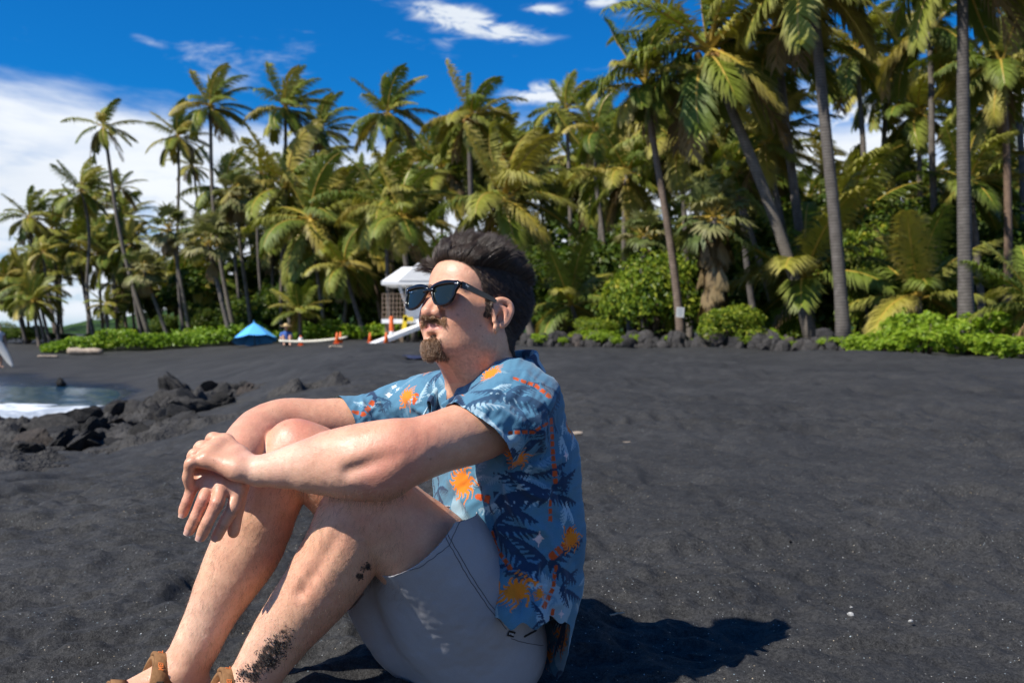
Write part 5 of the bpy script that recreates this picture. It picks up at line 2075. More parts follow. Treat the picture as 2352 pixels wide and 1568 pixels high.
    rn = np.linalg.norm(V - nb - t[:, None] * d, axis=1) - np.interp(t, [-.3, 0, .5, 1], [.082, .079, .052, .010])
    cn = -rn
    cn = np.where(V[:, 2] > .645, .01, cn)
    c = np.maximum(np.maximum(cl, cr), np.maximum(ch, cn))
    V, F = trim(V, F, c)
    V, F, used = compact(V, F)
    N = vnormals(V, F)
    C = print_cloth(V, N, 3)
    me = mesh_np('shirt', V, F, [cloth_mat()])
    a = me.attributes.new('print', 'FLOAT_COLOR', 'POINT')
    a.data.foreach_set('color', np.concatenate((C, np.ones((len(V), 1))), 1).astype(np.float32).ravel())
    o = link('shirt', me, person)
    return o, V, N


BLUE, DEEPB, LIGHT, NAVY, ORANGE, RED, PINK = [np.array(c) for c in ((0.072, 0.190, 0.285), (0.040, 0.115, 0.195), (0.30, 0.43, 0.50), (0.014, 0.038, 0.088), (0.72, 0.20, 0.012), (0.48, 0.075, 0.014), (0.70, 0.55, 0.55))]


def cloth_mat():
    t = MT('printed_cotton', 0.85, 0.2)
    c = t.attr('print', 0)
    n = t.noise(900, 2, 0.5)
    c = t.mix(1.0, c, t.ramp(n, [(0.3, (0.90, 0.90, 0.90)), (0.7, (1.08, 1.08, 1.08))]), 'MULTIPLY')
    t.col(c)
    t.b.inputs['Sheen Weight'].default_value = 0.15
    t.bump(n, 0.25, 0.0008)
    return t.m


def frond_print(x, y, L, curl, wmax, teeth=7):
    """one palm leaf: starts at the origin, runs along +x, curls down; returns inside mask"""
    s = x / L
    sp = -curl * L * s * s
    dy = sp - y                       # below the spine
    w = wmax * L * np.clip(np.sin(np.pi * np.clip(s * 0.92 + 0.08, 0, 1)), 0, 1) ** 0.75
    ph = (s - dy / L * 0.55) * teeth
    fr = ph - np.floor(ph)
    tooth = fr < 0.80 * (1 - np.clip((dy / (w + 1e-6) - .25) / .75, 0, 1) ** 1.3)
    rib = dy < 0.34 * w
    return (s > 0) & (s < 1) & (dy > -0.018 * L) & (dy < w) & (tooth | rib)


def sun_print(x, y, R, rays=15):
    r = np.hypot(x, y) / R
    th = np.arctan2(y, x) + 0.22 * np.sin(r * 9)
    ph = th / (2 * np.pi) * rays
    fr = np.abs(ph - np.floor(ph) - 0.5) * 2
    odd = 0.80 + 0.20 * np.cos(np.floor(ph) * 2.4)
    return (r < 0.38) | ((r < odd) & (fr < 0.90 * (1 - (r - 0.33) / (odd - 0.30))))


def print_cloth(V, N, seed):
    n = len(V)
    C = np.repeat(BLUE[None], n, 0)
    broad = fbm(V, 7, 2, 31)
    C[broad < -0.42] = BLUE * .62 + DEEPB * .38
    C[broad > 0.48] = LIGHT * 0.72 + BLUE * 0.28
    rg = np.random.default_rng(seed)
    tree_idx = None

    def local(i, R):
        p, nn = V[i], N[i]
        m = np.flatnonzero((np.abs(V[:, 0] - p[0]) < R) & (np.abs(V[:, 1] - p[1]) < R) & (np.abs(V[:, 2] - p[2]) < R))
        m = m[(N[m] @ nn) > 0.05]
        # right as the onlooker of this patch sees it, and up
        up = np.array((0, 0, 1.0)) - nn * nn[2]
        if np.linalg.norm(up) < 0.3:
            up = np.array((0, 1.0, 0)) - nn * nn[1]
        up /= np.linalg.norm(up)
        rt = np.cross(up, nn)
        q = V[m] - p
        return m, q @ rt, q @ up

    def rot(x, y, deg):
        a = math.radians(deg)
        return x * math.cos(a) + y * math.sin(a), -x * math.sin(a) + y * math.cos(a)

    def fan(i, R, angs, col, wm=0.34, curl=0.38):
        m, x, y = local(i, R * 1.15)
        for a in angs:
            f = 1 if math.cos(math.radians(a)) >= 0 else -1
            xx, yy = rot(x * f, y, a if f > 0 else 180 - a)
            k = frond_print(xx, yy, R * (0.85 + 0.15 * math.sin(a)), curl, wm)
            C[m[k]] = col

    def sun(i, R, col=ORANGE):
        m, x, y = local(i, R * 1.1)
        C[m[sun_print(x, y, R)]] = col

    def star(i, R, col=PINK):
        m, x, y = local(i, R * 1.1)
        C[m[np.sqrt(np.abs(x)) + np.sqrt(np.abs(y) * .7) < math.sqrt(R)]] = col

    u, v = to_px(V)
    near = N[:, 1] < -0.12
    vis = np.flatnonzero(near)

    def at(px, py):
        return vis[np.argmin((u[vis] - px) ** 2 + (v[vis] - py) ** 2 + np.maximum(V[vis, 1] - 1.9, 0) * 3e3)]

    K = 0.00080

    def trunk(line, w, dash=17):
        d, t, L = seg_dist2(u, v, line)
        w_ = w * (0.75 + 0.5 * t)
        k = near & (d < w_) & (((t * L / dash) % 1.0) < 0.74)
        C[k] = RED
    # scattered print everywhere first
    idx = rg.permutation(np.flatnonzero(N[:, 1] > -0.25))[:110]
    for q, i in enumerate(idx):
        a0 = rg.uniform(0, 360)
        if q % 5 == 0:
            fan(i, rg.uniform(.05, .075), [a0 + b for b in (0, 55, 115)], LIGHT * 0.9, 0.3)
        elif q % 5 == 3 and not near[i]:
            sun(i, rg.uniform(.032, .046))
        else:
            fan(i, rg.uniform(.05, .085), [a0 + b for b in (0, 60, 125)], NAVY if q % 3 else DEEPB, 0.34)
    for i in rg.permutation(vis)[:46]:
        a0 = rg.uniform(0, 360)
        fan(i, rg.uniform(.035, .06), [a0 + b for b in (0, 60)], (BLUE * .68 + DEEPB * .32) if rg.random() < .6 else (BLUE * .7 + LIGHT * .3), 0.34)
    # the motifs one can see, light leaves first
    for px, py, R, an in ((1075, 935, 75, (-5, 40, 165)), (1000, 915, 60, (100, 60, 150)), (960, 925, 55, (90, 140)), (1120, 900, 70, (20, 60)), (1185, 1150, 75, (20, 160, 90)), (1290, 1000, 60, (-60, -90, 80)),
                          (1080, 1120, 60, (60, 120)), (1300, 1150, 55, (-80, -50)), (1215, 1345, 50, (20, 80)), (850, 935, 50, (120, 60))):
        fan(at(px, py), R * K, an, LIGHT, 0.36)
    for px, py, R, an in ((1160, 905, 100, (150, 60, 15, -25, 190)), (1263, 948, 95, (170, 130, 50, -20)), (1263, 1140, 112, (165, 125, 60, 10)), (1132, 1212, 125, (62, 22, -18)), (1138, 1150, 112, (40, 0)),
                          (1258, 1292, 105, (165, 120, 45, -10)), (1190, 1005, 60, (200, 160, 120)), (1220, 1090, 75, (150, 20)), (1285, 1350, 70, (-40, -10, 60)), (1250, 1420, 55, (-60, 200, 100)),
                          (900, 925, 55, (170, 200, 130)), (840, 930, 45, (-70, 200)), (1075, 1010, 60, (170, 130, 210)), (1290, 1080, 60, (-60, -100)), (1240, 880, 55, (20, -20, 150)), (1110, 1290, 40, (-60, -20))):
        fan(at(px, py), R * K, an, NAVY if py > 1000 else NAVY * .6 + DEEPB * .4, 0.38, 0.46)  # leaves up on the lit shoulder coloured paler, sunlight put into the print
    for ln, w in (([(1266, 962), (1270, 1040), (1276, 1105)], 4.5), ([(1264, 1150), (1264, 1200)], 4), ([(1257, 972), (1225, 992), (1172, 994)], 4), ([(1131, 1222), (1140, 1258), (1172, 1304)], 4.5),
                  ([(1310, 1215), (1300, 1250), (1270, 1275)], 8), ([(1277, 1300), (1270, 1350), (1250, 1392)], 4.5), ([(1270, 1400), (1264, 1440)], 5), ([(1096, 1140), (1128, 1147)], 8),
                  ([(812, 945), (835, 952), (855, 925)], 5), ([(950, 925), (956, 908)], 5), ([(1180, 868), (1230, 885), (1262, 910)], 4), ([(1262, 1490), (1250, 1500)], 5)):
        trunk(ln, w)
    for px, py, R in ((1061, 1106, 60), (1187, 1043, 42), (1128, 858, 42), (930, 908, 42), (1183, 1358, 48), (1312, 1238, 40), (1308, 985, 30), (1240, 1362, 22)):
        sun(at(px, py), R * K)
    for px, py, R in ((1242, 1006, 10), (1238, 1237, 19), (1300, 1045, 12), (1290, 1410, 10)):
        star(at(px, py), R * K)
    for px, py, R in ((905, 885, 12), (893, 905, 14), (912, 893, 9)):
        star(at(px, py), R * K, np.array((.75, .78, .8)))
    return C


SHIRT, SV, SN = build_shirt()


def build_collar():
    """stand and fall of the open collar as one folded band round the neck"""
    up = np.array((0, 0, 1.0))
    cn = W(1122, 850, 2.0)
    st = []
    # angle round the neck (0 = his front), height of the fold, radius along f and l
    for k, (a, zf, r, fall, out) in enumerate(((-14, .555, .100, .030, .012), (-30, .575, .088, .042, .020), (-60, .605, .078, .046, .026), (-95, .630, .074, .044, .026), (-135, .650, .075, .042, .022), (-180, .660, .078, .042, .018),
                                               (-225, .652, .076, .042, .022), (-265, .632, .075, .046, .026), (-300, .606, .079, .050, .028), (-330, .575, .090, .046, .020), (-346, .555, .102, .030, .012))):
        st.append((a, zf, r, fall, out))
    st = np.array(st)
    m = 60
    s = np.linspace(0, len(st) - 1, m)
    rows = [np.interp(s, np.arange(len(st)), st[:, i]) for i in range(5)]
    k = np.ones(7) / 7
    rows = [np.convolve(np.pad(r, 3, mode='edge'), k, 'valid') for r in rows]
    V = []
    for a, zf, r, fall, out in zip(*rows):
        A = math.radians(a)
        d = FWD * math.cos(A) + LFT * math.sin(-A)
        d = FWD * math.cos(A) - LFT * math.sin(A)
        c0 = np.array((cn[0], cn[1], 0)) + FWD * (0.018 * math.cos(A))
        w = 0.002 * math.sin(a * .31)
        for rr, zz in ((r + .006, zf - .050), (r - .001, zf - .024), (r - .001, zf - .006), (r + .004, zf), (r + .010, zf - .003), (r + out * .62, zf - fall * .40), (r + out * 1.05 + w, zf - fall * .80), (r + out * 1.25 + w, zf - fall)):
            V.append(c0 + d * rr + up * zz)
    V = np.array(V)
    nx = 8
    idx = np.arange(m * nx).reshape(m, nx)
    F = np.stack((idx[:-1, :-1], idx[1:, :-1], idx[1:, 1:], idx[:-1, 1:]), -1).reshape(-1, 4)
    # refine so that the print can be carried by the points
    me = mesh_np('collar', V, F)
    bm = bmesh.new()
    bm.from_mesh(me)
    bmesh.ops.subdivide_edges(bm, edges=bm.edges, cuts=3, use_grid_fill=True, smooth=0.6)
    bmesh.ops.recalc_face_normals(bm, faces=bm.faces)
    bmesh.ops.solidify(bm, geom=bm.faces[:], thickness=0.0016)
    bm.to_mesh(me)
    bm.free()
    n = len(me.vertices)
    P = np.empty(n * 3, np.float32)
    me.vertices.foreach_get('co', P)
    P = P.reshape(-1, 3).astype(float)
    g = fbm(P * np.array((1, 1, .6)), 38, 2, 8)
    C = np.repeat(BLUE[None], n, 0)
    C[g > 0.25] = NAVY
    C[g < -0.30] = LIGHT
    C[np.abs(g - 0.02) < 0.025] = DEEPB
    a = me.attributes.new('print', 'FLOAT_COLOR', 'POINT')
    a.data.foreach_set('color', np.concatenate((C, np.ones((n, 1))), 1).astype(np.float32).ravel())
    me.materials.append(bpy.data.materials['printed_cotton'])
    me.polygons.foreach_set('use_smooth', np.full(len(me.polygons), True))
    link('collar', me, SHIRT)


build_collar()


def build_shorts():
    S = Sdf()
    hipL, hipR = W(1108, 1472, 1.985), W(1075, 1440, 2.08)
    S.ell(W(1122, 1480, 2.01), (.118, .148, .125), None, 0.03)
    S.chain([hipL, W(1062, 1366, 1.90), W(978, 1240, 1.83), W(900, 1150, 1.79)], [.112, .108, .0965, .094], 0.03, 4, kin=0.02)
    S.chain([hipR, W(930, 1300, 2.0), W(800, 1215, 1.965), W(720, 1130, 1.94)], [.125, .112, .105, .103], 0.03, 4, kin=0.02)
    S.chain([W(925, 1330, 1.865), W(985, 1440, 1.90), W(1070, 1510, 1.965)], [.045, .066, .09], 0.04, 3, kin=0.02)
    S.chain([W(850, 1370, 1.96), W(930, 1480, 1.97), W(1060, 1520, 2.0)], [.045, .055, .08], 0.04, 3, kin=0.02)
    V, F = S.mesh((-.42, 1.62, -.03), (.20, 2.30, .56), 0.0025)
    N = vnormals(V, F)
    u, v = to_px(V)
    L = [([(1010, 1270), (960, 1370), (905, 1450)], 0.00223, 5), ([(1045, 1300), (985, 1410), (925, 1500)], 0.00186, 4), ([(1075, 1290), (1035, 1400), (965, 1530)], 0.00223, 6), ([(1105, 1340), (1050, 1430), (1000, 1540)], 0.00186, 4),
         ([(1140, 1370), (1085, 1450), (1030, 1560)], 0.00223, 5), ([(1170, 1400), (1120, 1470), (1070, 1565)], 0.00186, 5), ([(1190, 1420), (1160, 1500), (1120, 1568)], -0.00186, 5), ([(1205, 1430), (1200, 1500), (1185, 1560)], 0.00186, 5),
         ([(960, 1290), (920, 1360), (895, 1420)], 0.00149, 4), ([(1120, 1250), (1140, 1310), (1160, 1350)], -0.00112, 6), ([(905, 1320), (935, 1420), (985, 1520)], -0.00149, 6), ([(870, 1350), (855, 1420), (880, 1500)], 0.00223, 5),
         ([(835, 1380), (850, 1440), (900, 1530)], -0.00149, 6)]
    # flat-felled side seam, pocket edge and hem stitching as fine raised lines
    h = folds(V, N, L)
    for ln in ([(1020, 1230), (1075, 1330), (1140, 1420), (1190, 1470)], [(1190, 1475), (1235, 1490), (1265, 1500)]):
        d, t, LL = seg_dist2(u, v, ln)
        h += 0.0014 * np.exp(-((d - 4) / 1.6) ** 2) * (N[:, 1] < .1) + 0.0014 * np.exp(-(d / 1.6) ** 2) * (N[:, 1] < .1)
    h *= 0.10
    h += 0.0014 * fbm(V, 11, 2, 71) + 0.0010 * fbm(V, 40, 2, 72)
    V = V + N * h[:, None]
    aL = W(850, 1150, 1.79) - W(1165, 1470, 1.93)
    aR = W(700, 1040, 1.93) - W(1110, 1440, 2.08)
    pL = plane3(W(1056, 1152, 1.80), W(880, 1300, 1.80), aL)
    pR = plane3(W(900, 1140, 1.97), W(787, 1405, 1.955), aR)
    # which leg a point belongs to: nearer to the left or the right thigh line
    def dist(a, b):
        d = b - a
        t = np.clip(((V - a) @ d) / (d @ d), 0, 1.5)
        return np.linalg.norm(V - a - t[:, None] * d, axis=1)
    left = dist(W(1165, 1470, 1.93), W(850, 1150, 1.79)) < dist(W(1110, 1440, 2.08), W(700, 1040, 1.93))
    cL = (V - pL[0]) @ pL[1]
    cR = (V - pR[0]) @ pR[1]
    c = np.where(left, cL, cR)
    c = np.maximum(c, V[:, 2] - 0.36)
    V, F = trim(V, F, c)
    V, F, _ = compact(V, F)
    t = MT('grey_board_short_cloth', 0.75, 0.3)
    n = t.noise(700, 2)
    w = t.noise(6, 3)
    t.col(t.mix(1.0, t.ramp(w, [(0.3, (0.31, 0.31, 0.33)), (0.7, (0.35, 0.35, 0.37))]), t.ramp(n, [(0.3, (.93, .93, .93)), (.7, (1.05, 1.05, 1.05))]), 'MULTIPLY'))
    t.bump(n, 0.2, 0.0006)
    me = mesh_np('shorts', V, F, [t.m])
    o = link('shorts', me, person)
    md = o.modifiers.new('cloth', 'SOLIDIFY')
    md.thickness = 0.0018
    md.offset = -1
    return o, V, vnormals(V, F)


SHORTS, TV, TN = build_shorts()


# ---- sunglasses
def build_glasses():
    g = thing('sunglasses', 'black thick rimmed sunglasses with dark green lenses worn by the man', 'sunglasses', HO)
    t = MT('black_acetate', 0.16, 0.5)
    t.col((0.006, 0.006, 0.007))
    blk = t.m
    t = MT('dark_lens', 0.03, 0.4)
    t.col((0.010, 0.014, 0.011))
    t.b.inputs['Coat Weight'].default_value = 0.15
    t.b.inputs['Coat Roughness'].default_value = 0.02
    lens_m = t.m
    t = MT('silver_inlay', 0.25, 0.6)
    t.col((0.75, 0.75, 0.76))
    t.b.inputs['Metallic'].default_value = 1.0
    silver = t.m
    # glasses frame of reference: x forward, y left, z up, tipped a little down to the ear
    tip = math.radians(-7)

    def G(x, y, z):
        # wrap of the front
        xx = 0.1135 + x - 0.9 * y * y
        zz = 0.000 + z
        px, pz = xx - 0.02, zz - 0.02
        c, s = math.cos(tip), math.sin(tip)
        return HM @ (np.array((px * c + pz * s + 0.02, y * 1.07, -px * s + pz * c + 0.02)) * HS)

    def outline(s, grow):
        """half of the front: y from the nose outwards, closed"""
        P = [(0.010, 0.010), (0.0115, 0.0165), (0.020, 0.0200), (0.036, 0.0215), (0.052, 0.0215), (0.0625, 0.0185), (0.0620, 0.006), (0.0600, -0.009), (0.0535, -0.0190), (0.040, -0.0220), (0.026, -0.0185), (0.0175, -0.008), (0.0125, 0.002)]
        P = np.array(P) * np.array((1.0, 0.88)) + np.array((0, 0.0022))
        c = P.mean(0)
        # close smooth curve
        n = 52
        m = len(P)
        out = []
        for i in range(n):
            f = i / n * m
            k = int(f)
            tt = f - k
            p0, p1, p2, p3 = P[(k - 1) % m], P[k % m], P[(k + 1) % m], P[(k + 2) % m]
            out.append(0.5 * (2 * p1 + (p2 - p0) * tt + (2 * p0 - 5 * p1 + 4 * p2 - p3) * tt ** 2 + (3 * p1 - p0 - 3 * p2 + p3) * tt ** 3))
        out = np.array(out)
        d = out - c
        return out * np.array((s, 1)), d / np.linalg.norm(d, axis=1)[:, None] * np.array((s, 1))
    fb = MB()
    for s in (1, -1):
        o, d = outline(s, 0)
        n = len(o)
        V, F = [], []
        for i in range(n):
            # rim: thick at the top and the outer corner
            zt = sstep(0.004, 0.020, o[i, 1])
            w = 0.0038 + 0.0042 * zt + 0.003 * sstep(0.050, 0.062, abs(o[i, 0])) * zt
            a, b = o[i], o[i] + d[i] * w
            V += [G(0.0022, *a), G(0.0030, *(a * .6 + b * .4)), G(0.0022, *b), G(-0.0028, *b), G(-0.0028, *a)]
        for i in range(n):
            j = (i + 1) % n
            for k in range(5):
                q = (i * 5 + k, i * 5 + (k + 1) % 5, j * 5 + (k + 1) % 5, j * 5 + k)
                F.append(q if s < 0 else q[::-1])
        fb.add(V, F)
    # bridge and end pieces
    fb.tube([G(0.0012, y, 0.0135 - abs(y) * .12) for y in np.linspace(-0.013, 0.013, 7)], 0.0042, 8)
    fb.build('front_frame', blk, g, True)
    for s in (1, -1):
        o, d = outline(s, 0)
        c = o.mean(0)
        n = len(o)
        V = [G(0.0016, *c)]
        F = []
        for q, f in enumerate((0.5, 1.02)):
            V += [G(-0.0004 + 0.0020 * (1 - f * f), *(c + (p - c) * f)) for p in o]
        for i in range(n):
            j = (i + 1) % n
            t1 = (0, 1 + i, 1 + j)
            t2 = (1 + i, 1 + n + i, 1 + n + j, 1 + j)
            F += [t1 if s > 0 else t1[::-1], t2 if s > 0 else t2[::-1]]
        MB().add(V, F).build('lens', lens_m, g, True)
        # temple: a deep bar that narrows to the ear and bends down behind it
        y0 = 0.0725
        st = [(-0.004, y0, 0.0195, 0.0120), (-0.014, y0 + .0015, 0.0195, 0.0115), (-0.045, y0 + .0030, 0.0185, 0.0100), (-0.076, y0 + .0035, 0.0180, 0.0088), (-0.094, y0 + .0035, 0.0165, 0.0062), (-0.108, y0 + .0030, 0.010, 0.0052), (-0.126, y0 + .001, -0.004, 0.005)]
        V, F = [], []
        for x, y, z, h in st:
            base = G(0, s * 0.0715, z)
            p = HM @ (np.array((x, s * (y - 0.0715), -x * math.sin(tip) * 1.0)) * HS)
            for dy, dz in ((-.002, -h / 2), (.002, -h / 2), (.002, h / 2), (-.002, h / 2)):
                V.append(base + p + HM @ (np.array((0, s * dy, dz)) * HS))
        for i in range(len(st) - 1):
            for k in range(4):
                q = (i * 4 + k, i * 4 + (k + 1) % 4, i * 4 + 4 + (k + 1) % 4, i * 4 + 4 + k)
                F.append(q if s < 0 else q[::-1])
        F += [(0, 1, 2, 3), tuple(len(st) * 4 - 1 - k for k in range(4))]
        tm = MB().add(V, F).build('temple', blk, g)
        # silver rivet on the front corner
        MB().tube([G(0.0033, s * 0.0665, 0.0205), G(0.0036, s * 0.0625, 0.0200)], 0.0011, 6).build('rivet', silver, g, True)
        if s > 0:
            txt('Ray-Ban', 0.0056, silver, tm, V_at=(G(0, .0715, 0.0215) + HM @ (np.array((-0.0095, 0.0046, -0.0034)) * HS)), right=-HM[:, 0] * math.cos(tip) + HM[:, 2] * math.sin(tip), out=HM[:, 1], slant=0.25)
        else:
            txt('Ray-Ban', 0.0034, silver, g, V_at=G(0.0042, -0.0560, 0.0140), right=HM[:, 1], out=HM[:, 0], slant=0.25)
    return g


def txt(body, size, mat, parent, V_at, right, out, slant=0.0, bold=0.0, name='lettering'):
    """raised lettering as a mesh, lying on a face: right = reading direction, out = face normal"""
    cu = bpy.data.curves.new('tmp_text', 'FONT')
    cu.body = body
    cu.size = size
    cu.shear = slant
    cu.extrude = size * 0.03
    cu.offset = bold * size
    cu.resolution_u = 2
    ob = bpy.data.objects.new('tmp_text', cu)
    COL.objects.link(ob)
    dg = bpy.context.evaluated_depsgraph_get()
    me = bpy.data.meshes.new_from_object(ob.evaluated_get(dg))
    bpy.data.objects.remove(ob)
    me.name = name
    me.materials.clear()
    me.materials.append(mat)
    r = np.asarray(right, float)
    r = r / np.linalg.norm(r)
    o = np.asarray(out, float)
    o = o - r * (o @ r)
    o /= np.linalg.norm(o)
    u = np.cross(o, r)
    M = Matrix(((r[0], u[0], o[0], V_at[0]), (r[1], u[1], o[1], V_at[1]), (r[2], u[2], o[2], V_at[2]), (0, 0, 0, 1)))
    me.transform(M)
    return link(name, me, parent)


build_glasses()


# ---- sandals, clinging sand, shorts tag
def build_sandals():
    t = MT('brown_suede', 0.9, 0.2)
    n = t.noise(60, 5, 0.65)
    t.col(t.ramp(n, [(0.3, (0.135, 0.065, 0.028)), (0.7, (0.27, 0.145, 0.065))]))
    t.bump(t.noise(300, 3), 0.4, 0.001)
    suede = t.m
    rub = mat_noise('sandal_rubber', (0.02, 0.018, 0.016), (0.04, 0.035, 0.03), 40, 0.8)
    t = MT('orange_print', 0.6)
    t.col((0.70, 0.20, 0.05))
    org = t.m
    t = MT('dark_buckle', 0.4)
    t.col((0.03, 0.025, 0.02))
    buckle = t.m
    for rows, near in ((LEG_L, True), (LEG_R, False)):
        an = W(*rows[-1][:3])
        ax = np.array((-0.135, -0.075, 0.0))
        ax /= np.linalg.norm(ax)
        sd = np.array((-ax[1], ax[0], 0.0))
        if sd[1] > 0:
            sd = -sd                                   # towards the camera
        up = np.array((0, 0, 1.0))
        base = np.array((an[0], an[1], an[2] - 0.064)) + ax * 0.05
        s = link('sandal', None, person, loc=(0, 0, 0))
        # sole
        mb = MB()
        V, F = [], []
        prof = [(-0.105, .026), (-0.085, .036), (-0.03, .036), (0.04, .040), (0.10, .046), (0.145, .042), (0.175, .024)]
        for a, w in prof:
            for b in (-1, 1):
                for z in (-0.012, 0.016):
                    V.append(base + ax * a + sd * b * w + up * z)
        m = len(prof)
        for i in range(m - 1):
            q = i * 4
            F += [(q, q + 4, q + 5, q + 1), (q + 2, q + 3, q + 7, q + 6), (q + 1, q + 5, q + 7, q + 3), (q, q + 2, q + 6, q + 4)]
        F += [(0, 1, 3, 2), (m * 4 - 4, m * 4 - 2, m * 4 - 1, m * 4 - 3)]
        mb.add(V, F).build('sole', rub, s)

        def strap(pos, cz, ry, rz, width, tilt, thick=0.0045, name='strap', mat=suede, a0=-20, a1=200, lift=0.0, n=18):
            """band over the foot; tilt leans its plane back"""
            V, F = [], []
            ca, sa = math.cos(tilt), math.sin(tilt)
            for i in range(n + 1):
                A = math.radians(a0 + (a1 - a0) * i / n)
                for e, r in ((-1, 0), (-1, 1), (1, 1), (1, 0)):
                    k = 1 + (r * thick + lift) / ry
                    p = np.array((e * width / 2, math.cos(A) * ry * k, math.sin(A) * rz * k))
                    q = base + ax * (pos + p[0] * ca - p[2] * sa) + sd * p[1] + up * (cz + p[2] * ca + p[0] * sa)
                    V.append(q)
            for i in range(n):
                for k in range(4):
                    F.append((i * 4 + k, i * 4 + (k + 1) % 4, i * 4 + 4 + (k + 1) % 4, i * 4 + 4 + k))
            F += [(3, 2, 1, 0), (n * 4, n * 4 + 1, n * 4 + 2, n * 4 + 3)]
            return MB().add(V, F).build(name, mat, s, True)
        strap(0.008, 0.02, .043, .074, .044, 0.30)
        strap(0.010, 0.02, .043, .076, .038, 0.30, lift=.004, a0=20, a1=118)
        strap(0.075, 0.012, .047, .050, .034, 0.2)
        strap(0.077, 0.012, .047, .051, .028, 0.2, lift=.004, a0=20, a1=90)
        strap(-0.055, 0.040, .043, .026, .024, 1.35)
        MB().box(base + ax * 0.0 + sd * .050 + up * .060, (.012, .006, .022)).build('buckle', buckle, s)
        # brand word on the flap
        A = math.radians(62)
        ca, sa = math.cos(0.30), math.sin(0.30)
        pz = math.sin(A) * (.076 + .0150)
        pos = base + ax * (.010 - pz * sa) + sd * math.cos(A) * (.043 + .0090) + up * (.02 + pz * ca)
        outv = sd * math.cos(A) + (up * ca - ax * sa) * math.sin(A)
        rdir = -sd * math.sin(A) + (up * ca - ax * sa) * math.cos(A)
        txt('MERRELL', 0.013, org, s, pos - rdir * 0.020 + ax * 0.004, rdir, outv, bold=0.01)
    # black sand stuck to the calf
    u, v = to_px(BV)
    rg = np.random.default_rng(4)
    w = sand_weight(BV, BN)
    pick = rg.random(len(BV)) < sstep(.10, .62, w * (1 + .5 * fbm(BV, 90, 2, 3))) * 0.42
    i = np.flatnonzero(pick)
    i = rg.permutation(i)[:5200]
    P = BV[i] + rg.normal(0, .0009, (len(i), 3))
    r = rg.uniform(.0005, .0015, len(i)) * (1 + .5 * w[i])
    O = np.array(((1, 0, 0), (-1, 0, 0), (0, 1, 0), (0, -1, 0), (0, 0, 1), (0, 0, -1)), float)
    V = (P[:, None] + BN[i][:, None] * (r * .5)[:, None, None] + (O[None] * rg.uniform(.7, 1.2, (len(i), 6, 1))) * r[:, None, None]).reshape(-1, 3)
    T = np.array(((0, 2, 4), (2, 1, 4), (1, 3, 4), (3, 0, 4), (2, 0, 5), (1, 2, 5), (3, 1, 5), (0, 3, 5)))
    F = (np.arange(len(i))[:, None, None] * 6 + T[None]).reshape(-1, 3)
    gm = mat_noise('wet_black_sand', (0.008, 0.008, 0.009), (0.03, 0.03, 0.032), 600, 0.45, 0.5)
    o = link('clinging_sand', mesh_np('clinging_sand', V, F, [gm], smooth=False), person)
    o['kind'] = 'stuff'
    # stitched seams of the shorts as fine threads lying on the cloth
    t = MT('seam_thread', 0.8)
    t.col((0.10, 0.10, 0.115))
    thread = t.m
    u0, v0 = to_px(TV)
    ok0 = np.flatnonzero(TN[:, 1] < -0.05)
    for line in ([(1022, 1232), (1078, 1330), (1120, 1392), (1165, 1446)], [(1029, 1228), (1085, 1326), (1127, 1388), (1171, 1441)], [(905, 1318), (965, 1302), (1030, 1254), (1064, 1178)], [(1175, 1466), (1215, 1478), (1250, 1482)]):
        line = np.array(line, float)
        L = np.concatenate(([0], np.cumsum(np.linalg.norm(np.diff(line, axis=0), axis=1))))
        q = np.arange(0, L[-1], 5.0)
        px, py = np.interp(q, L, line[:, 0]), np.interp(q, L, line[:, 1])
        P = []
        for a, b in zip(px, py):
            k = ok0[np.argmin((u0[ok0] - a) ** 2 + (v0[ok0] - b) ** 2)]
            P.append(TV[k] + TN[k] * .0004)
        P = np.array(P)
        P[1:-1] = (P[:-2] + P[1:-1] * 2 + P[2:]) / 4
        MB().tube(P, .0007, 5).build('seam', thread, SHORTS)
    # woven tag on the side pocket of the shorts, pocket slit
    t = MT('black_tag', 0.7)
    t.col((0.012, 0.012, 0.014))
    tagm = t.m
    t = MT('white_thread', 0.7)
    t.col((0.6, 0.62, 0.66))
    uu, vv = to_px(TV)
    ok = np.flatnonzero(TN[:, 1] < -0.2)

    def surf(px, py):
        k = ok[np.argmin((uu[ok] - px) ** 2 + (vv[ok] - py) ** 2)]
        return TV[k], TN[k]
    p, nn = surf(1172, 1454)
    p2, _ = surf(1184, 1457)
    r = (p2 - p) / np.linalg.norm(p2 - p)
    nn = nn - r * (nn @ r)
    nn /= np.linalg.norm(nn)
    upv = np.cross(nn, r)
    c = p + nn * .0022
    tg = MB().box(c, (.0185, .0105, .0016), np.stack((r, upv, nn), 1)).build('tag', tagm, SHORTS)
    txt("O'NEILL", 0.0050, t.m, tg, c - r * .0082 - upv * .0018 + nn * .0010, r, nn, bold=0.02)
    a, na = surf(1203, 1460)
    b, nb_ = surf(1230, 1446)
    MB().bar(a + na * .0005, b + nb_ * .0005, .004, .003).build('pocket_slit', tagm, SHORTS)


build_sandals()


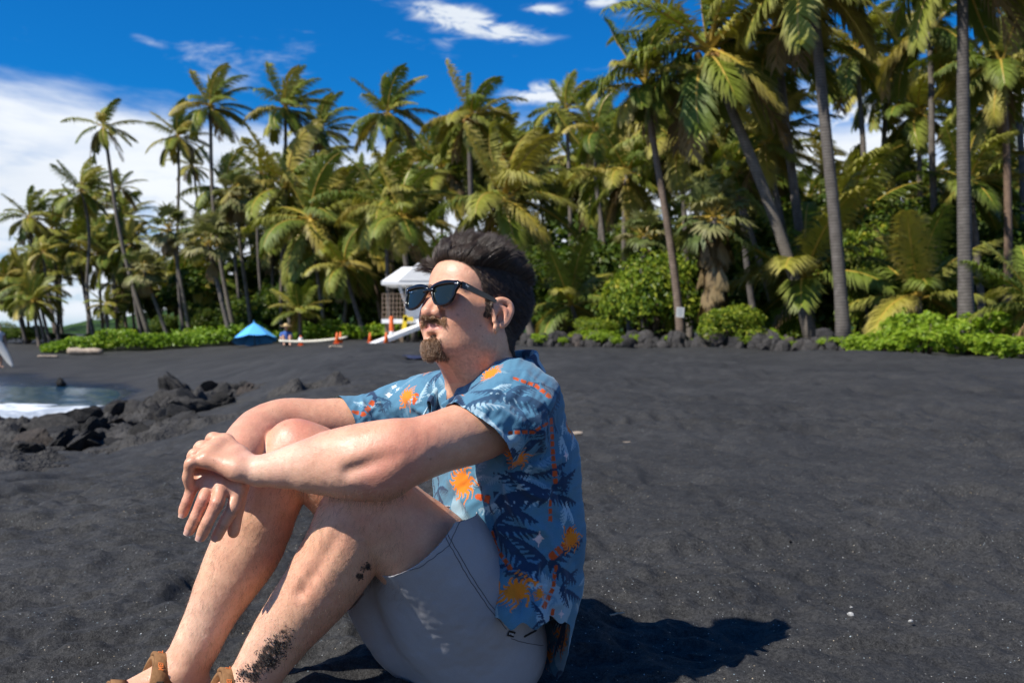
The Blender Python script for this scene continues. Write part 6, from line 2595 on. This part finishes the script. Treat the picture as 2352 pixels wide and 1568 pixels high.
def build_nails():
    t = MT('finger_nail', 0.5, 0.25)
    t.col((0.60, 0.33, 0.25))
    t.b.inputs['Subsurface Weight'].default_value = 0.1
    t.b.inputs['Subsurface Scale'].default_value = 0.003
    t2 = MT('nail_edge', 0.5, 0.25)
    t2.col((0.66, 0.45, 0.36))
    for p3, ax, side, up, r in NAILS:
        V, F, mi = [], [], []
        na, nt = 8, 9
        for i in range(na):
            a = -0.0100 + 0.0160 * i / (na - 1)
            wd = 0.92 * (1 - 0.10 * abs(i - 4) / 4) * (0.86 if i in (0, na - 1) else 1.0)
            drop = 0.0009 * max(0, (i - 4) / 3) ** 2
            for j in range(nt):
                th = (j / (nt - 1) - 0.5) * 2 * 0.80 * wd
                rr = r * 1.07
                V.append(p3 + ax * a + (up * math.cos(th) + side * math.sin(th)) * rr - up * drop)
        for i in range(na - 1):
            for j in range(nt - 1):
                q = i * nt + j
                F.append((q, q + 1, q + nt + 1, q + nt))
                mi.append(1 if i == na - 2 else 0)
        me = mesh_np('fingernail', np.array(V), np.array(F), [t.m, t2.m], mi)
        link('fingernail', me, person)


build_nails()


# ---------------------------------------------------------------- rocks and things on the beach
def gz(x, d):
    return float(ground((x - 1176) / FP * d, d))


def build_rocks():
    wall = [rock_mesh('rock', 100 + i, 2, M_WALLROCK, 0.30) for i in range(8)]
    lava = [rock_mesh('rock', 120 + i, 4, M_LAVA, 0.55) for i in range(7)]
    rg = np.random.default_rng(21)
    for row, n, lift, back in ((0, 52, 0.0, 0.0), (1, 40, 0.12, 0.35), (2, 20, 0.20, 0.7)):
        for i in range(n):
            x = 1205 + (1975 - 1205) * (i + rg.uniform(-.35, .35)) / (n - 1)
            d = np.interp(x, [1205, 1500, 1750, 1975], [29.6, 27.2, 24.6, 21.6]) + back + rg.uniform(-.15, .15)
            s = float(np.clip(.14 * math.exp(rg.normal(0, .42)), .06, .30))
            o = link('rock', wall[rg.integers(8)], loc=((x - 1176) / FP * d, d, gz(x, d) + lift + s * .25), rot=(rg.uniform(0, 6), rg.uniform(0, 6), rg.uniform(0, 6)), scale=(s * rg.uniform(.9, 1.5), s, s * rg.uniform(.7, 1)))
            tag(o, 'dark weathered stone in the low rock row along the back of the beach', 'rock', 'stones of the rock row')
    # boulders of the lava outcrop
    spots = [(165, 985, 13.6, .42), (215, 960, 14.6, .40), (262, 948, 15.2, .46), (305, 935, 15.6, .50), (355, 925, 15.8, .52), (405, 918, 15.9, .50), (432, 905, 16.2, .46), (470, 925, 15.4, .40), (510, 935, 14.9, .36), (548, 930, 15.1, .30),
             (250, 990, 13.0, .36), (320, 975, 13.4, .40), (390, 965, 13.6, .42), (450, 965, 13.4, .34), (505, 965, 13.2, .30), (200, 1010, 12.0, .30), (290, 1005, 12.0, .32), (360, 1000, 12.2, .34), (430, 995, 12.3, .30),
             (60, 1000, 12.8, .32), (110, 1005, 12.4, .34), (20, 985, 13.6, .30), (60, 1035, 10.6, .26), (150, 1035, 10.6, .28), (240, 1035, 10.5, .26), (330, 1030, 10.6, .26), (420, 1025, 10.8, .24)]
    extra = []
    for x, y, d, s in spots:
        for q in range(2):
            extra.append((x + rg.uniform(-38, 38), y + rg.uniform(2, 16), d - rg.uniform(.1, .9), s * rg.uniform(.4, .7)))
    spots = [(x, y, d, s * .78) for x, y, d, s in spots] + extra
    for i, (x, y, d, s) in enumerate(spots):
        p = W(x, y, d)
        z = max(gz(x, d) + s * .1, min(p[2], gz(x, d) + s * .4))
        o = link('lava_boulder', lava[i % 7], loc=(p[0], p[1], z), rot=(rg.uniform(-.9, .9), rg.uniform(-.9, .9), rg.uniform(0, 6)), scale=(s * rg.uniform(1, 1.5), s * rg.uniform(.9, 1.2), s * rg.uniform(.34, .55)))
        tag(o, 'rough black lava boulder in the outcrop beside the foamy cove at the left', 'rock', 'lava boulders by the cove')
    o = link('stone', lava[2], loc=W(138, 886, 31) * np.array((1, 1, 0)) + np.array((0, 0, gz(138, 31) + .08)), scale=.16)
    tag(o, 'single small stone alone on the far wet sand above the foam', 'rock')


def simple(name, col, rough=0.6, spec=0.4, vary=0.12):
    c = np.array(col)
    return mat_noise(name, tuple(c * (1 - vary)), tuple(np.minimum(c * (1 + vary), 1)), 5, rough, spec)


def build_umbrella():
    d = 46.0
    c = W(585, 781, d)
    t = thing('beach_umbrella', 'bright blue beach umbrella tilted over the green berm at the left', 'umbrella', (c[0], c[1], gz(585, d)))
    z0 = c[2] - gz(585, d)
    m = simple('blue_canvas', (0.10, 0.42, 0.90), 0.7, 0.3, .06)
    tilt = np.array(Matrix.Rotation(math.radians(-6), 3, 'Y') @ Matrix.Rotation(math.radians(-14), 3, 'X'))
    V, F = [(0, 0, 0.84)], []
    n = 32
    for q, (r, z) in enumerate(((0.35, .60), (0.72, .30), (1.03, 0.02))):
        for k in range(n):
            a = 2 * math.pi * k / n
            sag = -0.05 * (r / 1.03) * (1 - abs(math.sin(a * 4))) * -1
            V.append((r * math.cos(a) * (1 - .03 * (1 - abs(math.cos(a * 4)))), r * math.sin(a), z - 0.05 * (r / 1.03) * abs(math.sin(a * 4))))
    for k in range(n):
        F.append((0, 1 + k, 1 + (k + 1) % n))
        for q in range(2):
            a, b = 1 + q * n + k, 1 + q * n + (k + 1) % n
            F.append((a, a + n, b + n, b))
    V = np.array(V) @ tilt.T + np.array((0, 0, z0))
    MB().add(V, F).build('canopy', m, t)
    w = simple('umbrella_pole', (0.05, 0.05, 0.055), .4)
    ax = tilt @ np.array((0, 0, 1.0))
    MB().tube([np.array((0, 0, z0)) - ax * (z0 + .2), np.array((0, 0, z0)) + ax * 0.80], .022, 8).build('pole', w, t)
    MB().tube([np.array((0, 0, z0)) + ax * .80, np.array((0, 0, z0)) + ax * .95], (.03, .008), 8).build('finial', m, t)
    for k in range(8):
        a = 2 * math.pi * (k + .5) / 8 + math.pi / 8
        e = tilt @ np.array((1.0 * math.cos(a), 1.0 * math.sin(a), 0.0)) + np.array((0, 0, z0))
        MB().tube([np.array((0, 0, z0)) + ax * .78, e], .008, 5).build('rib', w, t)


def build_tower():
    d = 38.5
    k = d / FP
    c = W(975, 800, d)
    g = gz(975, d)
    t = thing('lifeguard_tower', 'white lifeguard tower on stilts half hidden behind the head of the man', 'lifeguard tower', (c[0], d, g))
    white = simple('white_paint', (0.78, 0.78, 0.77), .5, .4, .04)
    dark = simple('dark_glass', (0.015, 0.02, 0.03), .15, .6)
    wood = simple('grey_timber', (0.20, 0.15, 0.11), .8)
    wire = simple('rusty_wire', (0.28, 0.20, 0.14), .7)

    def X(px):
        return (px - 975) * k

    def Z(py):
        return CAM_Z - (py - 755) * k - g
    zd = Z(738)
    MB().box((X(985), 0, zd), (X(1082) - X(885), 2.6, .16)).build('deck', white, t)
    # cabin: walls below and above a dark window band
    zc0, zc1 = zd + .11, Z(652)
    cx, wx = X(1000), X(1066) - X(938)
    wall = MB()
    wall.box((cx, .25, (zc0 + zc0 + .95) / 2), (wx, 1.9, .95))
    wall.box((cx, .25, zc1 - .06), (wx, 1.9, .12))
    for sx in (-1, 1):
        for sy in (-1, 1):
            wall.box((cx + sx * (wx / 2 - .06), .25 + sy * .89, (zc0 + .95 + zc1 - .12) / 2), (.12, .12, zc1 - .12 - zc0 - .95))
    wall.build('cabin', white, t)
    MB().box((cx, .25, (zc0 + .95 + zc1 - .12) / 2), (wx - .1, 1.8, zc1 - .12 - zc0 - .952)).build('window', dark, t)
    # roof: hipped with a small front gable
    x0, x1, y0, y1 = X(886), X(1090), -1.35, 1.9
    zb, zt = Z(650), Z(612)
    rf = MB()
    r0, r1 = X(922), X(1055)
    rf.add([(x0, y0, zb), (x1, y0, zb), (x1, y1, zb), (x0, y1, zb), (r0, .3, zt), (r1, .3, zt), (x0, y0, zb - .12), (x1, y0, zb - .12), (x1, y1, zb - .12), (x0, y1, zb - .12)],
           [(0, 1, 5, 4), (1, 2, 5), (2, 3, 4, 5), (3, 0, 4), (0, 6, 7, 1), (1, 7, 8, 2), (2, 8, 9, 3), (3, 9, 6, 0), (9, 8, 7, 6)])
    rf.build('roof', white, t)
    gx = X(968)
    MB().add([(gx - .75, y0 - .02, zb + .02), (gx + .75, y0 - .02, zb + .02), (gx, y0 - .02, zt + .06), (gx, .25, zt + .06), (gx - .75, -.1, zb + .5), (gx + .75, -.1, zb + .5)], [(0, 1, 2), (0, 2, 3, 4), (1, 5, 3, 2)]).build('gable', white, t)
    for sx in (896, 930, 985, 1040, 1075):
        for y in (-1.1, 1.1):
            MB().bar((X(sx), y, zd - .1), (X(sx), y, -.4), .12).build('post', wood, t)
    MB().bar((X(896), -1.1, zd - .2), (X(930), -1.1, .1), .06).build('brace', wood, t)
    MB().bar((X(1040), -1.1, zd - .2), (X(985), -1.1, .1), .06).build('brace', wood, t)
    for xa, xb in ((924, 944),):
        MB().bar((X(xa), -1.2, zb - .1), (X(xb), -1.0, zc0 + .3), .09).build('strut', white, t)
    rail = MB()
    for i in range(7):
        x = X(888 + i * 8)
        rail.bar((x, -1.25, zd), (x, -1.25, zd + 1.0), .022)
    for i in range(6):
        rail.bar((X(887), -1.25, zd + .17 * (i + 1)), (X(938), -1.25, zd + .17 * (i + 1)), .02)
    rail.build('railing', wire, t)
    # ramp down to the sand at the left front
    a, b = np.array((X(862), -2.4, Z(795))), np.array((X(985), -1.5, zd - .1))
    mb = MB().bar(a, b, .9, .14)
    mb.build('ramp', white, t)
    y = simple('yellow_webbing', (0.62, 0.45, 0.02), .6)
    MB().box((X(938), -1.36, Z(743)), (.16, .03, .62), np.array(Matrix.Rotation(.12, 3, 'Y'))).build('rescue_strap', y, t)
    MB().box((X(947), -1.36, Z(733)), (.34, .03, .16)).build('rescue_strap', y, t)


def build_cones():
    m = simple('orange_cone_plastic', (0.75, 0.13, 0.02), .5, .4, .06)
    ms = simple('cone_white_band', (0.75, 0.74, 0.72), .4)
    labs = ['orange traffic cone at the left tip of the long white board', 'orange traffic cone at the right end of the long white board, nearer of the pair', 'orange traffic cone just behind its twin at the right end of the white board',
            'lone orange traffic cone between the white board and the ramp', 'orange traffic cone at the foot of the white ramp']
    for i, (x, d, h) in enumerate(((691, 41.5, .40), (774, 40.0, .46), (782, 40.8, .46), (850, 39.5, .40), (887, 35.2, .42))):
        t = thing('traffic_cone', labs[i], 'cone', ((x - 1176) / FP * d, d, gz(x, d)), group='orange cones by the lifeguard tower')
        MB().lathe([(.0, .001), (.16 * h / .7, .03), (.028, h), (0.0, h + .005)], 14).build('cone_body', m, t, True)
        MB().box((0, 0, .015), (.40 * h / .7, .40 * h / .7, .03)).build('base', m, t)
        if i == 0:
            MB().lathe([(.118, .20), (.085, .34)], 14).build('band', ms, t, True)
    d = 36.4
    t = thing('marker_post', 'tall orange marker post beside the ramp of the tower', 'post', ((899 - 1176) / FP * d, d, gz(899, d)))
    MB().lathe([(.075, 0), (.075, .95), (.045, 1.0), (0, 1.01)], 14).build('tube', m, t, True)
    MB().lathe([(.20, 0.001), (.20, .07), (.1, .09)], 14).build('base', simple('rubber_black', (.02, .02, .02)), t, True)
    MB().lathe([(.078, .25), (.078, .45)], 14).build('band', ms, t, True)


def board_mesh(L, w, th, rocker=.12):
    V, F = [], []
    n, m = 22, 8
    for i in range(n):
        s = i / (n - 1)
        ww = w / 2 * max(0.03, math.sin(math.pi * (0.02 + 0.96 * s)) ** 0.55)
        z = rocker * (2 * s - 1) ** 2
        for k in range(m):
            a = 2 * math.pi * k / m
            V.append(((s - .5) * L, ww * math.cos(a), z + th / 2 * math.sin(a)))
    for i in range(n - 1):
        for k in range(m):
            F.append((i * m + k, i * m + (k + 1) % m, (i + 1) * m + (k + 1) % m, (i + 1) * m + k))
    F += [tuple(range(m))[::-1], tuple((n - 1) * m + k for k in range(m))]
    return MB().add(V, F)


def blob_person(name, label, build, col_parts, loc, rotz, cat='person'):
    """small far figure: one body mesh coloured by its clothes through separate clothing children"""
    root = None
    for nm, fn, mat in col_parts:
        S = Sdf()
        fn(S)
        lo = np.min([i[0] for i in S.items], 0) - .03
        hi = np.max([i[1] for i in S.items], 0) + .03
        V, F = S.mesh(lo, hi, 0.014)
        me = mesh_np(nm, V, F, [mat])
        if root is None:
            root = link(name, me, loc=loc, rot=(0, 0, rotz))
            tag(root, label, cat)
        else:
            link(nm, me, root)
    return root


def build_people():
    skin = simple('far_figure_skin', (0.50, 0.29, 0.20), .55)  # plain skin colour of the far figures
    straw = simple('straw', (0.50, 0.36, 0.17), .8)
    blue = simple('blue_top', (0.05, 0.13, 0.42), .8)
    navy = simple('navy_cloth', (0.015, 0.022, 0.06), .8)
    white = simple('white_cloth', (0.66, 0.66, 0.74), .8)
    pattern = mat_noise('dark_patterned_cloth', (0.01, 0.02, 0.06), (0.25, 0.33, 0.40), 14, .8)

    def seated(S):
        S.cap((0, 0, .16), (0, .02, .50), .13, .12, .03)
        S.cap((0, .02, .50), (0, 0, .66), .06, .05, .03)
        S.ell((0, -.01, .76), (.085, .10, .12))
        for s in (-1, 1):
            S.cap((s * .10, -.02, .12), (s * .14, -.42, .40), .085, .06, .02)
            S.cap((s * .14, -.42, .40), (s * .12, -.55, .05), .055, .04, .01)
            S.cap((s * .12, -.55, .05), (s * .13, -.72, .04), .04, .03, .01)
            S.cap((s * .18, .02, .50), (s * .24, -.14, .30), .045, .04, .02)
            S.cap((s * .24, -.14, .30), (s * .16, -.36, .36), .038, .03, .01)
        S.ell((0, -.115, .75), (.018, .02, .03))
    d = 42.5
    blob_person('person', 'small seated person in a straw hat and blue top behind the white board', None,
                [('body', seated, skin), ('top', lambda S: S.cap((0, 0, .20), (0, .02, .50), .145, .137, .03).cap((-.17, .02, .5), (.17, .02, .5), .075, .075, .03).cap((.18, .02, .5), (.22, -.06, .4), .062, .058, .02).cap((-.18, .02, .5), (-.22, -.06, .4), .062, .058, .02), blue),
                 ('shorts', lambda S: S.ell((0, 0, .12), (.19, .17, .12)).cap((.1, -.02, .12), (.12, -.25, .28), .10, .085, .02).cap((-.1, -.02, .12), (-.12, -.25, .28), .10, .085, .02), navy),
                 ('straw_hat', lambda S: S.ell((0, 0, .86), (.11, .12, .09), None, .02).ell((0, -.01, .83), (.27, .28, .022), None, .03), straw)],
                ((657 - 1176) / FP * d, d, gz(657, d) + .02), 0.3)

    # reclining sunbather seen past the beard
    def lying(S):
        S.cap((-.05, 0, .22), (.38, 0, .13), .13, .13, .03)
        S.cap((-.05, 0, .24), (-.20, 0, .34), .055, .05, .03)
        S.ell((-.26, 0, .40), (.11, .085, .10))
        for s in (-1, 1):
            S.cap((.40, s * .09, .12), (.82, s * .10, .30), .085, .06, .02)
            S.cap((.82, s * .10, .30), (1.12, s * .10, .05), .055, .04, .01)
            S.cap((1.12, s * .10, .05), (1.16, s * .10, .14), .035, .03, .01)
            S.cap((-.02, s * .18, .24), (.02, s * .25, .05), .045, .04, .02)
            S.cap((.02, s * .25, .05), (-.22, s * .24, .05), .038, .03, .01)
        S.ell((-.285, 0, .49), (.03, .018, .02))
    d = 17.5
    x = 1030
    r = blob_person('person', 'sunbather in a pale cap and white top lying beyond the chin of the man', None,
                    [('body', lying, skin), ('top', lambda S: S.cap((-.04, 0, .22), (.30, 0, .15), .145, .142, .03).cap((-.02, -.15, .25), (-.02, .15, .25), .075, .075, .03), white),
                     ('shorts', lambda S: S.ell((.42, 0, .13), (.16, .19, .13)).cap((.42, .09, .13), (.66, .1, .25), .10, .085, .02).cap((.42, -.09, .13), (.66, -.1, .25), .10, .085, .02), navy),
                     ('cap', lambda S: S.ell((-.275, 0, .455), (.118, .10, .075), None, .02).ell((-.36, 0, .50), (.10, .075, .018), None, .02), white)],
                    ((x - 1176) / FP * d, d, gz(x, d) + .03), 0.25)
    V = np.array([(-.75, -.45, 0), (1.3, -.45, 0), (1.3, .45, 0), (-.75, .45, 0)])
    n = 24
    gx, gy = np.meshgrid(np.linspace(-.75, 1.3, n), np.linspace(-.45, .45, 10), indexing='ij')
    Pt = np.stack((gx.ravel(), gy.ravel(), 0 * gx.ravel()), 1)
    Pt[:, 2] = .035 + .02 * fbm(Pt, 3, 2, 5)
    idx = np.arange(n * 10).reshape(n, 10)
    F = np.stack((idx[:-1, :-1], idx[1:, :-1], idx[1:, 1:], idx[:-1, 1:]), -1).reshape(-1, 4)
    o = link('beach_towel', mesh_np('beach_towel', Pt, F, [navy]), loc=((x - 1176) / FP * d, d, gz(x, d)), rot=(0, 0, .25))
    o.modifiers.new('thick', 'SOLIDIFY').thickness = .012
    tag(o, 'navy towel under the sunbather on the sand', 'towel')

    # person at the left edge with a board
    def standing(S):
        S.cap((0, 0, .98), (0, 0, 1.40), .14, .15, .03)
        S.cap((0, 0, 1.40), (0, 0, 1.55), .06, .05, .03)
        S.ell((0, -.02, 1.66), (.08, .10, .125))
        S.ell((0, -.125, 1.65), (.018, .02, .03))
        for s in (-1, 1):
            S.cap((s * .09, 0, .92), (s * .11, 0, .50), .085, .06, .02)
            S.cap((s * .11, 0, .50), (s * .11, .02, .08), .058, .04, .01)
            S.cap((s * .11, .02, .05), (s * .12, -.16, .03), .04, .03, .01)
            S.cap((s * .20, 0, 1.38), (s * .27, 0, 1.08), .05, .042, .02)
            S.cap((s * .27, 0, 1.08), (s * .28, -.14, .86), .04, .03, .01)
    d = 41.0
    blob_person('person', 'standing person in dark patterned shorts at the left edge, holding a pale board', None,
                [('body', standing, skin), ('shorts', lambda S: S.ell((0, 0, .93), (.18, .15, .14)).cap((.09, 0, .92), (.11, 0, .55), .115, .105, .02).cap((-.09, 0, .92), (-.11, 0, .55), .115, .105, .02), pattern),
                 ('top', lambda S: S.cap((0, 0, 1.0), (0, 0, 1.38), .155, .165, .03).cap((-.18, 0, 1.38), (.18, 0, 1.38), .075, .075, .03), white)],
                (W(-4, 755, d)[0], d, gz(-4, d) + .0), 0.9)
    m = simple('pale_board', (0.62, 0.60, 0.55), .35, .5, .05)
    b = board_mesh(1.9, .32, .06, .05).mesh('bodyboard', m, True)
    o = link('surfboard', b, loc=(W(11, 755, d)[0], d - .3, gz(11, d) + .86), rot=(math.radians(78), math.radians(62), .25))
    tag(o, 'pale surfboard held upright by the person at the left edge', 'surfboard')
    d = 40.6
    m2 = simple('ivory_board', (0.66, 0.62, 0.50), .4, .5, .05)
    o = link('rescue_board', board_mesh(2.75, .5, .10, .09).mesh('rescue_board', m2, True), loc=(W(720, 755, d)[0], d, gz(720, d) + .16), rot=(0.1, math.radians(-3), .16))
    tag(o, 'long ivory rescue board lying on the sand between the cones', 'surfboard')


def build_small():
    drift = mat_noise('driftwood', (0.22, 0.17, 0.125), (0.46, 0.38, 0.30), 9, .8, .2, .5, .02)

    def log(x, d, L, r, rz, label, lift=0.5, name='driftwood_log', seed=1, bend=.05):
        rg = np.random.default_rng(seed)
        n = 9
        P = np.stack((np.linspace(-L / 2, L / 2, n), bend * L * np.sin(np.linspace(0, 3, n)) + rg.normal(0, L * .008, n), r * lift + rg.normal(0, r * .12, n)), 1)
        o = link(name, MB().tube(P, r * np.linspace(1.1, .7, n) * rg.uniform(.85, 1.15, n), 9).mesh(name, drift, True), loc=((x - 1176) / FP * d, d, gz(x, d) + .01), rot=(0, 0, rz))
        return tag(o, label, 'driftwood')
    log(195, 48.6, 1.75, .17, -.12, 'thick pale driftwood log lying in front of the green berm at the left', 1.0)
    log(110, 47, .9, .06, .2, 'thin stick of driftwood at the left end of the berm', 1.0, 'driftwood_stick', 2)
    log(1308, 6.4, .17, .018, .05, 'small flat piece of pale driftwood on the sand behind the collar of the man', .6, 'driftwood_stick', 3)
    log(772, 30, .4, .04, .3, 'short pale stick on the far sand below the cones', 1.0, 'driftwood_stick', 4)
    log(1418, 2.40, .045, .0026, .55, 'thin brown twig on the sand at the top edge of the shadow', 1.4, 'twig', 5)
    log(1440, 6.0, .05, .006, .2, 'tiny wood chip on the sand right of the shirt', 1.0, 'twig', 6)
    shell = simple('white_shell', (0.34, 0.335, 0.32), .6)
    rg = np.random.default_rng(3)
    for x, y, s, l in ((1953, 1421, .012, 'small white shell fragment on the sand at the lower right'), (1862, 1205, .006, 'white pebble on the sand right of the man, upper one'), (2092, 1432, .006, 'pale pebble at the right of the white shell fragment'),
                       (1955, 1400, .0045, 'tiny pale pebble above the white shell fragment'), (1815, 1247, .006, 'dark pebble on the sand right of the man')):
        d = CAM_Z * FP / (y - 755)
        o = link('shell_fragment' if s > .01 else 'pebble', rock_mesh('pebble', int(x), 2, shell if 'dark' not in l else M_LAVA), loc=((x - 1176) / FP * d, d, gz(x, d) + s * .5 + .004), rot=(rg.uniform(0, 6), .3, rg.uniform(0, 6)), scale=(s, s * .8, s * .6))
        tag(o, l, 'shell' if s > .01 else 'pebble')
    # notice on the trunk
    d = 26.75
    p = W(1562, 717, d)
    t = thing('notice', 'white paper notice fixed to the thin pale palm trunk', 'sign', (p[0], p[1] - .02, p[2]))
    MB().box((0, 0, 0), (.21, .012, .27), np.array(Matrix.Rotation(.06, 3, 'Y'))).build('sheet', simple('white_paper', (.50, .50, .48), .7, .3, .05), t)
    ink = simple('faded_print', (.25, .28, .33), .7)
    mb = MB()
    for i in range(4):
        mb.box((rg.uniform(-.01, .01), -.008, .09 - .055 * i), (.14 - .03 * (i % 2), .003, .016))
    mb.build('print_lines', ink, t)
    # shiny crumpled thing on the rocks
    d = 30.2
    p = W(1467, 775, d)
    t = MT('silver_foil', .18, .6)
    t.col((.70, .72, .78))
    t.b.inputs['Metallic'].default_value = 1.0
    o = link('foil_balloon', rock_mesh('foil_balloon', 77, 3, t.m, .18), loc=(p[0], p[1] - .5, p[2] + .02), scale=(.17, .14, .15))
    tag(o, 'shiny silver foil balloon lying on the rock row', 'balloon')


build_rocks()
build_umbrella()
build_tower()
build_cones()
build_people()
build_small()
